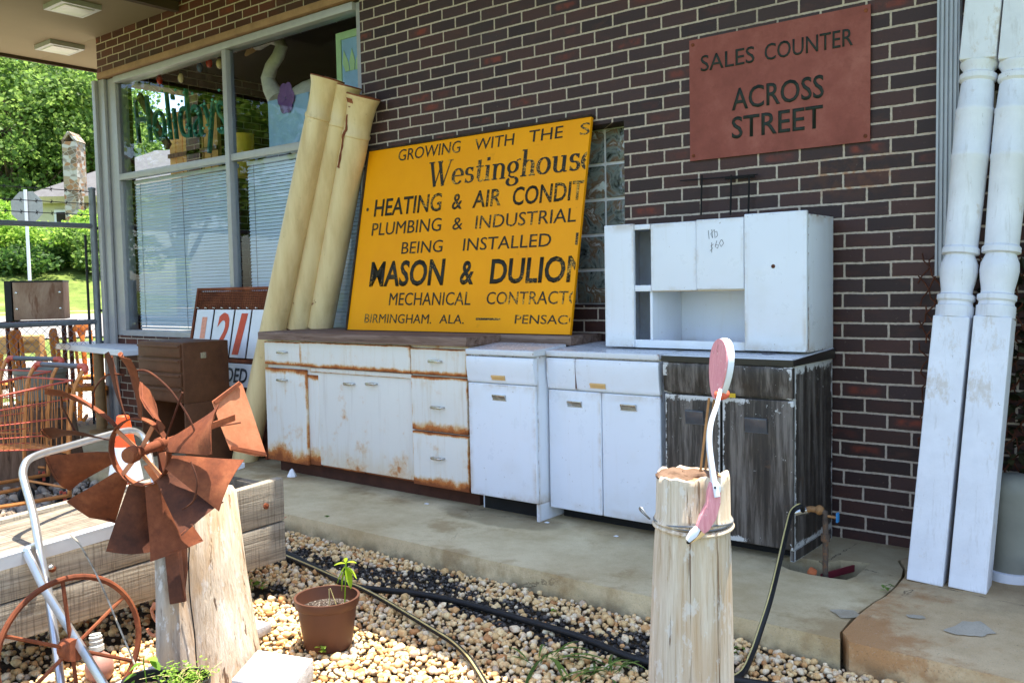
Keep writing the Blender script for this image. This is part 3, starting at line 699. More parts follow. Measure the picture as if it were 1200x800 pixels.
# venetian blinds behind the lower panes
for k, (x0, x1) in enumerate(((-6.53, MX0 - 0.05), (MX1 + 0.05, -3.47))):
    t = thing('venetian_blind', ['closed pale blue blind behind the left lower pane beside the corner post', 'closed pale blue blind behind the lower pane with the cream columns in front'][k], 'window blind', ((x0 + x1) / 2, 0.13, 0.88), group='venetian blinds in the shop window')
    mb = MB(); z = 0.90; i = 0
    while z < 2.15:
        tl = 0.0105 + 0.002 * mnoise.noise(Vector((i * 0.3, k * 9, 0)))
        q1, q2 = .0012 * mnoise.noise(Vector((i * .7, 3, k))), .0012 * mnoise.noise(Vector((i * .7, 8, k))); mb.poly([(x0, 0.112, z + q1), (x1, 0.112, z + q2), (x1, 0.116, z + q2 + .012), (x0, 0.116, z + q1 + .012)]); mb.poly([(x0, 0.116, z + q1 + .012), (x1, 0.116, z + q2 + .012), (x1, 0.124, z + q2 + .0250), (x0, 0.124, z + q1 + .0250)])
        z += 0.0262; i += 1
    mb.build('slats', M['blind'], t, smooth=False)
    mb = MB(); mb.box(x0, x1, 0.11, 0.145, 2.165, 2.195); mb.build('head_rail', M['white_plate'], t)
    mb = MB(); mb.box(x0, x1, 0.112, 0.14, 0.872, 0.89); mb.build('bottom_rail', M['white_plate'], t)
    mb = MB()
    for fx_ in (0.06, 0.5, 0.94): mb.tube([(x0 + (x1 - x0) * fx_, 0.113, 0.88), (x0 + (x1 - x0) * fx_, 0.113, 2.17)], 0.002, 5)
    mb.build('cord', M['handle_grey'], t)

# ================================================================== WINDOW DISPLAY
def font_bm(txt, bold=0.0, shear=0.0):
    cu = bpy.data.curves.new('lettering', 'FONT'); cu.body = txt; cu.size = 1; cu.offset = bold; cu.shear = shear; cu.resolution_u = 3; cu.fill_mode = 'FRONT'
    o = bpy.data.objects.new('lettering', cu); me = bpy.data.meshes.new_from_object(o)
    bm = bmesh.new(); bm.from_mesh(me); bpy.data.objects.remove(o); bpy.data.meshes.remove(me); bpy.data.curves.remove(cu)
    return bm
_h = font_bm('H'); CAPH = max(v.co.y for v in _h.verts); _h.free()
def add_text(mb, txt, O, U, V, n, W, H, th=0.0008, bold=0.0, shear=0.0, clip=None, lift=0.0015, jitter=0.0):
    """lettering fitted to width W and cap height H, baseline starting at O, along U, up V, out of the face along n"""
    bm = font_bm(txt, bold, shear)
    x0 = min(v.co.x for v in bm.verts); x1 = max(v.co.x for v in bm.verts)
    for v in bm.verts: v.co = Vector(((v.co.x - x0) / (x1 - x0) * W, v.co.y / CAPH * H, 0))
    if clip is not None:
        bmesh.ops.bisect_plane(bm, geom=bm.verts[:] + bm.edges[:] + bm.faces[:], plane_co=(clip, 0, 0), plane_no=(1, 0, 0), clear_outer=True)
    r = bmesh.ops.extrude_face_region(bm, geom=bm.faces[:])
    for e in r['geom']:
        if isinstance(e, bmesh.types.BMVert): e.co.z += th
    for v in bm.verts: v.co = O + U * v.co.x + V * v.co.y + n * (v.co.z + lift)
    me = bpy.data.meshes.new('t'); bm.to_mesh(me); bm.free(); mb.bm.from_mesh(me); bpy.data.meshes.remove(me)
def W_(u, v, y=0.3): return at_y(u, v, y)
# teal marquee word
t = thing('marquee_word', 'teal bulb-studded script word hanging behind the left upper pane', 'sign', W_(215, 160, 0.35))
a = W_(160, 170, .35); b = W_(268, 158, .35)
mb = MB(); U = (b - a); L = U.length; U.normalize(); V = Vector((0, 0, 1)) - U * U.z; V.normalize()
add_text(mb, 'Holidays', a, U, V, Vector((0, -1, 0)), L, 0.44, th=0.03, bold=-0.014, shear=-0.25)
mb.build('lettering', M['sign_teal'], t)
mb = MB()
for i in range(46):
    q = a + U * (L * ((i * 0.618) % 1)) + V * (0.03 + 0.42 * rnd.random()) - Vector((0, 0.045, 0))
    mb.ball(q, 0.014, sub=1)
mb.build('bulbs', M['sign_teal_light'], t)
mb = MB(); mb.bar(W_(163, 112, .36), W_(198, 172, .36), 0.07, 0.03, (0, 1, 0)); mb.build('backing_bar', M['stump'], t)
# crates behind
t = thing('slatted_crate', 'yellow slatted wooden crate standing behind the teal word', 'crate', W_(226, 185, .8))
mb = MB(); p0 = W_(201, 188, .9); p1 = W_(256, 120, .9)
for i in range(7): mb.box(p0.x + (p1.x - p0.x) * i / 7 + 0.01, p0.x + (p1.x - p0.x) * (i + 1) / 7 - 0.01, 0.88, 0.92, 2.0, p1.z)
mb.build('slats', M['tan_wood'], t)
mb = MB()
for fz_ in (0.1, 0.55, 0.95): mb.box(p0.x, p1.x, 0.86, 0.878, 2.05 + (p1.z - 2.1) * fz_, 2.09 + (p1.z - 2.1) * fz_)
mb.build('rails', M['stump'], t)
# bulbs on a string
cols_ = ['bulb_red', 'bulb_cream', 'bulb_blue', 'bulb_red', 'bulb_cream']
names = ['red bulb hanging nearest the window corner', 'cream bulb between the first red bulb and the blue bulb', 'blue bulb in the light string under the lintel', 'red bulb beside the mullion', 'cream bulb almost touching the mullion']
for k, (u, v) in enumerate(((187, 92), (212, 90), (234, 77), (245, 72), (257, 73))):
    c = W_(u, v, .2)
    t = thing('string_light', names[k], 'light bulb', c, group='coloured bulbs hanging in the upper window')
    mb = MB(); mb.lathe([(0.0, -0.055), (0.018, -0.045), (0.027, -0.02), (0.024, 0.005), (0.013, 0.025)], c, seg=12); mb.build('glass_bulb', M[cols_[k]], t)
    mb = MB(); mb.lathe([(0.013, 0.026), (0.013, 0.05), (0.002, 0.052), (0.002, 0.4)], c, seg=8); mb.build('socket', M['rubber'], t)
# swan
t = thing('swan_figure', 'large white swan figure with a long curved neck inside the upper window', 'figurine', W_(350, 150, .45))
mb = MB(); neck = [(326, 118, .011), (318, 105, .05), (314, 92, .05), (318, 78, .046), (326, 66, .042), (330, 55, .040), (326, 47, .042), (316, 43, .045), (306, 48, .05)]
pts = [W_(u, v, .5) for u, v, r in neck]
mb.tube(pts, [0.085, .07, .058, .052, .05, .05, .052, .058, .06], 12); mb.ball(W_(303, 50, .5), 0.075, (1.2, .8, .85)); mb.build('neck', M['swan_white'], t)
mb = MB(); mb.lathe([(0.045, 0), (0.035, 0.06), (0.012, 0.13), (0, 0.14)], W_(299, 52, .5), (-0.75, -0.2, -0.6), 10); mb.build('beak', M['swan_tan'], t)
mb = MB(); mb.ball(W_(372, 140, .75), 0.40, (1.15, .55, .85), 3, 0.06); mb.build('body', M['swan_white'], t)
# hanging stained panel with a flower
t = thing('stained_panel', 'pale blue hanging panel with a purple flower in the upper window', 'stained glass', W_(335, 185, .25))
p0, p1 = W_(317, 190, .25), W_(362, 100, .25)
mb = MB(); mb.box(p0.x, p1.x, .245, .255, 2.27, p1.z - 0.05); mb.build('panel', M['pale_blue'], t)
c = W_(335, 115, .23); mb = MB()
for k in range(6): mb.ball(c + Vector((math.cos(k * PI / 3) * .055, 0, math.sin(k * PI / 3) * .065)), 0.05, (1, .12, 1.2), 2)
mb.build('flower', M['purple'], t)
t = thing('framed_lily_picture', 'lime framed picture of a lily beside the brick edge of the upper window', 'picture', W_(408, 70, .22))
mb = MB(); x0 = W_(396, 90, .2).x; x1 = -3.44; z1 = W_(396, 40, .2).z
mb.box(x0, x0 + .05, .19, .215, 2.3, z1); mb.box(x0 + .05, x1, .19, .215, z1 - .05, z1); mb.box(x0 + .05, x1, .19, .215, 2.42, 2.47); mb.build('frame', M['lime_frame'], t)
mb = MB(); mb.box(x0 + .05, x1, .2, .21, 2.47, z1 - .05); mb.build('sheet', M['pale_blue'], t)
mb = MB(); c = W_(412, 72, .19)
for dx_, r_ in ((-.05, -.5), (0, 0), (.05, .5)): mb.prism([(c.x + dx_ - .02, .198, c.z - .06), (c.x + dx_ + .02, .198, c.z - .06), (c.x + dx_ + .03 + r_ * .04, .198, c.z), (c.x + dx_ + r_ * .07, .198, c.z + .09), (c.x + dx_ - .03 + r_ * .04, .198, c.z)], (0, -.004 - .001 * r_, 0))
mb.build('lily', M['lime_frame'], t)
c = W_(285, 182, .35); mb = MB(); mb.lathe([(0.09, -0.18), (0.09, 0.16), (0.095, 0.17), (0.085, 0.17)], c, seg=20)
tag(mb.build('yellow_tin', M['yellow_can']), 'yellow tin standing on the sill behind the mullion', 'tin')

# ================================================================== CABINETS
def xr(u, v, y): return at_y(u, v, y).x
def zr(u, v, y): return at_y(u, v, y).z
def bar_pull(parent, x, z, y, wd=0.085, mat='chrome'):
    mb = MB(); mb.tube([(x - wd / 2, y, z), (x - wd / 2, y - 0.02, z), (x - wd / 2 + .008, y - 0.026, z), (x + wd / 2 - .008, y - 0.026, z), (x + wd / 2, y - 0.02, z), (x + wd / 2, y, z)], 0.0055, 8)
    mb.box(x - wd / 2 + .008, x + wd / 2 - .008, y - 0.029, y - 0.023, z - 0.008, z + 0.008)
    return mb.build('handle', M[mat], parent)
def cup_pull(parent, x, z, y, wd=0.085, h=0.028, mat='chrome'):
    mb = MB(); x0, x1 = x - wd / 2, x + wd / 2
    mb.prism([(x0, y, z - h / 2), (x0, y - .004, z - h / 2), (x0, y - .014, z + h / 2 - .006), (x0, y - .014, z + h / 2), (x0, y, z + h / 2)], (wd, 0, 0))
    mb.box(x0 - .004, x1 + .004, y - .003, y - .0005, z - h / 2 - .003, z - h / 2 + .001)
    return mb.build('handle', M[mat], parent, bevel=0.002)
# ---- long rusty sink cabinet
yf = -0.572
LX0, LX1 = xr(310, 420, yf), xr(548, 500, yf)
cab = thing('sink_cabinet', 'long white kitchen base cabinet with rust stained drawers and doors', 'cabinet', ((LX0 + LX1) / 2, -0.3, 0))
z_top = zr(330, 400.5, yf); z_d0 = zr(330, 427.5, yf); z_d1 = zr(330, 431.5, yf); z_b = zr(330, 540, yf)
mb = MB(); mb.box(LX0 + .004, LX1 - .004, yf + .024, -0.03, z_b + .012, z_top + .01); mb.build('carcass', M['light_rust_enamel'], cab, bevel=.004)
mb = MB(); mb.box(LX0 + .02, LX1, yf + .085, -0.05, 0.0, z_b + .011); mb.build('toe_kick', M['toe_rust'], cab)
xa, xb = xr(351.5, 415, yf), xr(480.5, 420, yf)
def front(name, x0, x1, z0, z1, mat, y=yf, th=.022, bev=.006):
    mb = MB(); mb.box(x0, x1, y, y + th, z0, z1); return mb.build(name, M[mat], cab, bevel=bev, seg=3)
d = front('drawer', LX0, xa - .002, z_d0, z_top, 'rusty_enamel_0'); bar_pull(d, xr(332, 412.5, yf), zr(332, 412.5, yf), yf)
front('sink_front', xa, xb, z_d0 - .002, z_top + .004, 'rusty_enamel_1', yf - .004)
d = front('drawer', xb + .002, LX1, z_d0 - .004, z_top - .006, 'rusty_enamel_2'); bar_pull(d, xr(511, 423, yf), zr(511, 423, yf), yf)
front('rail', xr(361, 434, yf), xb - .004, z_d0 - .034, z_d0 - .006, 'rusty_enamel_3', yf + .012)
d = front('door', LX0, xr(359, 480, yf), z_b, z_d1, 'rusty_enamel_4'); bar_pull(d, xr(332, 445, yf), zr(332, 445, yf), yf)
yd = yf + .028
front('stile', xr(362, 480, yd), xr(375, 480, yd), z_b + .004, z_d1 - .03, 'rusty_enamel_5', yd - .006, .02)
d = front('door', xr(376, 480, yd), xr(425, 480, yd), z_b + .002, z_d1 - .034, 'rusty_enamel_3', yd); bar_pull(d, xr(411, 449.5, yd), zr(411, 449.5, yd), yd)
d = front('door', xr(426.5, 480, yd), xb - .004, z_b + .002, z_d1 - .034, 'rusty_enamel_5', yd); bar_pull(d, xr(437, 449.5, yd), zr(437, 449.5, yd), yd)
zm = zr(515, 507, yf)
d = front('drawer', xb + .002, LX1, zm + .003, z_d0 - .012, 'rusty_enamel_1'); bar_pull(d, xr(514, 477, yf), zr(514, 477, yf), yf)
d = front('drawer', xb + .002, LX1, z_b, zm - .003, 'rusty_enamel_2'); bar_pull(d, xr(514.5, 537, yf), zr(514.5, 536.5, yf), yf)
# ---- worktop board lying on it
mb = MB(); zb = z_top + .013; zt_ = zb + .05
wx = xr(302.5, 390, -.60)
mb.prism([(wx, -.605, zb), (LX1 + .03, -.605, zb), (LX1 + .03, -.31, zb), (-1.50, -.31, zb), (-1.50, -.015, zb), (wx, -.015, zb)], (0, 0, zt_ - zb))
tag(mb.build('worktop_board', M['brown_worktop'], bevel=.006), 'thick weathered brown board lying across the long rusty cabinet', 'worktop')
ZW = zt_
dr_rnd = random.Random(3)
def loosen(o, a=.006):
    me = o.data; n = len(me.vertices); c = sum((v.co for v in me.vertices), Vector()) / n
    R_ = Matrix.Rotation(dr_rnd.uniform(-a, a), 4, 'Y') @ Matrix.Rotation(dr_rnd.uniform(-a, a) * 1.5, 4, 'Z')
    me.transform(Matrix.Translation(c) @ R_ @ Matrix.Translation(-c)); me.transform(Matrix.Translation((0, dr_rnd.uniform(-.002, .001), dr_rnd.uniform(-.0015, .0015))))
# ---- white enamel cabinets
def metal_cab(root, x0, x1, yf, zt, z_dt, z_db, z_doors, zb, mat, doors, top_mat, toe, y_back=-.03, drawer_split=None, overhang=.016):
    mb = MB(); mb.box(x0 + .003, x1 - .003, yf + .022, y_back, zb - .004, zt - .031); body = mb.build('carcass', M[mat], root, bevel=.004)
    mb = MB(); mb.box(x0 + .012, x1 - .012, yf + .10, y_back, 0.0, zb - .0045); mb.build('toe_kick', M[toe], root)
    mb = MB(); mb.hexa([(x0 - .004, yf - overhang, zt - .03), (x1 + .004, yf - overhang, zt - .03), (x1 + .004, y_back, zt - .03), (x0 - .004, y_back, zt - .03), (x0 - .004, yf - overhang, zt), (x1 + .004, yf - overhang, zt), (x1 + .004, y_back, zt + .018), (x0 - .004, y_back, zt + .018)])
    mb.build('worktop', M[top_mat], root, bevel=.007, seg=3)
    # bowed drawer front
    out = []
    segs = [(x0, x1)] if not drawer_split else [(x0, drawer_split - .002), (drawer_split + .002, x1)]
    for a, b in segs:
        h = z_dt - z_db; prof = [(yf + .02, z_db), (yf - .002, z_db), (yf - .006, z_db + .012)]
        for i in range(6):
            s_ = i / 5; prof.append((yf - .006 - .010 * math.sin(s_ * PI * .62), z_db + .02 + (h - .03) * s_))
        prof += [(yf - .012, z_dt), (yf + .02, z_dt)]
        mb = MB(); mb.prism([(a, p, q) for p, q in prof], (b - a, 0, 0)); out.append(mb.build('drawer', M[mat], root, bevel=.002))
    dd = []
    for a, b in doors:
        mb = MB(); mb.box(a, b, yf, yf + .02, zb, z_doors); dd.append(mb.build('door', M[mat], root, bevel=.006, seg=3)); loosen(dd[-1])
    return body, out, dd
ys_ = -.60; x0, x1 = xr(550, 500, ys_), xr(628, 500, ys_)
c1 = thing('drawer_cabinet', 'narrow white enamel base cabinet with one drawer and one door', 'cabinet', ((x0 + x1) / 2, -.3, 0))
zt1 = 0.868; zz1 = zr(590, 449.5, ys_)
_, dr, do = metal_cab(c1, x0, x1, ys_, zt1, zt1 - .038, zz1 + .002, zz1 - .004, zr(590, 584, ys_), 'white_enamel', [(x0, x1)], 'white_worktop', 'toe_black', y_back=-.33)
cup_pull(dr[0], xr(585.5, 442, ys_), zr(585.5, 442, ys_), ys_ - .008, .085, .022, 'beak'); cup_pull(do[0], xr(585.5, 465.5, ys_), zr(585.5, 465.5, ys_), ys_)
mb = MB(); mb.box(x1 - .02, x1 - .0035, ys_ + .022, -.33, 0, zr(590, 584, ys_) - .005); mb.box(x0 + .0035, x0 + .011, ys_ + .1, -.33, 0, zr(590, 584, ys_) - .005); mb.build('side_panel', M['white_enamel'], c1)
yd_ = -.50; x0, x1 = xr(643.5, 500, yd_), xr(774, 500, yd_)
c2 = thing('double_cabinet', 'white enamel base cabinet with one wide drawer above two doors', 'cabinet', ((x0 + x1) / 2, -.3, 0))
zt2 = 0.866; zz2 = zr(705, 459.5, yd_); xm = xr(705, 500, yd_); zb2 = zr(705, 604, yd_)
_, dr, do = metal_cab(c2, x0, x1, yd_, zt2, zt2 - .038, zz2 + .003, zz2 - .004, zb2, 'white_enamel', [(x0, xm - .002), (xm + .002, x1)], 'white_worktop', 'toe_black', drawer_split=xr(676, 440, yd_))
cup_pull(dr[1], xr(702, 452, yd_), zr(702, 451.5, yd_), yd_ - .008, .085, .022, 'beak')
cup_pull(do[0], xr(674, 473, yd_), zr(674, 473, yd_), yd_); cup_pull(do[1], xr(737, 477, yd_), zr(737, 477, yd_), yd_)
mb = MB(); xs_ = xr(676, 440, yd_)
mb.box(xs_ - .0015, xs_ + .0015, yd_ - .012, yd_ + .01, zz2 + .01, zt2 - .045); mb.build('rust_seam', M['rust_dark'], c2)
yb_ = -.51; x0, x1 = xr(779.5, 520, yb_), xr(929.5, 520, yb_)
c3 = thing('black_cabinet', 'worn black painted base cabinet with a drawer and two doors', 'cabinet', ((x0 + x1) / 2, -.3, 0))
zt3 = 0.866; zz3 = zr(850, 464, yb_); xm = xr(845.5, 520, yb_); zb3 = zr(850, 632, yb_)
_, dr, do = metal_cab(c3, x0, x1, yb_, zt3, zt3 - .034, zz3 + .003, zz3 - .004, zb3, 'black_worn', [(x0, xm - .006), (xm + .004, x1)], 'white_worktop', 'toe_black', y_back=-.03, overhang=.012)
mb = MB(); mb.box(x0 - .007, x1 + .007, yb_ - .017, yb_ - .0125, zt3 - .03, zt3 - .004); mb.hexa([(x1 + .0045, yb_ - .0125, zt3 - .03), (x1 + .009, yb_ - .0125, zt3 - .03), (x1 + .009, -.03, zt3 - .03), (x1 + .0045, -.03, zt3 - .03), (x1 + .0045, yb_ - .0125, zt3 - .004), (x1 + .009, yb_ - .0125, zt3 - .004), (x1 + .009, -.03, zt3 + .014), (x1 + .0045, -.03, zt3 + .014)])
mb.build('edge_strip', M['black_slab'], c3)
mb = MB(); mb.box(x1 - .022, x1 - .0035, yb_ + .024, -.03, 0, zb3 - .005); mb.build('side_panel', M['black_worn'], c3)
plain('steel_dark', srgb(92, 96, 106), 0.35, 0.5, 0.6, var=0.2)
cup_pull(do[0], xr(814.5, 488.5, yb_), zr(814.5, 488.5, yb_), yb_, .09, .06, 'steel_dark'); cup_pull(do[1], xr(886.5, 498, yb_), zr(886.5, 498, yb_), yb_, .10, .062, 'steel_dark')
mb = MB(); mb.box(xr(838, 462, yb_), xr(864, 464, yb_), yb_ - .02, yb_ - .017, zr(850, 464.5, yb_), zr(850, 459.5, yb_)); mb.build('drawer_pull', M['yellow_can'], c3)
# ---- wall cabinet standing on top
yu = -.36; U0, U1 = xr(709, 330, yu), xr(946, 330, yu); ub, ut = 0.882, zr(830, 256.5, yu)
uc = thing('wall_cabinet', 'white steel wall cabinet with an open middle niche standing on two base cabinets', 'cabinet', ((U0 + U1) / 2, -.2, ub))
def uz(u, v): return zr(u, v, yu)
xa = xr(743, 330, yu); xc = xr(762, 330, yu); xm = xr(816, 300, yu); xd = xr(872.5, 330, yu); zsh = uz(790, 339); zlow = uz(800, 399)
q = .014
mb = MB()
mb.box(U0 + .002, U0 + q, yu + .02, -.035, ub, ut - .004); mb.box(U1 - q, U1 - .002, yu + .02, -.035, ub, ut - .004)
mb.box(U0 + q, U1 - q, -.05, -.036, ub, ut - .004); mb.box(U0 + q, U1 - q, yu + .02, -.051, ut - q - .004, ut - .004); mb.box(U0 + q, U1 - q, yu + .02, -.051, ub, ub + q)
mb.box(xc - q, xc, yu + .02, -.051, ub + q, zsh); mb.box(xd, xd + q, yu + .02, -.051, ub + q, ut - q - .004); mb.box(U0 + q, xd, yu + .05, -.051, zsh + .001, zsh + q)
mb.build('carcass', M['white_enamel'], uc, bevel=.002)
for f_ in ((xa + .001, xd, yu + .002, yu + .019, ub, zlow), (xa + .001, xc, yu + .004, yu + .019, zsh - .008, zsh + .022), (xa + .001, xc, yu + .004, yu + .019, ut - .03, ut - .005)):
    mb = MB(); mb.box(*f_); mb.build('face_frame', M['white_enamel'], uc, bevel=.003)
mb = MB(); mb.box(xc + .004, xd - .004, yu + .0195, yu + .024, zsh - .010, zsh - .0005); mb.build('rusty_lip', M['rusty_enamel_4'], uc)
def udoor(x0, x1, z0, z1, y=yu, mat='white_enamel'):
    mb = MB(); mb.box(x0, x1, y - .004, y + .017, z0, z1); o = mb.build('door', M[mat], uc, bevel=.005, seg=3); loosen(o, .003); return o
udoor(U0, xa, ub + .001, ut); d_ = udoor(xc + .002, xm - .001, zsh - .006, ut - .006, yu + .006); dm = udoor(xm + .001, xd - .002, zsh - .004, ut - .003); dr_ = udoor(xd + .002, U1, ub + .001, ut + .008, yu - .003)
mb = MB(); mb.lathe([(0.009, 0), (0.009, .003), (0.004, .004), (0, .004)], (xr(907, 312, yu), yu - .007, zr(907, 312, yu)), (0, -1, 0), 10); mb.build('knob_hole', M['rust_dark'], dr_)
mb = MB()
def scr(pts): mb.tube([Vector(at_y(u, v, yu - .0048)) for u, v in pts], .0011, 5)
scr([(830, 270), (831, 280)]); scr([(834, 269), (835, 279), (833, 274), (837, 269), (838, 279)]); scr([(838, 272), (840, 271), (841, 276), (839, 278)])
scr([(836, 286), (833, 288), (835, 291), (832, 294)]); scr([(834, 284), (834, 296)]); scr([(840, 282), (838, 289), (841, 291), (842, 287), (839, 287)]); scr([(845, 281), (843, 285), (845, 289), (848, 285), (846, 281), (845, 281)])
mb.build('pencil_price', M['pencil'], dm)
# cable left on the ledge
t = thing('power_cable', 'coiled grey cable with a black plug lying on the black cabinet worktop', 'cable', (-.33, -.44, .87))
zc = .875
def cz(u, v): return at_z(u, v, zc)
mb = MB(); c = cz(917, 411.5); ring = []
for i in range(40):
    a = i * .42; r_ = .024 + .004 * math.sin(i * .7); ring.append((c.x + r_ * math.cos(a), c.y + r_ * math.sin(a) * .8, zc + .002 + i * .0007 + .006 * (1 + math.sin(a))))
tail = [tuple(cz(u, v)) for u, v in ((908, 414), (900, 414.5), (893, 414))]
mb.tube(tail[::-1] + ring, .0035, 7); mb.build('coil', M['handle_grey'], t)
mb = MB(); c2_ = cz(929, 410.5); mb.lathe([(0.004, 0), (0.009, .008), (0.012, .03), (0.008, .036)], c2_ + Vector((-.01, 0, .012)), (1, .4, .1), 10); mb.build('plug', M['rubber'], t)
# wire rack on the wall behind
t = thing('wire_rack', 'thin rusty wire rack fixed to the brick behind the white wall cabinet', 'rack', at_y(850, 230, -.03))
mb = MB()
for u in (821.5, 856, 877): mb.tube([at_y(u + 1, 205, -.03), at_y(u, 252, -.03)], .0045, 6)
mb.build('uprights', M['dark'], t)
mb = MB(); mb.tube([at_y(797, 212, -.022), at_y(888, 204.5, -.022)], .003, 6); mb.tube([at_y(850, 209.5, -.025), at_y(884, 206.5, -.025)], .007, 6); mb.build('crossbar', M['dark'], t)
# ================================================================== SIGNS
# ---- yellow painted sign leaning on the wall
TLp = at_y(432.5, 177.5, -.035); TRp = at_y(693, 137, -.035)
sx0, sx1 = TLp.x, TRp.x; zts = (TLp.z + TRp.z) / 2
BLp = Vector((sx0, -.27, ZW + .004))
Vs = (Vector((sx0, -.035, zts)) - BLp); SH = Vs.length; Vs.normalize(); Us = Vector((1, 0, 0)); Ns = Us.cross(Vs); Ns.normalize()
if Ns.y > 0: Ns = -Ns
SW = sx1 - sx0
sg = thing('painted_sign', 'large yellow painted advertising sign leaning on the brick wall above the worktop board', 'sign', BLp + Us * SW / 2)
mb = MB(); c = BLp + Us * SW / 2 + Vs * SH / 2
mb.obox(c - Ns * .011, Us * SW / 2, Vs * SH / 2, Ns * .011); mb.build('panel', M['sign_yellow'], sg, bevel=.003)
plain('edge_wood', srgb(58, 46, 36), .9, .2, var=.5, scale=30)
mb = MB()
for a, b in (((-.004, -.006), (SW + .004, -.006)), ((-.004, SH + .006), (SW + .004, SH + .006)), ((-.006, 0), (-.006, SH))):
    mb.bar(BLp + Us * a[0] + Vs * a[1] - Ns * .008, BLp + Us * b[0] + Vs * b[1] - Ns * .008, .012 if a[1] == b[1] else .034, .034 if a[1] == b[1] else .012, Vs if a[1] != b[1] else Ns)
mb.build('edge_strip', M['edge_wood'], sg)
def s_uv(zx, zy):
    p = at_plane(400 + zx / 2.963, 130 + zy / 2.963, BLp, Ns) - BLp
    return p.dot(Us), p.dot(Vs)
txt = MB()
def word(t, xl, xr_, yl, yr, cap, bold=0.0, clip=None, xfull=None):
    a = s_uv(xl, yl); b = s_uv(xr_, yr); t0 = (a[1] + b[1]) / 2; k = s_uv(xl, yl - cap)
    W = b[0] - a[0]
    if xfull: W = W * xfull
    add_text(txt, t, BLp + Us * a[0] + Vs * t0, Us, Vs, Ns, W, k[1] - a[1], bold=bold, clip=(SW - .006 - a[0]) if clip else None)
for a in (('GROWING', 197, 412, 176, 143, 38), ('WITH', 462, 598, 138, 118, 38), ('THE', 650, 768, 110, 94, 40), ('S', 828, 862, 86, 80, 40),
          ('HEATING', 113, 345, 368, 345, 56, .012), ('&', 383, 418, 343, 338, 52, .012), ('AIR', 455, 553, 336, 328, 56, .012), ('CONDIT', 593, 838, 328, 306, 60, .012),
          ('PLUMBING', 105, 345, 434, 416, 42), ('&', 385, 420, 414, 410, 42), ('INDUSTRIAL', 465, 814, 408, 386, 44),
          ('BEING', 208, 350, 498, 488, 40), ('INSTALLED', 422, 727, 486, 470, 42), 
          ('MASON', 97, 353, 608, 602, 80, .022), ('&', 410, 458, 601, 599, 78, .022),
          ('MECHANICAL', 165, 448, 675, 673, 42), 
          ('BIRMINGHAM.', 80, 312, 736, 737, 30), ('ALA.', 340, 425, 738, 738, 30)):
    word(*a)
word('E', 812, 845, 466, 463, 42, clip=True); word('DULION', 515, 846, 600, 588, 80, .022, clip=True)
word('CONTRACTO', 503, 830, 673, 668, 42, clip=True); word('PENSACO', 602, 830, 739, 740, 30, clip=True)
a = s_uv(468, 722); b = s_uv(552, 722); txt.obox(BLp + Us * (a[0] + b[0]) / 2 + Vs * a[1] + Ns * .002, Us * (b[0] - a[0]) / 2, Vs * .006, Ns * .0005)
a = s_uv(92, 343); txt.prism([BLp + Us * (a[0] + .012 * math.cos(i * PI / 5)) + Vs * (a[1] + .012 * math.sin(i * PI / 5)) + Ns * .0015 for i in range(10)], Ns * .0008)
# serif word drawn stroke by stroke
def arc(cx, cy, rx, ry, a0, a1, n=14): return [(cx + rx * math.cos(math.radians(a0 + (a1 - a0) * i / n)), cy + ry * math.sin(math.radians(a0 + (a1 - a0) * i / n))) for i in range(n + 1)]
T, t_ = .135, .05
GL = {
 'W': (1.12, [([(.12, 1), (.36, 0)], T), ([(.36, 0), (.60, .96)], t_), ([(.50, 1), (.74, 0)], T), ([(.74, 0), (1.02, 1)], t_), ([(0, .98), (.26, .98)], t_), ([(.40, .98), (.64, .98)], t_), ([(.90, .98), (1.12, .98)], t_)]),
 'e': (.52, [(arc(.25, .31, .21, .29, 0, 320), 'c'), ([(.06, .33), (.46, .33)], t_)]),
 's': (.44, [(arc(.21, .45, .13, .135, 30, 250, 10) + arc(.22, .17, .15, .15, 80, -150, 10), 'c'), ([(.345, .44), (.345, .60)], t_), ([(.075, .02), (.075, .18)], t_)]),
 't': (.36, [([(.16, .84), (.16, .14)], T), (arc(.27, .14, .11, .13, 180, 330, 8), t_ * 1.2), ([(.02, .585), (.34, .585)], t_)]),
 'i': (.30, [([(.15, .6), (.15, .03)], T), ([(.02, .58), (.15, .58)], t_), ([(.02, .025), (.28, .025)], t_), ([(.15, .77), (.15, .90)], T)]),
 'n': (.62, [([(.14, .6), (.14, .03)], T), ([(.01, .58), (.14, .58)], t_), (arc(.31, .42, .165, .165, 170, 0, 10) + [(.475, .03)], 'c'), ([(.02, .025), (.26, .025)], t_), ([(.36, .025), (.60, .025)], t_)]),
 'g': (.52, [(arc(.23, .40, .175, .195, 0, 360, 18), 'c'), (arc(.46, .60, .08, .07, 180, 40, 6), t_), (arc(.25, -.13, .20, .15, 130, 420, 16), 'c'), ([(.12, .23), (.10, .10), (.20, .03), (.34, .02)], t_ * 1.4)]),
 'h': (.62, [([(.14, 1.0), (.14, .03)], T), ([(.01, .98), (.14, .98)], t_), (arc(.31, .42, .165, .165, 170, 0, 10) + [(.475, .03)], 'c'), ([(.02, .025), (.26, .025)], t_), ([(.36, .025), (.60, .025)], t_)]),
 'o': (.54, [(arc(.26, .31, .215, .29, 0, 360, 20), 'c')]),
 'u': (.62, [([(.14, .6), (.14, .2)] + arc(.30, .19, .16, .17, 180, 320, 8), 'c'), ([(.47, .6), (.47, .03)], T), ([(.01, .58), (.14, .58)], t_), ([(.34, .58), (.47, .58)], t_), ([(.47, .025), (.60, .025)], t_)]),
}
pts_ = []; penx = 0; k = 0
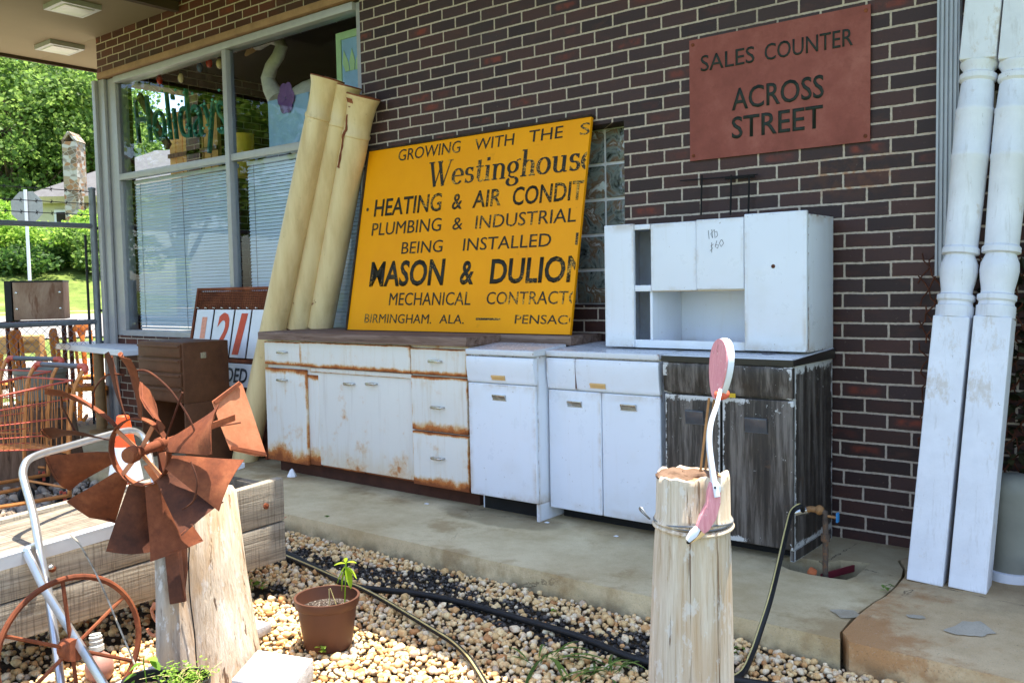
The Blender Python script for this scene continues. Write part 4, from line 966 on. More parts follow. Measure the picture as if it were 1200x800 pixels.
for ch in 'Westinghouse':
    wd, sts = GL[ch]
    for st, th in sts:
        for i in range(len(st) - 1):
            a = Vector((st[i][0] + penx, st[i][1])); b = Vector((st[i + 1][0] + penx, st[i + 1][1])); d = (b - a)
            def nrm(j):
                p = Vector(st[max(j - 1, 0)]); q_ = Vector(st[min(j + 1, len(st) - 1)]); e = q_ - p
                if e.length < 1e-6: e = d
                e.normalize(); return Vector((-e.y, e.x))
            def hw(nv):
                if th == 'c': return (t_ + (T - t_) * abs(nv.x) ** 1.3) / 2
                return th / 2
            n0, n1 = nrm(i), nrm(i + 1)
            pts_.append(([a + n0 * hw(n0), b + n1 * hw(n1), b - n1 * hw(n1), a - n0 * hw(n0)], k)); 
        k += 1
    penx += wd + .03
w0 = s_uv(297, 268); w1 = s_uv(832, 204); we = (w1[0] - w0[0]); kx = we / (penx - .55); ky = s_uv(297, 183)[1] - w0[1]
for quad, k in pts_:
    q3 = [(w0[0] + p.x * kx, (w0[1] + w1[1]) / 2 + p.y * ky) for p in quad]
    if max(p[0] for p in q3) > SW - .004: q3 = [(min(p[0], SW - .004), p[1]) for p in q3]
    if max(p[0] for p in q3) - min(p[0] for p in q3) < 1e-4 and min(p[0] for p in q3) > SW - .01: continue
    txt.poly([BLp + Us * a + Vs * b + Ns * (.0016 + .00012 * (k % 7)) for a, b in q3])
txt.build('lettering', M['letter_black'], sg, smooth=False)
# ---- rusty sales sign
rs = thing('wall_sign', 'square rust red metal sign screwed to the bricks with dark lettering', 'sign', (-.52, 0, 2.1))
x0, x1 = -.961, -.080; z0, z1 = 1.800, 2.395
mb = MB(); mb.box(x0, x1, -.014, -.008, z0, z1); mb.box(x0 + .05, x1 - .05, -.0079, -.001, z0 + .05, z1 - .05); mb.build('plate', M['rust_sign'], rs, bevel=.0015)
txt = MB(); Nw = Vector((0, -1, 0)); Ux = Vector((1, 0, 0)); Uz = Vector((0, 0, 1))
def rword(t, xl, xr_, yl, yr, cap, bold=0.0):
    a = at_y(780 + xl / 2.857, yl / 2.857, -.014); b = at_y(780 + xr_ / 2.857, yr / 2.857, -.014); k = at_y(780 + xl / 2.857, (yl - cap) / 2.857, -.014)
    O = Vector((a.x, -.014, (a.z + b.z) / 2)); add_text(txt, t, O, Ux, Uz, Nw, b.x - a.x, k.z - a.z, bold=bold)
rword('SALES', 118, 298, 238, 212, 52, .004); rword('COUNTER', 332, 628, 198, 158, 54, .004)
rword('ACROSS', 222, 530, 368, 328, 70, .010); rword('STREET', 222, 527, 460, 432, 70, .010)
txt.build('lettering', M['letter_green'], rs, smooth=False)
mb = MB()
for px_, pz_ in ((x1 - .02, z1 - .025), (x1 - .02, z0 + .025), (x0 + .02, z1 - .025), (x0 + .02, z0 + .025)): mb.lathe([(.009, 0), (.008, .004), (0, .006)], (px_, -.0142, pz_), (0, -1, 0), 10)
mb.build('screws', M['rust'], rs)
# ---- fuel price sign
Yp_ = -.31
ptop = at_y(233, 338, Yp_ + .25)
Vp = (ptop - Vector((ptop.x, Yp_, 0.0))).normalized(); Np = Vector((1, 0, 0)).cross(Vp); Np = -Np if Np.y > 0 else Np
O = Vector((ptop.x, Yp_, 0.0)); PH = (ptop - O).length; PW = (at_y(332, 400, -.15).x - O.x)
ps = thing('price_sign', 'rusty framed fuel price sign with flip number plates behind the brown locker', 'sign', O + Vector((PW / 2, 0, 0)))
mb = MB()
def pbar(a0, b0, a1, b1, wd, th, lift=0): mb.obox(O + Ux * (a0 + a1) / 2 + Vp * (b0 + b1) / 2 + Np * lift, Ux * (a1 - a0) / 2, Vp * (b1 - b0) / 2, Np * th / 2)
pbar(0, 0.0, .025, PH, 0, .03); pbar(PW - .025, 0, PW, PH, 0, .03); pbar(.025, PH - .02, PW - .025, PH, 0, .03)
def p_uv(u, v): q_ = at_plane(u, v, O, Np) - O; return q_.dot(Ux), q_.dot(Vp)
tA = p_uv(236, 363)[1]; tB = p_uv(290, 421)[1]; tC = p_uv(280, 450)[1]
pbar(.025, tB - .03, PW - .025, tB - .004, 0, .026); mb.build('frame', M['rust'], ps)
mb = MB(); n_ = 40
for i in range(n_ + 1):
    xq = .03 + (PW - .06) * i / n_; mb.bar(O + Ux * xq + Vp * (tA) , O + Ux * xq + Vp * (PH - .02), .004, .004, Np)
for j in range(13):
    hq = tA + (PH - .02 - tA) * j / 12; mb.bar(O + Ux * .026 + Vp * hq + Np * .005, O + Ux * (PW - .026) + Vp * hq + Np * .005, .006, .004, Np)
mb.build('mesh_panel', M['rust'], ps)
mb = MB(); pbar(.03, .02, PW - .03, PH - .03, 0, .004, -.014); mb.build('back_sheet', M['rust_dark'], ps)
pxs = [(229, 248), (250, 272), (274, 292), (294, 316)]; digits = ['1', '2', '1', '']
for k, (ua, ub_) in enumerate(pxs):
    a = p_uv(ua + 3, 372)[0]; b = p_uv(ub_ + 3, 372)[0]
    mb = MB(); pbar(a, tB + .006, b, tA, 0, .006, .012); pl = mb.build('number_plate', M['white_plate'], ps, bevel=.002)
    if digits[k]:
        mb = MB(); hh = (tA - tB); 
        if k == 0: add_text(mb, '1', O + Ux * (a + (b - a) * .4) + Vp * (tA - hh * .62) + Np * .015, Ux, Vp, Np, (b - a) * .3, hh * .46)
        else: add_text(mb, digits[k], O + Ux * (a + (b - a) * .14) + Vp * (tB + hh * .10) + Np * .015, Ux, Vp, Np, (b - a) * .72, hh * .8, bold=.02, shear=.14)
        mb.build('number', M['letter_red_faded' if k == 0 else 'letter_red'], pl)
mb = MB()
for k in range(8):
    xq = .06 + k * .11; q_ = O + Ux * xq + Vp * (tA + .012) + Np * .02
    mb.tube([q_ + Ux * .011 * math.cos(i) + Np * .011 * math.sin(i) for i in np.linspace(0, 6.28, 9)], .003, 5)
mb.build('hinge_rings', M['chrome'], ps)
dA = p_uv(278, 426)[1]; dB = p_uv(278, 453)[1]
mb = MB(); pbar(.03, dB, PW - .03, dA, 0, .006, .012); bp = mb.build('caption_plate', M['white_plate'], ps)
a = p_uv(266, 447); b = p_uv(291, 447); kq = p_uv(266, 431)
mb = MB(); add_text(mb, 'DED', O + Ux * a[0] + Vp * a[1] + Np * .015, Ux, Vp, Np, b[0] - a[0], kq[1] - a[1], bold=.02); mb.build('lettering', M['letter_navy'], bp)

# ================================================================== CREAM COLUMNS
def cream_column(label, b, top, r=.088, peel=False):
    b = Vector(b); top = Vector(top); ax = (top - b); L = ax.length
    t = thing('cream_column', label, 'column', b, group='cream metal columns leaning on the shop wall')
    prof = [(r, 0.0), (r, L - .30), (r * 1.0, L - .27), (r * 1.06, L - .265), (r * 1.06, L - .245), (r * .99, L - .235), (r * 1.0, L - .15), (r * 1.05, L - .10), (r * 1.10, L - .055), (r * 1.22, L - .02), (r * 1.26, L - .012), (r * 1.26, L), (r * 1.14, L), (r * 1.0, L - .04), (r * .9, L - .2), (0, L - .2)]
    mb = MB(); mb.lathe(prof, b, ax, 30); mb.build('shaft', M['cream_paint'], t)
    mb = MB(); mb.lathe([(r * 1.265, L - .006), (r * 1.272, L + .003), (r * 1.13, L + .004), (r * 1.0, L - .036)], b, ax, 30); mb.build('rim', M['rust'], t)
    if peel:
        axn = ax.normalized(); e1 = (-RH * .75 - FH * .66); e1 = (e1 - axn * e1.dot(axn)).normalized(); e2 = axn.cross(e1)
        mb = MB(); rows = []
        for i in range(26):
            h = L - .03 - i * .018; w_ = (.16 if i < 3 else .07) + .07 * mnoise.noise(Vector((i * .5, 1, 0))) + .03 * mnoise.noise(Vector((i * 1.7, 4, 0))); c_ = .25 * mnoise.noise(Vector((i * .23, 7, 2))); k_ = 1.25 if i < 1 else 1.13 if i < 2 else 1.07 if i < 4 else 1.012
            k_ = 1.085 if 11 < i < 15 else k_
            rows.append([mb.bm.verts.new(b + axn * h + (e1 * math.cos(a_) + e2 * math.sin(a_)) * r * k_) for a_ in (c_ - w_ * 2, c_ - w_, c_, c_ + w_, c_ + w_ * 2)])
        for i in range(25):
            for k in range(4): mb.bm.faces.new((rows[i][k], rows[i][k + 1], rows[i + 1][k + 1], rows[i + 1][k]))
        mb.build('peeled_strip', M['rust'], t)
    return t
base1 = Vector((-4.235, -.43, .002)); top1 = at_y(384, 92, -.25)
base2 = at_y(349, 383.5, -.215); base2.z = ZW + .002; base3 = at_y(375, 382, -.125); base3.z = ZW + .002
top2 = at_y(404, 100, -.155); top3 = at_y(426, 113, -.115)
cream_column('cream column at the left with its foot on the pavement beside the cabinet', base1, top1)
cream_column('cream column in the middle of the three leaning columns', base2, top2)
cream_column('shortest cream column nearest the yellow sign with peeling paint at its top', base3, top3, peel=True)

# ================================================================== RIGHT SIDE
def turned_post(label, ub, vb, ut, vt, yb, yt):
    b = at_z(ub, vb, .008); b.y = b.y; top = at_y(ut, vt, yt)
    d = (top - b).normalized()
    sx = d.cross(Vector((0, 1, 0))); sx = Vector((1, 0, 0)) - d * d.x; sx.normalize(); sy = d.cross(sx); 
    rot = .06; sx, sy = sx * math.cos(rot) + sy * math.sin(rot), sy * math.cos(rot) - sx * math.sin(rot)
    h = .066; L = 2.75
    b = b + sy * h * (1 if sy.y > 0 else -1)
    t = thing('porch_post', label, 'porch post', b, group='white turned porch posts leaning by the corner')
    lo = L * .405; hi = L * .78
    def hpix(v):   # length along the axis seen at picture height v
        best = min(range(400), key=lambda i: abs((400 - FPX * ((b + d * (L * i / 399) - CAM).dot(RU)) / ((b + d * (L * i / 399) - CAM).dot(RF))) - v)); return L * best / 399
    lo, hi = hpix(372), hpix(75)
    mb = MB(); mb.obox(b + d * lo / 2, sx * h, sy * h, d * lo / 2); mb.build('square_foot', M['post_paint'], t, bevel=.006, seg=3)
    mb = MB(); mb.obox(b + d * (hi + L) / 2, sx * h, sy * h, d * (L - hi) / 2); mb.build('square_head', M['post_paint'], t, bevel=.006, seg=3)
    s_ = hi - lo; R = h
    prof = [(R * .98, 0), (R * .98, .012), (R * 1.02, .02), (R * 1.02, .045), (R * .88, .05), (R * .86, .062), (R * 1.0, .07), (R * 1.0, .088), (R * .8, .095), (R * .80, .11), (R * .9, .15), (R * .96, .185), (R * .93, .215), (R * .76, .245), (R * .74, .25), (R * .95, .255), (R * .95, .275), (R * .84, .285), (R * .84, .30)]
    e = s_ - .30
    prof += [(R * .86, .36), (R * .93, s_ * .62), (R * .97, s_ * .62 + .004), (R * .97, s_ * .62 + .02), (R * .94, s_ * .62 + .024), (R * .94, s_ * .80), (R * .99, s_ * .80 + .005), (R * .99, s_ * .80 + .018), (R * .9, s_ * .80 + .024), (R * .84, s_ - .085), (R * .8, s_ - .08), (R * .95, s_ - .07), (R * .95, s_ - .05), (R * .78, s_ - .042), (R * .80, s_ - .03), (R * 1.0, s_ - .012), (R * 1.0, s_)]
    prof = [(min(r_ * 1.10, h * 1.06), hh) for r_, hh in prof]
    mb = MB(); mb.lathe(prof, b + d * lo, d, 32); mb.build('turned_shaft', M['post_paint'], t)
    return t
turned_post('white turned porch post with a chipped foot nearest the downspout', 1083, 683, 1152, 0, 0, -.13)
turned_post('white turned porch post at the right in front of the grey tank', 1133, 692, 1198, 0, 0, -.13)
# grey tank, flower pot, pipe and fence roll in the corner
tb = at_z(1176, 690, .006)
t = thing('grey_tank', 'tall weathered grey plastic tank standing behind the right porch post', 'tank', tb)
mb = MB(); mb.lathe([(.085, 0), (.095, .012), (.095, .34), (.091, .37), (.072, .395), (.045, .408), (.0, .41)], (tb.x, -.19, .006), (0, 0, 1), 28); mb.build('barrel', M['tank_grey'], t)
mb = MB(); mb.lathe([(.108, 0), (.108, .035), (.1, .036)], (tb.x, -.19, .005), (0, 0, 1), 28, .1); mb.build('foot_ring', M['white_paint'], t)
pb_ = at_z(1200, 694, .006); pb_ = Vector((.72, -.39, .006)); 
t = thing('terracotta_pot', 'small terracotta pot at the right edge by the rusty pipe', 'flower pot', pb_)
mb = MB(); mb.lathe([(.05, 0), (.07, .085), (.078, .086), (.08, .115), (.07, .115), (.06, .09), (0, .09)], pb_, seg=24); mb.build('pot', M['terracotta'], t)
mb = MB(); mb.lathe([(.062, .094), (0, .1)], pb_, seg=16); mb.build('soil', M['soil'], t)
mb = MB(); mb.tube([(.735, -.12, .006), (.742, -.10, 2.9)], .021, 12); mb.tube([(.735, -.12, .85), (.735, -.12, .91)], .027, 12)
tag(mb.build('rusty_pipe', M['rust_dark']), 'upright rusty pipe against the wall at the right edge', 'pipe')
t = thing('chain_link_roll', 'dark rusty chain link panel leaning behind the white porch posts', 'wire mesh', (.5, -.05, .0))
mb = MB(); cw = .055
for k in range(-26, 16):
    for s_ in (1, -1):
        pts = []
        for i in range(40):
            h_ = .05 + i * .032; xx_ = .12 + (k * cw if s_ == 1 else (k * cw + 1.2)) + s_ * (h_ - .05) * .55 + .008 * math.sin(i * 2.6)
            if .13 < xx_ < 1.2: pts.append((xx_, -.03 - .012 * math.sin(i * PI / 1.7) * s_, h_))
        if len(pts) > 2: mb.tube(pts, .0035, 5)
mb.build('wire', M['rust_dark'], t)
# ivy stuck in the mesh
def leaves(mb, n, fn, size, droop=0.0, asp=.6):
    for _ in range(n):
        p, s_ = fn(); s_ = s_ * size
        a = Vector((rnd.gauss(0, 1), rnd.gauss(0, 1), rnd.gauss(0, .6) - droop)).normalized()
        b = a.cross(Vector((rnd.gauss(0, 1), rnd.gauss(0, 1), rnd.gauss(0, 1)))).normalized(); c_ = a.cross(b)
        mid = p + a * s_ * .5 - c_ * s_ * .1
        mb.poly([p, mid - b * s_ * asp * .5, p + a * s_, mid + b * s_ * asp * .5])
mb = MB(); leaves(mb, 1500, lambda: (Vector((rnd.uniform(.3, 1.25), rnd.uniform(-.10, -.005), rnd.uniform(.05, 1.25))), rnd.uniform(.6, 1.2)), .05)
tag(mb.build('dead_ivy', M['leaf_vine'], smooth=False), 'dark dead ivy clinging to the mesh in the right corner', 'ivy')
# standpipe tap
rusty('pipe_old', srgb(58, 46, 38), srgb(84, 72, 62), srgb(140, 92, 50), 22)
sp = thing('standpipe', 'old pipe with a brass tap coming out of the broken pavement', 'water tap', (-.085, -.545, -.08))
px_, py_ = -.085, -.545; ztap = at_y(968, 604, py_).z
mb = MB(); mb.tube([(px_, py_, -.09), (px_, py_, ztap - .01), (px_ + .0, py_, ztap + .01), (px_ - .02, py_ - .0, ztap + .02)], .0115, 12); mb.tube([(px_, py_, ztap * .55), (px_, py_, ztap * .55 + .03)], .018, 10); mb.build('riser', M['pipe_old'], sp)
mb = MB(); mb.tube([(px_ - .015, py_, ztap + .02), (px_ - .06, py_ - .01, ztap + .022), (px_ - .085, py_ - .015, ztap + .008)], .013, 12); mb.ball((px_ - .025, py_, ztap + .02), .021); mb.tube([(px_ + .005, py_, ztap + .0), (px_ + .045, py_, ztap - .002)], .006, 8); mb.build('tap', M['copper'], sp)
mb = MB(); mb.lathe([(.016, 0), (.016, .05)], (px_ - .07, py_ - .012, ztap + .016), (-1, -.2, -.35), 12); mb.build('hose_coupling', M['chrome'], sp)
plain('tap_blue', srgb(40, 110, 160), .5); mb = MB(); mb.box(px_ + .045, px_ + .053, py_ - .012, py_ + .012, ztap - .02, ztap + .02); mb.build('tap_handle', M['tap_blue'], sp, bevel=.003)
mb = MB(); mb.ball((px_ - .045, py_ - .03, -.005), .02, (1, 1, 1.2), 2, .3); tag(mb.build('broken_brick', M['terracotta']), 'orange lump of broken brick at the foot of the standpipe', 'brick lump')
mb = MB(); q_ = [at_z(u, v, -.03) for u, v in ((962, 676), (1005, 664))]; mb.bar(q_[0], q_[1], .006, .028); plain('maroon', srgb(110, 34, 44), .5)
tag(mb.build('plastic_sheet', M['maroon']), 'maroon plastic scrap with a pale edge in the broken hole', 'plastic scrap')

# ================================================================== GRAVEL, HOSES
def smooth_path(pts, n=8):
    pts = [Vector(p) for p in pts]; out = []
    for i in range(len(pts) - 1):
        p0 = pts[max(i - 1, 0)]; p1 = pts[i]; p2 = pts[i + 1]; p3 = pts[min(i + 2, len(pts) - 1)]
        for k in range(n):
            t = k / n; out.append(.5 * ((2 * p1) + (p2 - p0) * t + (2 * p0 - 5 * p1 + 4 * p2 - p3) * t * t + (3 * p1 - p0 - 3 * p2 + p3) * t ** 3))
    out.append(pts[-1]); return out
def hose(name, label, pts, r, stripe=False):
    pp = smooth_path(pts); t = thing(name, label, 'hose', pp[0])
    mb = MB(); mb.tube(pp, r, 12); mb.build('rubber', M['rubber'], t)
    if stripe:
        mb = MB(); up = Vector((0, -.35, 1)).normalized(); pts2 = []
        for i, p in enumerate(pp):
            tg = (pp[min(i + 1, len(pp) - 1)] - pp[max(i - 1, 0)]).normalized(); tc = (CAM - p).normalized()
            sd_ = (Vector((0, 0, .75)) + Vector((-.25, -.35, 0))); sd_ = sd_ - tg * sd_.dot(tg); sd_.normalize()
            pts2.append(p + sd_ * (r - .0008))
        mb.tube(pts2, .0032, 6); mb.build('stripe', M['hose_stripe'], t)
    return t
zg = GZ + .034
hose('drip_hose', 'thick plain black hose crossing the gravel along the pavement', [at_z(u, v, zg) for u, v in ((318, 640), (345, 652), (372, 666), (405, 684), (440, 690), (480, 694), (530, 703), (600, 722), (680, 746), (750, 773), (860, 796), (940, 808))], .0125)
hose('striped_hose', 'black hose with a pale stripe curving forward over the sunny gravel', [at_z(u, v, zg + .004) for u, v in ((322, 646), (360, 662), (398, 679), (425, 690), (450, 703), (480, 721), (508, 738), (530, 752), (548, 769), (560, 786), (572, 806), (585, 830))], .0095, True)
pts = [Vector((px_ - .085, py_ - .016, ztap + .006)), at_y(938, 593, -.60), at_y(928, 600, -.66), at_y(922, 620, -.80), at_y(914, 655, -1.0), at_y(903, 700, -1.2), at_y(892, 735, -1.29), at_z(881, 766, GZ + .05), at_z(868, 790, zg), at_z(840, 800, zg), at_z(800, 812, zg)]
hose('tap_hose', 'striped black hose hanging from the standpipe tap down to the gravel', pts, .0105, True)
# stones
def stone_base(sub, seed):
    bm = bmesh.new(); bmesh.ops.create_icosphere(bm, subdivisions=sub, radius=1); r = random.Random(seed)
    sx = Vector((1, r.uniform(.65, .95), r.uniform(.5, .8)))
    for v in bm.verts:
        d = v.co.normalized(); k = 1 + .26 * mnoise.noise(d * 1.3 + Vector((seed * 3.1, 0, 0))) + .10 * mnoise.noise(d * 3 + Vector((0, seed, 0)))
        v.co = Vector((d.x * sx.x, d.y * sx.y, d.z * sx.z)) * k
    for _ in range(7):      # broken faces
        nn = Vector((r.gauss(0, 1), r.gauss(0, 1), r.gauss(0, .8))).normalized(); dd_ = r.uniform(.45, .72)
        for v in bm.verts:
            e_ = v.co.dot(nn) - dd_
            if e_ > 0: v.co -= nn * e_ * .92
    V = np.array([v.co[:] for v in bm.verts]); F = np.array([[v.index for v in f.verts] for f in bm.faces]); bm.free(); return V, F
def stones(name, mat, P, R_, sub, seed, nvar=10):
    rg = np.random.default_rng(seed); bases = [stone_base(sub, k + seed) for k in range(nvar)]
    Vs_, Fs_ = [], []; off = 0; idx = rg.integers(0, nvar, len(P))
    for i in range(len(P)):
        V, F = bases[idx[i]]; a = rg.uniform(0, 6.28); b = rg.normal(0, .35); c_ = rg.normal(0, .35)
        ca, sa, cb, sb, cc, sc_ = np.cos(a), np.sin(a), np.cos(b), np.sin(b), np.cos(c_), np.sin(c_)
        Rz = np.array([[ca, -sa, 0], [sa, ca, 0], [0, 0, 1]]); Rx = np.array([[1, 0, 0], [0, cb, -sb], [0, sb, cb]]); Ry = np.array([[cc, 0, sc_], [0, 1, 0], [-sc_, 0, cc]])
        Vs_.append((V * R_[i]) @ (Rz @ Rx @ Ry).T + P[i]); Fs_.append(F + off); off += len(V)
    V = np.concatenate(Vs_).astype(np.float32); F = np.concatenate(Fs_).astype(np.int32)
    me = bpy.data.meshes.new(name); me.vertices.add(len(V)); me.vertices.foreach_set('co', V.ravel())
    me.loops.add(F.size); me.loops.foreach_set('vertex_index', F.ravel()); me.polygons.add(len(F))
    me.polygons.foreach_set('loop_start', np.arange(0, F.size, 3, dtype=np.int32)); me.polygons.foreach_set('loop_total', np.full(len(F), 3, np.int32)); me.update(); me.validate()
    me.materials.append(M[mat]); me.shade_smooth(); o = bpy.data.objects.new(name, me); C.objects.link(o); return o
rg = np.random.default_rng(3)
def in_view(x, y, z, mg=50):
    d = Vector((x, y, z)) - CAM; f_ = d.dot(RF)
    if f_ < .3: return False
    u = 600 + FPX * d.dot(RR) / f_; v = 400 - FPX * d.dot(RU) / f_
    return -mg < u < 1200 + mg and v < 800 + mg * 1.6
def mulchy(x, y):
    k = mnoise.noise(Vector((x * 2.3, y * 5.5, 4))) + .5 * mnoise.noise(Vector((x * 7, y * 9, 1)))
    band = max(0, 1 - abs(y + 1.47 - .05 * math.sin(x * 3)) / .20) * (1 if -2.75 < x < -.12 else 0)
    return band * 1.25 + k * .75 > .55
P, Rr = [], []; Pm, Rm = [], []
sp_ = .0195
for i in range(int(4.2 / sp_)):
    for j in range(int(2.9 / sp_)):
        x = -3.05 + i * sp_ + rg.uniform(-.011, .011); y = -4.1 + j * sp_ + rg.uniform(-.011, .011)
        if y > YC - .012 or not in_view(x, y, GZ): continue
        
        if x < -1.93 and y < -1.84 and rg.random() < .55: continue  # stones thinned under the trough: bare dark soil stands in for deeper shadow
        m = mulchy(x, y)
        if m:
            if rg.random() < .9: Pm.append((x, y, hb(x, y) + rg.uniform(0, .016))); Rm.append(rg.uniform(.006, .014))
            if rg.random() > .20: continue
        r = float(np.clip(rg.lognormal(math.log(.0112), .30), .006, .024))
        P.append((x, y, hb(x, y) + r * .45 + rg.uniform(0, .012))); Rr.append(r)
for _ in range(300):
    x = rg.uniform(-2.7, .6); y = rg.uniform(-3.6, -1.26)
    if in_view(x, y, GZ) and not mulchy(x, y): r = rg.uniform(.015, .024); P.append((x, y, hb(x, y) + r * .7 + .008)); Rr.append(r)
tag(stones('gravel', 'gravel', np.array(P), np.array(Rr), 2, 11), kind='stuff')
for k in range(2):
    x = np.array(Pm); x = x + rg.uniform(-.01, .01, x.shape) * [1, 1, .4]
    Pm = list(map(tuple, np.concatenate([np.array(Pm), x]))) if k == 0 else Pm
    Rm = Rm + [r * .8 for r in Rm] if k == 0 else Rm
tag(stones('mulch', 'mulch', np.array(Pm), np.array(Rm), 1, 31), kind='stuff')
P, Rr = [], []
sp_ = .045
for i in range(int(4.6 / sp_)):
    for j in range(int(3.4 / sp_)):
        x = -7.35 + i * sp_ + rg.uniform(-.022, .022); y = -4.3 + j * sp_ + rg.uniform(-.022, .022)
        if y > YC - .02 or not in_view(x, y, GZ, 20) or x > -2.95: continue
        r = float(np.clip(rg.lognormal(math.log(.025), .3), .014, .05)); P.append((x, y, hb(x, y) + r * .4)); Rr.append(r)
tag(stones('grey_gravel', 'gravel_grey', np.array(P), np.array(Rr), 2, 51, 8), kind='stuff')
# ================================================================== FRONT POSTS
def log_mesh(prof, o, ax, seg=28, wob=.06, seed=0): 
    mb = MB(); mb.lathe(prof, o, ax, seg, wob, seed); return mb
fy = -2.2; fc = at_y(812, 585, fy); fx_ = fc.x; ftop = at_y(818, 556, fy).z
lp = thing('log_post', 'pale stripped log post with a wire collar, holding the wooden flamingo', 'post', (fx_, fy, GZ))
fr = .098
prof = [(fr * 1.12, 0), (fr * 1.1, .2), (fr * 1.02, .45), (fr * .97, .65), (fr * .93, ftop - GZ - .12)]
log_mesh(prof, (fx_ - .014, fy, GZ), (.016, 0, 1), 36, .05, 2).build('trunk', M['log_pale'], lp)
mb = MB(); mb.lathe([(fr * .93, 0), (fr * .98, .006), (fr * .92, .02), (fr * .90, .10), (fr * .88, .116), (fr * .84, .12), (fr * .72, .113), (fr * .60, .094), (0, .088)], (fx_, fy, ftop - .118), (0, 0, 1), 36, .04, 5)
for v_ in mb.bm.verts:
    if v_.co.z > ftop - .03: v_.co.z += .012 * mnoise.noise(v_.co * 22) + .008 * mnoise.noise(v_.co * 60)
mb.build('collar', M['log_pale'], lp)
mb = MB(); mb.lathe([(fr * .70, -.004), (fr * .55, -.020), (0, -.024)], (fx_, fy, ftop + .001), (0, 0, 1), 28, .05, 5); mb.build('end_grain', M['log_end'], lp)
mb = MB(); 
for k, (dx_, dy_, r_) in enumerate(((-.038, -.02, .040), (.012, .012, .036), (-.012, -.05, .026))): mb.ball((fx_ + dx_, fy + dy_, ftop - .004), r_, (1.25, 1, .38), 3, .5)
mb.build('rot_patch', M['stump'], lp)
def ring(r, z, wobz=.0, n=40): return [(fx_ + r * math.cos(2 * PI * i / n), fy + r * math.sin(2 * PI * i / n), z + wobz * math.sin(4 * PI * i / n)) for i in range(n)]
mb = MB(); mb.tube(ring(fr * .945, ftop - .125, .003), .0065, 8, closed=True); mb.build('bead', M['log_pale'], lp)
mb = MB(); mb.tube(ring(fr * .965, ftop - .112, .003), .0022, 6, closed=True); mb.tube(ring(fr * .97, ftop - .108, -.004), .002, 6, closed=True)
kk = Vector((fx_, fy, ftop - .108)) - RH * fr * 1.08; mb.tube(smooth_path([kk, kk + Vector((-.02, -.01, .02)), kk + Vector((-.012, -.02, .03)), kk + Vector((.004, -.02, .012)), kk], 5), .0025, 6)
mb.build('wire_collar', M['galvanised'], lp)
# flamingo: plywood cut-out, body seen nearly edge on
fl = thing('flamingo', 'pink wooden flamingo cut-out on two rods with its head hanging down', 'flamingo figure', (fx_, fy, ftop))
nf = (-RH * .97 - FH * .10).normalized(); ef = nf.cross(Vector((0, 0, 1))).normalized()
if ef.dot(FH) > 0: ef = -ef                     # ef points towards the viewer side
def near(u, v, dep): return at_d(u, v, dep)
dep = (Vector((fx_, fy, ftop)) - CAM).dot(RF)
bc = near(842, 432, dep - .02)
body = []
for i in range(28):
    a = 2 * PI * i / 28; s_ = 1.0 if math.sin(a) > 0 else 1.0
    body.append(bc + ef * .062 * math.cos(a) * (1 + .25 * math.sin(a)) + Vector((0, 0, 1)) * (.074 * math.sin(a)) + nf * .0)
tilt = Matrix.Rotation(math.radians(6), 3, RF)
body = [bc + tilt @ (p - bc) for p in body]
mb = MB(); mb.prism(body, -nf * .016); mb.build('body_edge', M['white_paint'], fl, bevel=.003)
mb = MB(); mb.prism([p * .985 + bc * .015 + nf * .004 for p in body], -nf * .0036); mb.build('body_face', M['pink'], fl)
low = [bc + ef * .10 * math.cos(a) * .9 + Vector((0, 0, -.068)) + Vector((0, 0, .012 * abs(math.sin(a)))) for a in np.linspace(0, PI, 8)]
mb = MB(); q_ = near(846, 462, dep - .03); mb.ball(q_, .017, (1, 1.6, .8)); mb.build('tail_coral', M['coral'], fl)
mb = MB(); mb.tube([near(831, 466, dep), near(820, 559, dep - .01)], .003, 8); mb.tube([near(837, 468, dep + .02), near(825.5, 560, dep + .01)], .003, 8); mb.build('leg_rods', M['copper'], fl)
npts = smooth_path([near(844, 458, dep - .06), near(840, 474, dep - .085), near(833, 496, dep - .10), near(831, 518, dep - .11), near(834, 546, dep - .118), near(838, 572, dep - .125), near(840, 582, dep - .127)], 6)
mb = MB()
side = (RH * .55 - FH * .2 + Vector((0, 0, 0))).normalized()
for i in range(len(npts) - 1): pass
ring_ = []
for i, p in enumerate(npts):
    tg = (npts[min(i + 1, len(npts) - 1)] - npts[max(i - 1, 0)]).normalized(); a = RH - tg * RH.dot(tg); a.normalize(); b = tg.cross(a)
    wv = .0046 + .0022 * (i / len(npts)); ring_.append([mb.bm.verts.new(p + a * sx_ * wv + b * sy_ * .009) for sx_, sy_ in ((-1, -1), (1, -1), (1, 1), (-1, 1))])
for i in range(len(ring_) - 1):
    for k in range(4): mb.bm.faces.new((ring_[i][k], ring_[i][(k + 1) % 4], ring_[i + 1][(k + 1) % 4], ring_[i + 1][k]))
mb.bm.faces.new(ring_[0]); mb.bm.faces.new(ring_[-1]); mb.build('neck', M['white_paint'], fl, bevel=.003)
hd = dep - .13
def flat(pix, th, d0): return [near(u, v, d0) for u, v in pix], RF * th
P_, o_ = flat([(833, 566), (839, 562), (845, 570), (845, 590), (840, 608), (831, 622), (825, 626), (817, 617), (822, 603), (829, 590), (830, 576)], .024, hd); mb = MB(); mb.prism(P_, o_); mb.build('head', M['pink'], fl, bevel=.004)
P_, o_ = flat([(834, 565), (839, 561), (845, 569), (845, 577), (838, 578)], .027, hd - .002); mb = MB(); mb.prism(P_, o_); mb.build('crown', M['white_paint'], fl, bevel=.003)
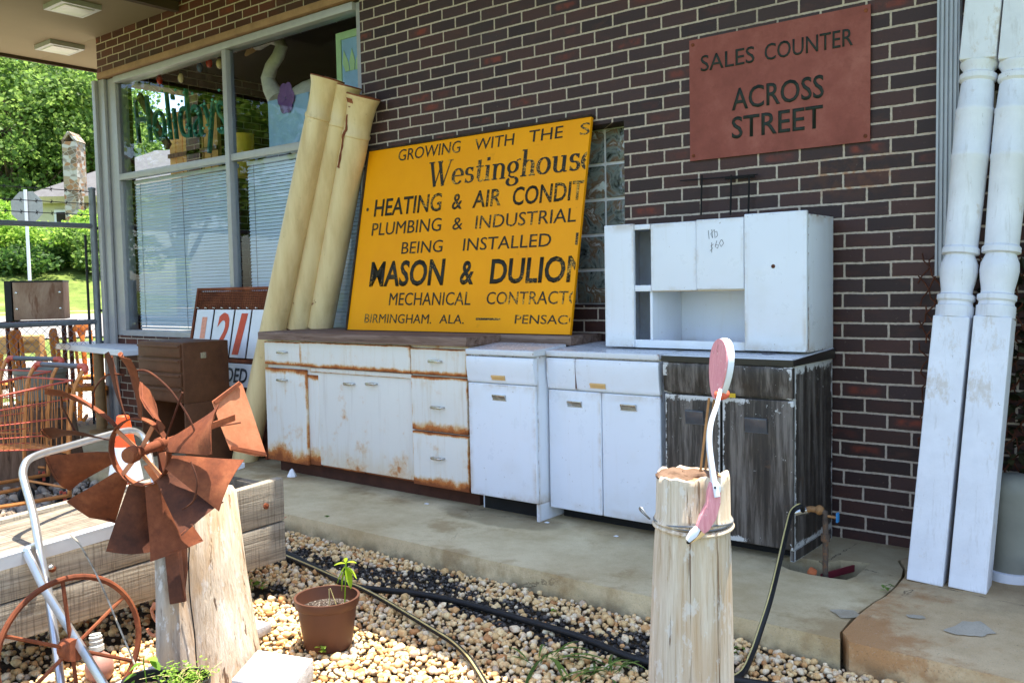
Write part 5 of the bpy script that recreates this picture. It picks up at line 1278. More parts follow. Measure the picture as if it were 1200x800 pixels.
P_, o_ = flat([(817, 617), (822, 620), (817, 629), (808, 636), (805, 633), (810, 624)], .022, hd + .001); mb = MB(); mb.prism(P_, o_); mb.build('bill', M['white_paint'], fl, bevel=.003)
P_, o_ = flat([(823, 621), (827, 626), (818, 632), (809, 637), (817, 629)], .022, hd + .001); mb = MB(); mb.prism(P_, o_); mb.build('bill_edge', M['beak'], fl, bevel=.002)
mb = MB(); mb.ball(near(806.5, 635, hd + .01), .0045); mb.build('bill_tip', M['rubber'], fl)
mb = MB(); mb.ball(near(838, 571, hd - .003), .0032); mb.build('eye', M['rubber'], fl)
# ---- windmill post
wy = -2.50; wb = at_z(243, 800, GZ); wb = Vector((-1.46, -2.50, GZ)); wtop = at_y(226, 575, wy)
ax_ = (wtop - wb).normalized(); HL = (wtop - wb).length
wp = thing('windmill_post', 'thick split log post carrying the rusty windmill', 'post', wb)
prof = [(.150, -.02), (.148, .05), (.138, .18), (.128, .35), (.120, HL - .02), (.110, HL)]
log_mesh(prof, wb + RH * .018, ax_, 40, .05, 7).build('trunk', M['log_pale'], wp)
mb = MB(); nearv = -RF * 1.0
pts = [at_d(212, 812, 2.80), at_d(206, 760, 2.80), at_d(200, 700, 2.80), at_d(193, 645, 2.81)]
mb.tube(pts, [.062, .058, .044, .030], 12); mb.build('split_slab', M['log_grey'], wp)
mb = MB(); mb.tube([at_d(214, 700, 2.785), at_d(213, 668, 2.79), at_d(210, 640, 2.80)], [.006, .018, .024], 8); mb.build('rot_slot', M['rust_dark'], wp)
mb = MB(); mb.tube([at_d(u, v, 2.768) for u, v in ((233, 800), (230, 770), (228, 740), (224, 712), (222, 690), (221, 660), (222, 640))], .0022, 5); mb.build('crack', M['dark'], wp)
# ---- windmill
d0 = 2.72
Wc = at_d(164, 529, d0)
vdir = (Wc - CAM).normalized(); vh = Vector((vdir.x, vdir.y, 0)).normalized(); rh = Vector((-vh.y, vh.x, 0)) * -1
A = (vh * .77 + rh * .62 + Vector((0, 0, .06))).normalized()          # axle, from the hub back to the tail
Eu = (Vector((0, 0, 1)) - A * A.z).normalized(); Er = A.cross(Eu) * -1
if Er.dot(rh) < 0: Er = -Er
wm = thing('windmill', 'rusty sheet metal windmill with bent blades and a tail vane on the split log', 'windmill', Wc)
r0, r1 = .100, .292
mb = MB(); n_ = 40
for i in range(n_):
    a0, a1 = 2 * PI * i / n_, 2 * PI * (i + 1) / n_
    if 1.05 < a0 < 1.35: continue
    P_ = []
    for a_ in (a0, a1):
        dd = Er * math.sin(a_) + Eu * math.cos(a_); P_ += [Wc + dd * r0 - A * .011, Wc + dd * r0 + A * .011, Wc + dd * (r0 + .004) + A * .011, Wc + dd * (r0 + .004) - A * .011]
    mb.hexa([P_[0], P_[1], P_[2], P_[3], P_[4], P_[5], P_[6], P_[7]])
mb.build('hub_ring', M['rust'], wm)
mb = MB(); mb.lathe([(.0, -.055), (.022, -.055), (.026, -.04), (.024, -.02), (.017, -.015), (.016, .08), (.022, .085), (.022, .12), (.012, .125), (.012, .2)], Wc, A, 18); mb.build('hub', M['rust'], wm)
mb = MB()
for a_ in (.6, 2.4, 3.9, 5.4):
    dd = Er * math.sin(a_) + Eu * math.cos(a_); mb.bar(Wc + dd * .018, Wc + dd * r0, .013, .005, A)
mb.build('spokes', M['rust_orange'], wm)
blades = [(77, 36, 1.0, .03, .080), (106, 33, 1.10, -.04, .082), (136, 44, .98, .08, .074), (161, 30, 1.12, .0, .080), (192, 40, 1.03, .05, .070), (224, 33, 1.02, -.06, .080), (259, 30, .98, .04, .070), (287, 68, 1.08, .05, .05), (315, 66, 1.14, .09, .055), (340, 52, 1.06, -.06, .06), (6, 40, 1.0, .05, .062), (44, 30, .50, .14, .075)]
PITCH = -1.0
for i, (dg, ph, ln, bend, hwo) in enumerate(blades):
    a_ = math.radians(dg); dd = Er * math.sin(a_) + Eu * math.cos(a_); tt = Er * math.cos(a_) - Eu * math.sin(a_); p_ = math.radians(ph) * PITCH
    wv = tt * math.cos(p_) + A * math.sin(p_); nv = wv.cross(dd).normalized()
    mb = MB(); g_ = []; R1 = r0 + (r1 - r0) * ln
    for k in range(7):
        f = k / 6; r_ = r0 + .004 + (R1 - r0) * f; hw = .022 + (hwo - .022) * f; row = []
        for m_ in range(5):
            s_ = -1 + m_ / 2; row.append(Wc + dd * r_ + wv * hw * s_ + nv * (.020 * f * (1 - s_ * s_) + bend * f * f * .6 + (.010 * max(0, f - .85) / .15) + .011 * f * mnoise.noise(Vector((f * 3, s_ * 2, i * 2.1)))))
        g_.append(row)
    va = [[mb.bm.verts.new(p) for p in row] for row in g_]; vb = [[mb.bm.verts.new(p + nv * .0016) for p in row] for row in g_]
    for k in range(6):
        for m_ in range(4):
            mb.bm.faces.new((va[k][m_], va[k + 1][m_], va[k + 1][m_ + 1], va[k][m_ + 1])); mb.bm.faces.new((vb[k][m_], vb[k][m_ + 1], vb[k + 1][m_ + 1], vb[k + 1][m_]))
    for k in range(6):
        mb.bm.faces.new((va[k][0], vb[k][0], vb[k + 1][0], va[k + 1][0])); mb.bm.faces.new((va[k][4], va[k + 1][4], vb[k + 1][4], vb[k][4]))
    for m_ in range(4):
        mb.bm.faces.new((va[0][m_], va[0][m_ + 1], vb[0][m_ + 1], vb[0][m_])); mb.bm.faces.new((va[6][m_], vb[6][m_], vb[6][m_ + 1], va[6][m_ + 1]))
    bl_ = mb.build('blade', M[('rust', 'rust', 'rust_dark', 'rust', 'rust_dark')[i % 5]], wm)
    mb = MB()
    fo = Wc + dd * (r0 + .004 + (R1 - r0) * .97); no = nv * (bend * .56 + .010)
    mb.tube([fo + no - wv * hwo * .97, fo + no + nv * .018, fo + no + wv * hwo * .97], .0028, 5); mb.build('rolled_edge', M['rust'], bl_)
mb = MB()
def onw(dg, r_, ao=0): a_ = math.radians(dg); return Wc + (Er * math.sin(a_) + Eu * math.cos(a_)) * r_ + A * ao
mb.tube(smooth_path([onw(308, .20), onw(322, .235), onw(338, .25), onw(352, .235)], 5), .003, 6)
mb.tube(smooth_path([onw(0, .245), onw(12, .25), onw(30, .23), onw(46, .215), onw(60, .21), onw(74, .21, .0)], 5), .003, 6)
mb.tube([onw(66, .105), onw(44, .26, -.02)], .0032, 6)
mb.tube(smooth_path([onw(92, .22, -.06), onw(104, .25, -.07), onw(118, .255, -.07), onw(132, .23, -.05)], 4), .0028, 6)
mb.tube([onw(282, .23, 0), onw(296, .30, 0), onw(303, .32, 0)], .003, 6)
mb.build('tie_wires', M['rust_dark'], wm)
tl = Wc + A * .60
mb = MB(); mb.bar(Wc + A * .10, Wc + A * .50, .022, .006, Er); mb.build('tail_boom', M['rust'], wm)
Tu = Vector((0, 0, 1)); tdep = (tl - CAM).dot(RF)
tv = [at_d(u, v, d_) for u, v, d_ in ((248.5, 470, tdep - .06), (280, 446.5, tdep + .02), (284, 450, tdep + .03), (299, 493, tdep + .055), (312.5, 534, tdep + .06), (300, 534, tdep + .02), (270, 527, tdep - .06), (258, 497, tdep - .06))]
nT = (tv[3] - tv[0]).cross(tv[5] - tv[0]).normalized()
mb = MB(); mb.prism(tv, nT * .0025); tvo = mb.build('tail_vane', M['rust_orange'], wm)
mb = MB()
off_ = -nT * .004 if nT.dot(RF) > 0 else nT * .0065
for a, b in ((0, 1), (6, 4)):
    mb = MB(); mb.bar(tv[a] * .97 + tv[(a + 4) % 8] * .03 + off_, tv[b] * .97 + tv[(b + 4) % 8] * .03 + off_, .012, .006, nT); mb.build('stiffener', M['rust'], tvo)
mb = MB(); mb.tube([at_d(258, 499, tdep - .08), at_d(282, 495, tdep - .03)], .003, 6); mb.build('tail_rod', M['rust_dark'], tvo)
mst = [at_d(209, 706, 2.735), at_d(201, 620, 2.78), at_d(194, 560, 2.82), at_d(191, 528, 2.84)]
mb = MB(); mb.bar(mst[0], mst[2], .042, .03, RF); mb.bar(mst[2], mst[3], .028, .028, RF); mb.build('mast', M['rust_dark'], wm, bevel=.003)
for q1_, q2_ in ((at_d(197, 560, 2.78), at_d(190, 530, 2.78)), (at_d(172, 545, 2.74), at_d(190, 572, 2.80))):
    mb = MB(); mb.bar(q1_, q2_, .02, .006, RF); mb.build('bracket', M['rust_orange'], wm)
# ---- hook on the post
q_ = 2.86; mb = MB(); mb.tube(smooth_path([at_d(u, v, q_) for u, v in ((190, 708), (183, 709), (178, 713), (180, 722), (186, 732), (187, 740), (181, 744), (175, 741), (173, 736))], 5), .0055, 8)
mb.lathe([(.006, -.012), (.012, -.012), (.012, .012), (.006, .012)], at_d(184, 709.5, q_), RH, 12)
tag(mb.build('iron_hook', M['rust_orange']), 'rusty iron hook hanging from the side of the split log post', 'hook')
# ---- white boards at the foot
zb_ = GZ + .03
wbt = thing('white_board', 'white painted boards nailed together under the split log post', 'board', at_z(250, 780, GZ))
A0, A1 = at_z(110, 815, GZ + .05), at_z(196, 757, GZ + .05)
mb = MB(); mb.bar(at_z(95, 835, GZ + .05), at_z(306, 732, GZ + .05), .10, .035); mb.build('plank', M['white_board'], wbt, bevel=.003)
c0, c1_, c2_ = at_z(292, 759, GZ + .10), at_z(367, 771, GZ + .10), at_z(344, 803, GZ + .10)
v1 = c1_ - c2_; v0 = c0 - c1_
mb = MB(); P_ = [c1_, c1_ + v0 * .86, c1_ + v0 * .86 - v1 * 1.15, c1_ - v1 * 1.15]; mb.prism([(p.x, p.y, GZ + .03) for p in P_], (0, 0, .07)); mb.build('block', M['white_board'], wbt, bevel=.004)

# ================================================================== TIMBER TROUGH AND WHAT LEANS ON IT
TX1, TX0 = -1.92, -2.42; TYe = -1.835; TZt = .375; TZb = .052
tr = thing('timber_trough', 'long weathered grey timber trough of heavy planks beside the gravel bed', 'trough', ((TX0 + TX1) / 2, -2.7, GZ))
mb = MB(); zs_ = [TZb, TZb + .155, TZt]
for i in range(2): mb.box(TX1 - .045, TX1, -4.4, TYe, zs_[i] + .002, zs_[i + 1] - .002)
o_ = mb.build('front_planks', M['grey_timber'], tr, bevel=.006)
mb = MB()
for i in range(2): mb.box(TX0, TX0 + .045, -4.4, TYe - .005, zs_[i] + .002, zs_[i + 1] + .012)
mb.build('back_planks', M['grey_timber'], tr, bevel=.006)
mb = MB(); mb.box(TX0 + .046, TX1 - .046, TYe - .05, TYe - .008, TZb, TZt - .03); mb.build('end_plank', M['grey_deck'], tr, bevel=.005)
mb = MB()
for i in range(3): mb.box(TX0 + .047 + i * .131, TX0 + .175 + i * .131, -4.4, -2.16, TZt - .035, TZt - .004)
mb.build('deck_boards', M['grey_deck'], tr, bevel=.005)
mb = MB(); mb.box(TX1 - .044, TX1 + .006, -4.4, -2.22, TZt + .001, TZt + .009); mb.box(TX1 + .001, TX1 + .006, -4.4, -2.22, TZt - .04, TZt + .0005); mb.build('metal_rim', M['zinc'], tr)
mb = MB(); mb.bar(Vector((TX0 + .30, -2.20, TZt + .02)), Vector((TX0 + .20, -1.84, TZt + .02)), .05, .02); mb.build('white_batten', M['white_paint'], tr)
for yy_ in (-1.93, -2.45, -2.8):
    mb = MB(); mb.lathe([(.012, 0), (.012, .008), (0, .012)], (TX1, yy_, TZt - .09), (1, 0, 0), 8); mb.build('bolt', M['rust'], tr)
for yy_ in (-2.05, -3.6):
    mb = MB(); mb.box(TX0 + .12, TX1 - .12, yy_ - .07, yy_ + .07, GZ - .02, TZb - .001); mb.build('bearer', M['stump'], tr, bevel=.006)
mb = MB(); mb.box(TX0 + .046, TX1 - .046, -4.4, TYe - .06, TZb + .002, TZb + .03); mb.build('floor_boards', M['grey_deck'], tr)
for ch_ in tr.children:          # the planks widen towards the far end
    for v_ in ch_.data.vertices:
        wz_ = v_.co.z + tr.location.z; wy_ = v_.co.y + tr.location.y
        v_.co.z += max(0, min(1.05, (wz_ - TZb) / (TZt - TZb))) * .062 * (wy_ + 2.35)
# iron wheel
hx = -1.63; cwh = at_x(84, 760, hx); Rw = at_x(84, 678, hx).z - cwh.z
lean = math.radians(6); Wz = Vector((-math.sin(lean), 0, math.cos(lean))); Wy = Vector((0, 1, 0)); Wn = Wy.cross(Wz)
wh = thing('iron_wheel', 'rusty spoked iron wheel leaning on the timber trough', 'wheel', cwh)
mb = MB(); mb.tube([cwh + Wy * Rw * math.cos(2 * PI * i / 48) + Wz * Rw * math.sin(2 * PI * i / 48) for i in range(48)], .0095, 8, closed=True); mb.build('rim', M['rust'], wh)
mb = MB()
for k in range(6):
    a_ = math.radians(92 + 60 * k); mb.tube([cwh + (Wy * math.cos(a_) + Wz * math.sin(a_)) * .03, cwh + (Wy * math.cos(a_) + Wz * math.sin(a_)) * Rw], .0062, 7)
mb.build('spokes', M['rust'], wh)
mb = MB(); mb.lathe([(.014, -.03), (.034, -.03), (.038, 0), (.034, .03), (.014, .03)], cwh, Wn, 18); mb.build('hub', M['rust'], wh)
# jug
jb = at_z(118, 786, GZ + .02); jd = 2.70
jb = at_z(117, 789, GZ + .03)
t = thing('stone_jug', 'squat brown jug with a pale screw neck in front of the iron wheel', 'jug', jb)
mb = MB(); mb.lathe([(.03, -.02), (.044, .0), (.046, .03), (.036, .058), (.022, .068), (.02, .074)], jb, (-.12, 0, 1), 22, .12, 3); mb.build('body', M['jug_pink'], t)
nb_ = jb + Vector((-.012, 0, .074)); mb = MB(); pr = [(.020, 0), (.024, .004), (.024, .020), (.019, .024), (.022, .030), (.022, .036), (.019, .039), (.021, .044), (.021, .050), (.017, .053), (.018, .058), (.013, .058), (.012, .04)]
mb.lathe(pr, nb_, (-.12, 0, 1), 22); mb.build('neck', M['jug_white'], t)
# aluminium frame
ht = thing('aluminium_frame', 'bent aluminium tube frame with a flat cross bar leaning over the trough', 'metal frame', at_z(70, 800, GZ))
dT = (at_x(52, 655, TX1) - CAM).dot(RF)
dG = (at_z(76, 838, GZ) - CAM).dot(RF); dl = lambda v: dG + (dT - .04 - dG) * (838 - v) / (838 - 650)
tb_ = smooth_path([at_d(76, 838, dl(838)), at_d(66, 760, dl(760)), at_d(56, 690, dl(690)), at_d(52, 672, dl(672)), at_d(45, 635, dT - .03), at_d(38, 598, dT + .04), at_d(29, 566, dT + .10), at_d(27, 552, dT + .13), at_d(33, 539, dT + .18), at_d(50, 531, dT + .26), at_d(72, 525, dT + .36), at_d(110, 514, dT + .52), at_d(140, 506, dT + .64), at_d(156, 504.5, dT + .70), at_d(167, 511, dT + .72), at_d(173, 524, dT + .70), at_d(180, 560, dT + .62), at_d(186, 610, dT + .52)], 5)
mb = MB(); mb.tube(tb_, .0135, 12); mb.build('tube', M['alu'], ht)
mb = MB(); fb = [at_d(31, 646, dT - .06), at_d(52, 690, dl(690) - .04), at_d(90, 750, dl(750) - .06), at_d(128, 812, dl(812) - .06)]
for i in range(3): mb.bar(fb[i], fb[i + 1], .026, .012, RF)
mb.lathe([(.016, -.012), (.016, .012)], at_d(33, 645, dT - .05), RH, 14); mb.bar(at_d(33, 643, dT - .05), at_d(46, 636, dT - .03), .014, .02); mb.build('flat_bar', M['alu'], ht, bevel=.003)
mb = MB(); mb.ball(at_d(60, 664, dT - .08), .009); mb.build('bolt', M['chrome'], ht)
# dry stalk + black pots with seedlings
mb = MB(); mb.tube(smooth_path([at_d(u, v, d_) for u, v, d_ in ((82, 626, 2.85), (95, 640, 2.80), (118, 683, 2.70), (140, 735, 2.62), (158, 778, 2.55))], 5), .0028, 6)
tag(mb.build('dry_stalk', M['grey_timber']), 'thin dry stalk leaning from the black pots towards the trough', 'stalk')
def leaf_poly(mb, p, d, s_, wd=.45, droop=.25):
    d = d.normalized(); b = d.cross(Vector((0, 0, 1)))
    if b.length < .05: b = Vector((1, 0, 0))
    b.normalize(); up = b.cross(d)
    rows = []
    for k in range(6):
        f = k / 5; w_ = s_ * wd * math.sin(PI * min(1, f * .93 + .04)) ** .8 * .5; c_ = p + d * s_ * f - Vector((0, 0, 1)) * droop * s_ * f * f
        rows.append((mb.bm.verts.new(c_ - b * w_ + up * w_ * .3), mb.bm.verts.new(c_), mb.bm.verts.new(c_ + b * w_ + up * w_ * .3)))
    for k in range(5):
        a, e = rows[k], rows[k + 1]
        mb.bm.faces.new((a[0], a[1], e[1], e[0])); mb.bm.faces.new((a[1], a[2], e[2], e[1]))
def black_pot(label, u, v, dep_, r):
    c = at_d(u, v, dep_); t = thing('black_pot', label, 'plant pot', c, group='black nursery pots at the foot of the split log')
    mb = MB(); mb.lathe([(r * .8, -.10), (r * .96, 0), (r * 1.04, .004), (r * 1.04, -.012), (r * 1.0, -.012), (r * 1.06, .006), (r * .93, .006), (r * .9, -.03), (0, -.03)], c, seg=26); mb.build('pot', M['pot_black'], t)
    mb = MB(); mb.lathe([(r * .9, -.026), (0, -.018)], c, seg=20); mb.build('soil', M['soil'], t)
    return c
c = black_pot('black nursery pot with a heart leaved seedling', 172, 797, 2.47, .062)
t = thing('seedling', 'seedling with round green leaves in the left black pot', 'plant', c)
mb = MB(); mb.tube([c + Vector((0, 0, -.02)), at_d(168, 775, 2.45), at_d(169, 768, 2.45)], .0018, 5); mb.build('stem', M['leaf_bright'], t)
mb = MB()
for u, v, dx_, dz_ in ((166, 777, -1, -.4), (172, 772, 1, .1), (176, 774, 1, -.6), (160, 790, -1, -.3), (158, 797, -.4, -1)): leaf_poly(mb, at_d(u, v, 2.45), RH * dx_ + Vector((0, 0, dz_)) - RF * .3, .034, .8, .2)
mb.build('leaves', M['leaf_bright'], t)
c = black_pot('black nursery pot with feathery herb shoots', 216, 797, 2.47, .066)
t = thing('herb_shoots', 'feathery green herb shoots with dry grass in the right black pot', 'plant', c)
mb = MB()
for k in range(46):
    a_ = rnd.uniform(0, 6.28); b = c + Vector((.04 * math.cos(a_), .04 * math.sin(a_), -.02)); tip = b + Vector((rnd.gauss(0, .035), rnd.gauss(0, .035), rnd.uniform(.02, .06)))
    for f in (.4, .6, .8, 1.0):
        for s_ in (-1, 1): leaf_poly(mb, b.lerp(tip, f), Vector((rnd.gauss(0, 1), rnd.gauss(0, 1), .3)), .011, .5, .1)
mb.build('leaves', M['leaf_bright'], t)
mb = MB()
for k in range(20):
    b = c + Vector((rnd.gauss(0, .03), rnd.gauss(0, .03), -.02)); e = b + Vector((rnd.gauss(0, .05), rnd.gauss(0, .05), rnd.uniform(.02, .05))); mb.tube([b, b.lerp(e, .5) + Vector((0, 0, .02)), e], .0008, 4)
mb.build('dry_grass', M['hose_stripe'], t)
# brown flower pot
pc = at_z(385, 757, GZ + .015); prj = (pc - CAM).dot(RF)
rt = at_d(386, 700, prj - .02); ph = rt.z - pc.z
pc.z = GZ + .02; rr_ = (at_d(423, 700, prj) - at_d(347, 700, prj)).length / 2
fp = thing('flower_pot', 'brown plastic flower pot standing on the sunny gravel', 'flower pot', pc)
H_ = ph
mb = MB(); mb.lathe([(rr_ * .70, 0), (rr_ * .73, .008), (rr_ * .90, H_ - .035), (rr_ * .93, H_ - .034), (rr_ * .96, H_ - .03), (rr_ * 1.0, H_ - .004), (rr_ * 1.0, H_), (rr_ * .93, H_), (rr_ * .90, H_ - .03), (rr_ * .86, H_ - .05), (0, H_ - .05)], pc, seg=44)
for k in range(4): pass
mb.build('pot', M['pot_brown'], fp)
g = G('potting_soil', .95, .15); geo = g.n('ShaderNodeTexVoronoi'); g.put(geo.inputs['Vector'], g.co()); geo.inputs['Scale'].default_value = 130
g.col(g.mix(g.step(g.noise(170, 3, .7), .58, .64), g.ramp(g.noise(60, 5), [(.3, srgb(30, 26, 24)), (.7, srgb(70, 58, 50))]), srgb(190, 182, 170))); g.bump(g.noise(120, 4), .8, .01); M['potting_soil'] = g.m
mb = MB(); mb.lathe([(rr_ * .87, H_ - .045), (rr_ * .5, H_ - .036), (0, H_ - .034)], pc, seg=30, wob=.03); mb.build('soil', M['potting_soil'], fp)
st = thing('pepper_seedling', 'yellow green drooping seedling growing in the brown flower pot', 'plant', pc + Vector((0, 0, H_ - .04)))
s0 = at_d(404, 706, prj - .0); mb = MB(); sp0 = [at_d(404, 707, prj), at_d(404.5, 690, prj), at_d(405, 672, prj), at_d(405.5, 659, prj)]; mb.tube(sp0, .0022, 6); mb.build('stem', M['leaf_lime'], st)
mb = MB()
for u, v, dx_, dz_, s_ in ((405, 660, -1.0, .15, .042), (406, 659, .9, .2, .038), (405, 663, -.6, -.9, .056), (405, 664, .3, -1.0, .064), (406, 664, .8, -.7, .048), (405, 659, .1, .7, .030), (404, 668, -.2, -1.0, .060)):
    leaf_poly(mb, at_d(u, v, prj), RH * dx_ + Vector((0, 0, dz_)) - RF * .25 * rnd.random(), s_, .5, .25)
mb.build('leaves', M['leaf_lime'], st)
mb = MB(); mb.tube([at_d(385, 716, prj - .03), at_d(386, 704, prj - .03), at_d(385.5, 690, prj - .03)], .0016, 5); mb.tube([at_d(396, 714, prj - .02), at_d(391, 700, prj - .02), at_d(387, 689, prj - .03)], .0016, 5)
tag(mb.build('dry_twigs', M['hose_stripe']), 'two thin pale twigs stuck in the brown flower pot', 'twig')
mb = MB(); q_ = at_d(354, 724, prj - .06); mb.lathe([(.006, 0), (.0, .001)], q_, -RF, 8); tag(mb.build('yellow_sticker', M['yellow_can']), 'tiny yellow sticker on the side of the brown flower pot', 'sticker')
# weeds
def weed(name, label, u, v, z, n, size, spread, mat, group=None, long_=False):
    c = at_z(u, v, z); mb = MB()
    for k in range(n):
        a_ = rnd.uniform(0, 6.28); d = Vector((math.cos(a_), math.sin(a_), rnd.uniform(.2, 1.3))); p = c + Vector((rnd.gauss(0, spread), rnd.gauss(0, spread), .0))
        if long_: leaf_poly(mb, p, Vector((d.x, d.y, rnd.uniform(.2, .7))), size * rnd.uniform(.7, 1.3), .06, .5)
        else: leaf_poly(mb, p + Vector((0, 0, rnd.uniform(0, size))), d, size * rnd.uniform(.5, 1), .55, .3)
    return tag(mb.build(name, M[mat]), label, 'weed', group)
weed('weed', 'light green clover weed in the gravel right of the split log post', 299, 690, GZ + .03, 26, .030, .02, 'leaf_bright')
weed('weed', 'small weed sprouting at the foot of the brown flower pot', 378, 765, GZ + .03, 14, .028, .010, 'leaf_bright')
weed('weed', 'thin weed growing where the pavement edge meets the gravel', 392, 618, -.06, 16, .055, .008, 'leaf_mid')
weed('grass_tuft', 'long grass blades lying over the black drip hose', 640, 772, GZ + .03, 12, .19, .03, 'leaf_mid', None, True)
weed('grass_tuft', 'grass tuft beside the flamingo post at the bottom edge', 715, 785, GZ + .03, 16, .17, .03, 'leaf_mid', None, True)
weed('weed', 'low weed in the dark mulch near the middle of the pavement', 650, 720, GZ + .03, 10, .022, .01, 'leaf_bright')
weed('weed', 'green weed in the corner of the cracked slab', 1038, 694, .006, 9, .03, .01, 'leaf_mid')
weed('weed', 'weed at the pavement foot right of the flamingo post', 858, 765, GZ + .03, 12, .03, .015, 'leaf_mid')
mb = MB(); q_ = at_z(342.5, 558, .002); mb.lathe([(.030, 0), (.026, .012), (.012, .042), (0, .052)], q_, seg=6, wob=.25, seed=4); tag(mb.build('foam_lump', M['foam_white'], smooth=False), 'white foam lump lying on the pavement by the sink cabinet', 'foam lump')
mb = MB(); q_ = at_z(326, 612, -.02); leaf_poly(mb, q_, RH * .8 + Vector((0, 0, .6)), .06, .5, .1); leaf_poly(mb, q_, -RH * .5 + Vector((0, 0, .1)), .05, .6, .1)
tag(mb.build('dead_leaf', M['dead_leaf']), 'curled dead leaf by the end of the timber trough', 'leaf')
for k, (u, v) in enumerate(((641, 612), (722, 628), (500, 590))):
    mb = MB(); mb.prism([at_z(u + dx_, v + dy_, .003) for dx_, dy_ in ((-3, 0), (0, -.9), (3, 0), (1, .9))], (0, 0, .002))
    tag(mb.build('paint_chip', M['foam_white']), 'white paint chip fallen on the pavement in front of the cabinets', 'paint chip', 'paint chips on the pavement')

# ================================================================== LEFT SIDE
# ---- brown locker
bx1, by0 = -4.35, -.80; bz = at_y(211, 402, by0).z; c = at_y(211, 402, by0); bx1 = c.x; bx0 = at_y(159, 402, by0).x; by1 = at_x(267, 400, bx1).y
lk = thing('drawer_chest', 'brown metal drawer chest standing in front of the price sign', 'drawer chest', ((bx0 + bx1) / 2, (by0 + by1) / 2, 0))
zk = at_y(185, 470, by0).z
mb = MB(); mb.box(bx0, bx1, by0 + .02, by1, zk, bz); mb.box(bx1 - .02, bx1 - .0005, by0 + .02, by1, 0, zk - .001); mb.box(bx0, bx0 + .02, by0 + .02, by1, 0, zk - .001); mb.box(bx0 + .0205, bx1 - .0205, by1 - .02, by1 - .001, 0, zk - .001); mb.build('carcass', M['brown_locker'], lk, bevel=.004)
n_ = 4
for k in range(n_):
    z1 = bz - .012 - k * (bz - zk - .012) / n_; z0 = z1 - (bz - zk - .012) / n_ + .012
    mb = MB(); mb.box(bx0 + .02, bx1 - .02, by0 + .004, by0 + .0195, z0, z1); dw = mb.build('drawer', M['brown_locker'], lk, bevel=.004)
    mb = MB(); mb.box(bx0 + .025, bx1 - .025, by0 - .008, by0 + .0035, z1 - .022, z1 - .008); mb.build('grip', M['brown_locker'], dw, bevel=.003)
q_ = at_x(238, 416, bx1); mb = MB(); mb.box(bx1, bx1 + .004, q_.y - .022, q_.y + .022, q_.z - .02, q_.z + .02); mb.box(bx1 + .004, bx1 + .007, q_.y - .012, q_.y + .012, q_.z - .008, q_.z + .008); mb.build('badge', M['chrome'], lk)
# ---- laminate table
tz = .74; A_ = at_z(61, 402, tz); B_ = at_z(143, 410, tz); ex = (B_ - A_).normalized(); ey = Vector((-ex.y, ex.x, 0)); Lt = (B_ - A_).length
tt_ = thing('laminate_table', 'pale grey laminate table under the shop window', 'table', A_ + ex * Lt / 2 + ey * .25 - Vector((0, 0, tz)))
mb = MB(); P_ = [A_, B_, B_ + ey * .62, A_ + ey * .62]; mb.prism([p - Vector((0, 0, .05)) for p in P_], (0, 0, .05)); mb.build('top', M['white_plate'], tt_, bevel=.004)
plain('table_brown', srgb(134, 100, 60), .6, var=.2)
lg = at_d(115.5, 420, (A_ + ex * Lt * .62 + ey * .1 - CAM).dot(RF))
mb = MB(); mb.tube([(lg.x, lg.y, 0), (lg.x, lg.y, tz - .051)], .042, 14); mb.lathe([(.10, .0), (.10, .02), (.045, .03)], (lg.x, lg.y, 0), seg=16); mb.build('pedestal', M['table_brown'], tt_)
for f, g_ in ((.95, .55), (.06, .55)):
    p = A_ + ex * Lt * f + ey * g_; mb = MB(); mb.tube([(p.x, p.y, 0 if p.x > -7.2 else GZ), (p.x, p.y, tz - .051)], .016, 8); mb.build('leg', M['galvanised'], tt_)
# ---- traffic cone
tc = at_d(147, 552, 4.25); tc.z = GZ + .02
cn = thing('traffic_cone', 'orange traffic cone with white bands behind the windmill', 'traffic cone', tc)
mb = MB(); mb.box(tc.x - .17, tc.x + .17, tc.y - .17, tc.y + .17, tc.z, tc.z + .03); mb.lathe([(.135, .03), (.028, .70), (.02, .705), (0, .705)], tc, seg=28); mb.build('cone', M['cone_orange'], cn, bevel=.004)
for z0, z1 in ((.20, .32), (.40, .56)):
    f = lambda z_: .135 + (.028 - .135) * (z_ - .03) / .67 + .002
    mb = MB(); mb.lathe([(f(z0) - .003, z0), (f(z0), z0), (f(z1), z1), (f(z1) - .003, z1)], tc, seg=28); mb.build('band', M['reflector_white'], cn)
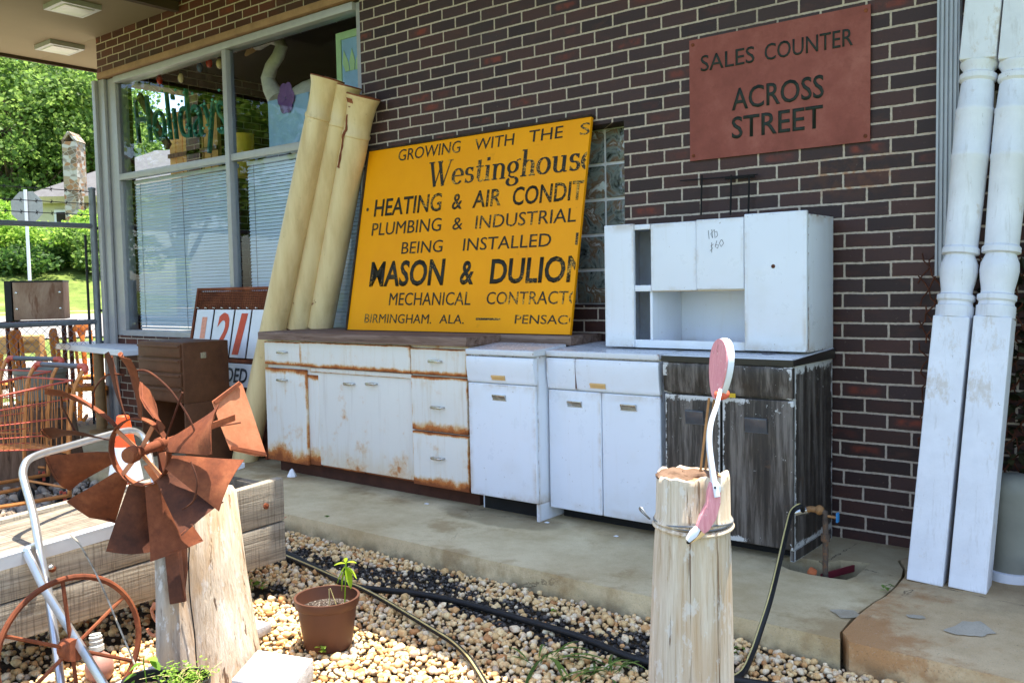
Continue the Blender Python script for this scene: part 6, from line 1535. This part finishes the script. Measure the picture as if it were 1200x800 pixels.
# ---- shopping carts
def cart(label, o, ang, group):
    t = thing('shopping_cart', label, 'shopping cart', o, ang, group)
    ca, sa = math.cos(ang), math.sin(ang)
    def L(x, y, z): return Vector((o[0] + x * ca - y * sa * .9, o[1] + x * sa + y * ca * .9, o[2] + z * .86))
    W0, W1, Lb = .27, .21, .78          # handle end at y=0, nose at y=-Lb
    def side(s, f, h):                  # f 0..1 towards the nose, h 0..1 up
        wt = W0 + (W1 - W0) * f; zt = .90 - .10 * f; zb = .42 + .10 * f; wb_ = wt - .05
        return L(s * (wb_ + (wt - wb_) * h), -Lb * f, zb + (zt - zb) * h)
    mb = MB()
    for s in (-1, 1):
        for k in range(25): mb.tube([side(s, k / 24, 0), side(s, k / 24, 1)], .0022, 5)
    for k in range(13): mb.tube([side(-1, 1, 0) .lerp(side(1, 1, 0), k / 12), side(-1, 1, 1).lerp(side(1, 1, 1), k / 12)], .0022, 5)
    for k in range(19): mb.tube([side(-1, k / 18, 0), side(1, k / 18, 0)], .0022, 5)
    for k in range(7): mb.tube([L(-.2 + .4 * k / 6, 0, .42), L(-.2 + .4 * k / 6, 0, .86)], .0022, 5)
    mb.build('basket_wires', M['cart_gold'], t)
    mb = MB()
    for s in (-1, 1):
        for h, r_ in ((0, .004), (.22, .0035), (.46, .0035), (.74, .0035), (1, .006)): mb.tube([side(s, 0, h), side(s, 1, h)], r_, 6)
    for h in (0, .5, 1): mb.tube([side(-1, 1, h), side(1, 1, h)], .005, 6)
    mb.tube([side(-1, 0, 1), side(1, 0, 1)], .005, 6); mb.build('basket_rails', M['cart_red'], t)
    mb = MB()
    for s in (-1, 1):
        mb.tube(smooth_path([L(s * .27, .10, .98), L(s * .265, .06, .93), L(s * .25, .01, .80), L(s * .24, -.03, .45), L(s * .24, -.04, .14), L(s * .22, -.10, .10), L(s * .19, -.75, .13)], 4), .0125, 8)
    mb.tube([L(-.24, -.03, .40), L(.24, -.03, .40)], .009, 8); mb.tube([L(-.23, -.06, .16), L(.23, -.06, .16)], .008, 8); mb.tube([L(-.19, -.75, .13), L(.19, -.75, .13)], .009, 8)
    mb.build('chassis', M['cart_gold'], t)
    mb = MB(); mb.tube([L(-.20, .10, .985), L(.20, .10, .985)], .016, 10); hb_ = mb.build('handle', M['handle_grey'], t)
    for s in (-1, 1):
        mb = MB(); mb.tube(smooth_path([L(s * .20, .10, .985), L(s * .25, .10, .985), L(s * .27, .095, .97), L(s * .27, .08, .95)], 4), .018, 10); mb.build('handle_end', M['cart_red'], hb_)
    for s in (-1, 1):
        for yy_ in (-.06, -.72):
            c = L(s * .20, yy_, .055); mb = MB(); axd = Vector((ca, sa, 0)); mb.lathe([(.02, -.012), (.05, -.012), (.055, 0), (.05, .012), (.02, .012)], c, axd, 18); wl = mb.build('wheel', M['rubber'], t)
            mb = MB(); mb.bar(c + axd * .018, L(s * .20, yy_, .13) + axd * .018, .02, .004, axd); mb.bar(c - axd * .018, L(s * .20, yy_, .13) - axd * .018, .02, .004, axd); mb.build('caster_fork', M['cart_red'], t)
    return t
ch = at_d(66, 427, 5.55)
cart('shopping cart with a grey handle and red ends in front of the brown stump', Vector((ch.x, ch.y - .06, GZ + .012)), math.radians(6), 'shopping carts at the left edge')
cart('shopping cart at the left edge nested behind the other cart', Vector((ch.x - .75, ch.y + .12, GZ + .012)), math.radians(14), 'shopping carts at the left edge')
# stump / barrel behind the cart
sb = at_z(38, 545, GZ); sd2 = 6.3; sb = at_d(40, 548, sd2); sb.z = GZ
t = thing('tree_stump', 'big dark brown stump of rotting wood behind the shopping cart', 'stump', sb)
mb = MB(); mb.lathe([(.32, 0), (.30, .12), (.27, .4), (.25, .52), (.22, .53), (0, .52)], sb, seg=30, wob=.16, seed=9); mb.build('wood', M['stump'], t)
mb = MB()
for k in range(40):
    a_ = rnd.uniform(0, 6.28); p = sb + Vector((.29 * math.cos(a_), .29 * math.sin(a_), rnd.uniform(.02, .3))); mb.tube([p, p + Vector((rnd.gauss(0, .06), rnd.gauss(0, .06), rnd.uniform(.1, .25)))], .008, 5)
mb.build('roots', M['stump'], t)
pl_ = at_d(48, 448, 6.6); mb = MB(); mb.lathe([(.13, 0), (.15, .02), (.165, .20), (.175, .21), (.175, .24), (.15, .24), (.13, .16), (0, .16)], (pl_.x, pl_.y, .42), seg=26, wob=.05); 
t = tag(mb.build('concrete_planter', M['tank_grey']), 'grey concrete planter on top of the brown stump', 'planter')
mb = MB(); q_ = at_z(15, 553, GZ + .03)
for k in range(5): leaf_poly(mb, q_ + Vector((rnd.gauss(0, .03), rnd.gauss(0, .03), .03)), Vector((rnd.gauss(0, 1), rnd.gauss(0, 1), .6)), .08, .8, .3)
tag(mb.build('magenta_rag', M['magenta']), 'magenta scrap lying on the gravel beneath the shopping cart', 'scrap')
# ---- fence
FX = -6.96
fe = thing('chain_link_fence', 'chain link fence with pipe rails and barbed wire left of the shop', 'fence', (FX, -1.5, GZ))
pa = at_x(107.5, 223, FX); zt1_ = pa.z; zr1 = at_x(108, 265, FX).z; zr0 = at_x(108, 377, FX).z
mb = MB(); mb.tube([(FX, pa.y, GZ - .05), (FX, pa.y, zt1_)], .03, 10); mb.lathe([(.034, 0), (.034, .02), (0, .03)], (FX, pa.y, zt1_), seg=10); mb.build('post', M['galvanised'], fe)
pb2 = at_x(120.5, 207, FX + .02); mb = MB(); mb.tube([(FX + .02, pb2.y, GZ - .05), (FX + .02, pb2.y, pb2.z)], .036, 12); mb.ball((FX + .02, pb2.y, pb2.z), .038, (1, 1, .7)); mb.build('post', M['galvanised'], fe)
for yq in (-3.0, -5.4): mb = MB(); mb.tube([(FX, yq, GZ - .05), (FX, yq, zt1_)], .03, 10); mb.build('post', M['galvanised'], fe)
mb = MB(); mb.tube([(FX, pa.y, zr1), (FX, -7, zr1)], .024, 10); mb.tube([(FX, pa.y, zr0), (FX, -7, zr0)], .024, 10); mb.build('rail', M['galvanised'], fe)
mb = MB()
for zq in (zr1 + .10, zr1 + .2, zr1 + .31): 
    mb.tube([(FX, pa.y, zq), (FX, -7, zq)], .004, 5)
    yy_ = pa.y - .1
    while yy_ > -3: mb.tube([(FX, yy_, zq - .02), (FX, yy_ - .008, zq + .02)], .003, 4); mb.tube([(FX - .012, yy_ - .01, zq - .012), (FX + .012, yy_ + .002, zq + .012)], .003, 4); yy_ -= .13
mb.build('barbed_wire', M['rubber'], fe)
mb = MB(); 
for zq in (zr1 - .03, zr0 + .09, zr0 - .2): mb.box(FX - .02, FX + .02, pa.y, pb2.y, zq, zq + .02)
mb.tube([(FX - .02, pa.y - .07, GZ), (FX - .02, pa.y - .07, zr1 - .08)], .012, 8); mb.build('tension_bar', M['rubber'], fe)
mb = MB(); cw = .075
for k in range(-22, 60):
    for s_ in (1, -1):
        y0_ = pa.y - .03 - k * cw; pts = []
        for i in range(30):
            h_ = GZ + .02 + i * cw; yy_ = y0_ - s_ * (h_ - GZ) ; yy_ += 0.0
            if -4.2 < yy_ < pa.y and h_ < zr0 + .06: pts.append((FX + .004 * s_, yy_, h_))
        if len(pts) > 1: mb.tube(pts, .0022, 4)
mb.build('wire_mesh', M['galvanised'], fe)
# ---- wooden chairs beyond the fence
def chair_local():
    t = thing('wooden_chair', '', 'chair')
    w_ = .20
    def part(name, fn, mat='orange_wood', bev=.004): mb = MB(); fn(mb); return mb.build(name, M[mat], t, bevel=bev, local=True)
    part('seat', lambda m: m.box(-.22, .22, -.21, .21, .44, .475)); 
    part('splat', lambda m: m.prism([(-.045, .205, .476), (.045, .205, .476), (.05, .215, .70), (.04, .225, .84), (.10, .23, .93), (-.10, .23, .93), (-.04, .225, .84), (-.05, .215, .70)], (0, .014, 0)))
    part('crest', lambda m: m.prism([(-.20, .222, .931), (.20, .222, .931), (.215, .222, .97), (.15, .222, 1.0), (0, .222, 1.01), (-.15, .222, 1.0), (-.215, .222, .97)], (0, .022, 0)))
    for s in (-1, 1):
        part('back_post', lambda m: m.bar((s * .19, .20, .476), (s * .20, .23, .93), .028, .028))
        part('leg', lambda m: m.bar((s * .19, -.18, 0), (s * .19, -.18, .44), .035, .035)); part('leg', lambda m: m.bar((s * .185, .22, 0), (s * .19, .19, .44), .035, .035))
    part('apron', lambda m: m.box(-.19, .19, -.195, -.175, .38, .439)); part('stretcher', lambda m: m.box(-.17, .17, -.01, .012, .16, .19))
    return t
ch0 = chair_local()
cls = ['orange brown wooden chair with a vase splat beneath the plywood box', 'orange brown wooden chair beside the pale table edge', 'orange brown wooden chair tucked against the fence post', 'orange brown wooden chair at the left behind the tan stool']
for k, (u, v, dp, rz) in enumerate(((51, 381, 8.12, 2.55), (95, 381, 8.3, 2.6), (122, 372, 9.4, 2.3), (20, 425, 9.6, 2.9))):
    o = ch0 if k == 0 else copy_tree(ch0)
    p = at_d(u, v, dp); o.location = (p.x, p.y, GZ - .02 if k < 3 else GZ - .1); o.rotation_euler = (0, 0, rz); o['label'] = cls[k]; o['group'] = 'wooden chairs behind the fence'
# plywood box on a stand
pbx = at_d(42, 376, 8.35); bzb = pbx.z
bw_ = 66 / FPX * 8.35
t = thing('side_stand', 'dark narrow stand carrying the plywood box behind the fence', 'stand', (pbx.x, pbx.y, GZ))
ux = (RH * .96 + FH * .28).normalized(); uy = Vector((-ux.y, ux.x, 0))
c0 = Vector((pbx.x, pbx.y, 0)) + uy * .15
mb = MB(); mb.obox(c0 + Vector((0, 0, bzb - .02)), ux * (bw_ / 2 + .03), uy * .2, Vector((0, 0, .018))); mb.build('top', M['rust_dark'], t)
for a in (-1, 1):
    for b in (-1, 1):
        q_ = c0 + ux * a * bw_ * .45 + uy * b * .16; mb = MB(); mb.bar((q_.x, q_.y, GZ - .03), (q_.x, q_.y, bzb - .039), .03, .03); mb.build('leg', M['rust_dark'], t)
bh_ = (378 - 331) / FPX * 8.35
t = thing('plywood_box', 'plywood box with a black side and lid standing beyond the fence', 'box', c0 + Vector((0, 0, bzb)))
mb = MB(); mb.obox(c0 + Vector((0, 0, bzb + bh_ / 2)) + ux * .03, ux * (bw_ / 2 - .05), uy * .15, Vector((0, 0, bh_ / 2 - .012))); mb.build('plywood_side', M['ply_box'], t, bevel=.004)
mb = MB(); mb.obox(c0 + Vector((0, 0, bzb + bh_ / 2)) - ux * (bw_ / 2 - .04), ux * .028, uy * .152, Vector((0, 0, bh_ / 2))); mb.obox(c0 + Vector((0, 0, bzb + bh_ - .006)) + ux * .03, ux * (bw_ / 2 - .048), uy * .155, Vector((0, 0, .008))); mb.build('black_panel', M['rubber'], t)
mb = MB()
for a in (-.35, .35):
    for b in (.3, .7): mb.lathe([(.012, 0), (.01, .006), (0, .008)], c0 + ux * (a * bw_ + .03) - uy * .15 + Vector((0, 0, bzb + bh_ * b)), -uy, 8)
mb.build('screws', M['chrome'], t)
# tan stool-like toy horse bench at the far left
sp2 = at_d(22, 402, 9.2)
t = thing('tan_bench', 'tan wooden bench with splayed legs behind the fence at the left edge', 'bench', (sp2.x, sp2.y, GZ))
mb = MB(); q_ = Vector((sp2.x, sp2.y, 0)); mb.obox(q_ + Vector((0, 0, sp2.z - .01)), ux * .22, uy * .13, Vector((0, 0, .09))); mb.build('seat_block', M['tan_wood'], t, bevel=.02)
for a in (-.2, .2):
    for b in (-.08, .08): mb = MB(); e = q_ + ux * a * 1.35 + uy * b * 1.5; mb.bar((e.x, e.y, GZ - .02), q_ + ux * a + uy * b + Vector((0, 0, sp2.z - .09)), .06, .05); mb.build('leg', M['tan_wood'], t)
# spoked wheel at the far edge + parked car behind
c = at_d(1, 432, 9.3); t = thing('spoked_wheel', 'pale spoked wheel with a black tyre at the left edge behind the fence', 'wheel', c)
mb = MB(); mb.tube([c + ux * .2 * math.cos(i * PI / 14) + Vector((0, 0, .2 * math.sin(i * PI / 14))) for i in range(28)], .02, 8, closed=True); mb.build('tyre', M['rubber'], t)
mb = MB()
for k in range(12): mb.tube([c, c + ux * .185 * math.cos(k * PI / 6) + Vector((0, 0, .185 * math.sin(k * PI / 6)))], .006, 5)
mb.build('spokes', M['white_paint'], t)

# ================================================================== BACKGROUND
def on_ground(u, dep_):
    p = at_d(u, 350, dep_); return Vector((p.x, p.y, terr(p.x, p.y)))
# stop sign seen from behind
c = at_d(31.5, 243, 21); t = thing('road_sign', 'grey back of an octagonal road sign beyond the fence', 'road sign', (c.x, c.y, terr(c.x, c.y)))
s_ = 20 / FPX * 21; mb = MB(); oc = []
for k in range(8): a_ = PI / 8 + k * PI / 4; oc.append(c + RH * s_ * math.cos(a_) + Vector((0, 0, 1)) * s_ * math.sin(a_))
mb.prism(oc, FH * .006); mb.build('plate', M['sign_back'], t)
mb = MB(); q_ = c - FH * .04; mb.bar((q_.x, q_.y, terr(q_.x, q_.y) - .05), (q_.x, q_.y, c.z + s_ * 1.02), .06, .04, FH); mb.build('pole', M['white_plate'], t)
# house with stone chimney
hD = 36; he = at_d(22, 231, hD); hz = he.z
hs = thing('house', 'house with a grey hipped roof and a stone chimney among the trees', 'house', on_ground(120, hD + 4))
L_ = 13.0; Dp = 8.0; gz = terr(he.x + 3, he.y) - 1.5
def HP(x, y, z): return Vector((he.x, he.y, 0)) + RH * x + FH * y + Vector((0, 0, z))
mb = MB(); mb.hexa([HP(.4, .4, gz), HP(L_ - .4, .4, gz), HP(L_ - .4, Dp - .4, gz), HP(.4, Dp - .4, gz), HP(.4, .4, hz - .15), HP(L_ - .4, .4, hz - .15), HP(L_ - .4, Dp - .4, hz - .15), HP(.4, Dp - .4, hz - .15)]); mb.build('wall', M['siding'], hs)
rz_ = hz + 2.35; mb = MB()
A_ = [HP(0, 0, hz), HP(L_, 0, hz), HP(L_, Dp, hz), HP(0, Dp, hz)]; r1_, r2_ = HP(4.0, Dp / 2, rz_), HP(L_ - 4, Dp / 2, rz_)
mb.poly([A_[0], A_[1], r2_, r1_]); mb.poly([A_[1], A_[2], r2_]); mb.poly([A_[2], A_[3], r1_, r2_]); mb.poly([A_[3], A_[0], r1_]); mb.poly(A_[::-1]); rf = mb.build('roof', M['shingle'], hs, smooth=False)
mb = MB(); mb.bar(HP(0, -.02, hz - .14), HP(L_, -.02, hz - .14), .05, .26, Vector((0, 0, 1))); mb.build('fascia', M['fascia_tan'], hs)
for k in range(2):
    mb = MB(); x_ = 1.2 + k * 4.6; mb.hexa([HP(x_, .34, hz - 1.7), HP(x_ + 1.1, .34, hz - 1.7), HP(x_ + 1.1, .39, hz - 1.7), HP(x_, .39, hz - 1.7), HP(x_, .34, hz - .5), HP(x_ + 1.1, .34, hz - .5), HP(x_ + 1.1, .39, hz - .5), HP(x_, .39, hz - .5)]); wn_ = mb.build('window', M['white_plate'], hs)
    mb = MB(); mb.hexa([HP(x_ + .1, .32, hz - 1.6), HP(x_ + 1.0, .32, hz - 1.6), HP(x_ + 1.0, .335, hz - 1.6), HP(x_ + .1, .335, hz - 1.6), HP(x_ + .1, .32, hz - .6), HP(x_ + 1.0, .32, hz - .6), HP(x_ + 1.0, .335, hz - .6), HP(x_ + .1, .335, hz - .6)]); mb.build('pane', M['interior'], wn_)
g = G('chimney_stone', .9, .2); vo = g.n('ShaderNodeTexVoronoi'); g.put(vo.inputs['Vector'], g.co(scale=(1, 1, 1.5))); vo.inputs['Scale'].default_value = 4.4
ve = g.n('ShaderNodeTexVoronoi'); ve.feature = 'DISTANCE_TO_EDGE'; g.put(ve.inputs['Vector'], g.co(scale=(1, 1, 1.5))); ve.inputs['Scale'].default_value = 4.4
sx_, sy_, sz_ = g.sep(vo.outputs['Color']); g.col(g.mix(g.step(ve.outputs[0], .02, .06), srgb(170, 160, 146), g.ramp(sx_, [(0, srgb(118, 98, 80)), (.3, srgb(160, 138, 112)), (.5, srgb(186, 178, 168)), (.7, srgb(158, 116, 84)), (.85, srgb(140, 130, 120))], 'CONSTANT'))); M['chimney_stone'] = g.m
cx0 = (at_d(74, 200, hD - .6)); wv_ = 16 / FPX * (hD - .6); cht = at_d(84, 166, hD - .6).z
def CP(x, y, z): return Vector((cx0.x, cx0.y, 0)) + RH * x + FH * y + Vector((0, 0, z))
mb = MB(); mb.hexa([CP(0, 0, gz), CP(wv_, 0, gz), CP(wv_, .8, gz), CP(0, .8, gz), CP(0, 0, cht), CP(wv_, 0, cht), CP(wv_, .8, cht), CP(0, .8, cht)]); chm = mb.build('chimney', M['chimney_stone'], hs, smooth=False)
mb = MB()
for a, b in ((0, 1), (1, 0)):
    mb.bar(CP(a * wv_, .4, cht), CP(wv_ / 2, .4, cht + .36), .8, .09, Vector((0, 0, 1)))
mb.build('chimney_cap', M['chimney_stone'], chm, smooth=False)
# trees
def tree(name, label, base, top, rad, mat, nclump, nleaf, leaf, group, trunk=.2, seed=0, low=.35):
    r = random.Random(seed); base = Vector(base); H = top - base.z
    t = thing(name, label, 'tree' if name == 'tree' else 'shrub', base, group=group)
    mb = MB(); n_ = 8; bend = [Vector((r.gauss(0, .1), r.gauss(0, .1), 0)) for _ in range(n_ + 1)]
    pts = [base + Vector((0, 0, H * .8 * i / n_ - .2)) + bend[i] * (i / n_) * H * .08 for i in range(n_ + 1)]
    mb.tube(pts, [trunk * (1 - .8 * i / n_) for i in range(n_ + 1)], 8)
    cen = []
    for k in range(nclump):
        while True:
            d = Vector((r.uniform(-1, 1), r.uniform(-1, 1), r.uniform(-1, 1)))
            if .25 < d.length < 1: break
        cz_ = base.z + H * (low + (1 - low) / 2); d.z *= 1
        c = Vector((base.x + d.x * rad, base.y + d.y * rad, cz_ + d.z * H * (1 - low) / 2)); cen.append(c)
        if k % 3 == 0:
            st_ = pts[min(n_, max(1, int(n_ * (.25 + .6 * r.random()))))]; mb.tube([st_, st_.lerp(c, .5) + Vector((0, 0, -.1)), c], [trunk * .3, trunk * .2, trunk * .06], 5)
    mb.build('trunk', M['bark'], t)
    V, F = [], []; rgn = np.random.default_rng(seed)
    cs = rad * .21; per = nleaf // nclump
    for c in cen:
        g_ = rgn.normal(0, 1, (per, 3)); g_ /= np.maximum(1, np.linalg.norm(g_, axis=1, keepdims=True) / 1.25)
        P = np.array(c[:]) + g_ * np.array([cs, cs, cs * .6])
        a = rgn.normal(0, 1, (per, 3)); a[:, 2] *= .6; a /= np.linalg.norm(a, axis=1, keepdims=True); b = np.cross(a, rgn.normal(0, 1, (per, 3))); b /= np.linalg.norm(b, axis=1, keepdims=True)
        s_ = leaf * rgn.uniform(.6, 1.3, (per, 1)); V.append(np.stack([P, P + a * s_ * .5 + b * s_ * .32, P + a * s_, P + a * s_ * .5 - b * s_ * .32], 1).reshape(-1, 3))
    V = np.concatenate(V).astype(np.float32) - np.array(base[:], np.float32); nq = len(V) // 4; F = np.arange(nq * 4, dtype=np.int32)
    me = bpy.data.meshes.new('crown'); me.vertices.add(len(V)); me.vertices.foreach_set('co', V.ravel()); me.loops.add(nq * 4); me.loops.foreach_set('vertex_index', F); me.polygons.add(nq)
    me.polygons.foreach_set('loop_start', np.arange(0, nq * 4, 4, dtype=np.int32)); me.polygons.foreach_set('loop_total', np.full(nq, 4, np.int32)); me.update(); me.validate(); me.materials.append(M[mat])
    o = bpy.data.objects.new('crown', me); C.objects.link(o); o.parent = t
    return t
gT = 'trees behind the house'
for k, (u, dp, vt, rad, mat, lb) in enumerate((
    (20, 46, 58, 4.6, 'leaf_mid', 'tall broad green tree at the far left above the road sign'),
    (75, 50, 66, 4.4, 'leaf_bright', 'tall green tree rising straight behind the stone chimney'),
    (125, 48, 74, 3.8, 'leaf_mid', 'green tree half hidden by the shop corner post'),
    (48, 58, 40, 5.2, 'leaf_dark', 'dark tree filling the gap behind the chimney trees'),
    (-25, 52, 40, 5.0, 'leaf_dark', 'dark tree cut off by the left edge'),
    (105, 62, 60, 5.0, 'leaf_dark', 'dark tree showing between the chimney and the shop corner'))):
    b = on_ground(u, dp); tree('tree', lb, b, at_d(u, vt, dp).z, rad, mat, 110, 19000, .27, gT, .28, 20 + k, .12)
gS = 'shrubs across the road'
for k, (u, dp, vt, rad, mat, lb) in enumerate((
    (82, 29, 252, 1.9, 'leaf_bright', 'round bright green bush below the chimney'),
    (116, 30, 246, .7, 'leaf_bright', 'narrow leafy bush beside the fence posts'),
    (-18, 28, 222, 1.1, 'leaf_bright', 'tall bright bush at the left edge by the road sign'),
    (48, 31, 268, 1.3, 'leaf_mid', 'mid green bush between the road sign and the house'),
    (20, 27, 292, 1.4, 'leaf_dark', 'low dark bush under the bright bush at the left'),
    (128, 28, 262, 1.4, 'leaf_mid', 'mid green bush cut off by the shop corner'),
    (58, 28.5, 285, 1.3, 'leaf_dark', 'low dark bush under the round bright bush'))):
    b = on_ground(u, dp); b.z -= .2; tree('bush', lb, b, at_d(u, vt, dp).z, rad, mat, 44, 5600, .15, gS, .06, 60 + k, .02)
# across the street, behind the viewer: what the shop window mirrors
gR = 'trees across the street mirrored in the window'
for k, (x_, y_, top, rad, mat, lb) in enumerate(((-27, -13, 9.5, 4.0, 'leaf_bright', 'light green tree across the street mirrored at the window corner'), (-20, -19, 8.2, 2.6, 'leaf_dark', 'darker slim tree across the street mirrored beside the mullion'), (-33, -8, 10, 4.2, 'leaf_mid', 'wide green tree far down the street'))):
    tree('tree', lb, (x_, y_, terr(x_, y_)), top, rad, mat, 44, 9000, .32, gR, .3, 90 + k, .15)
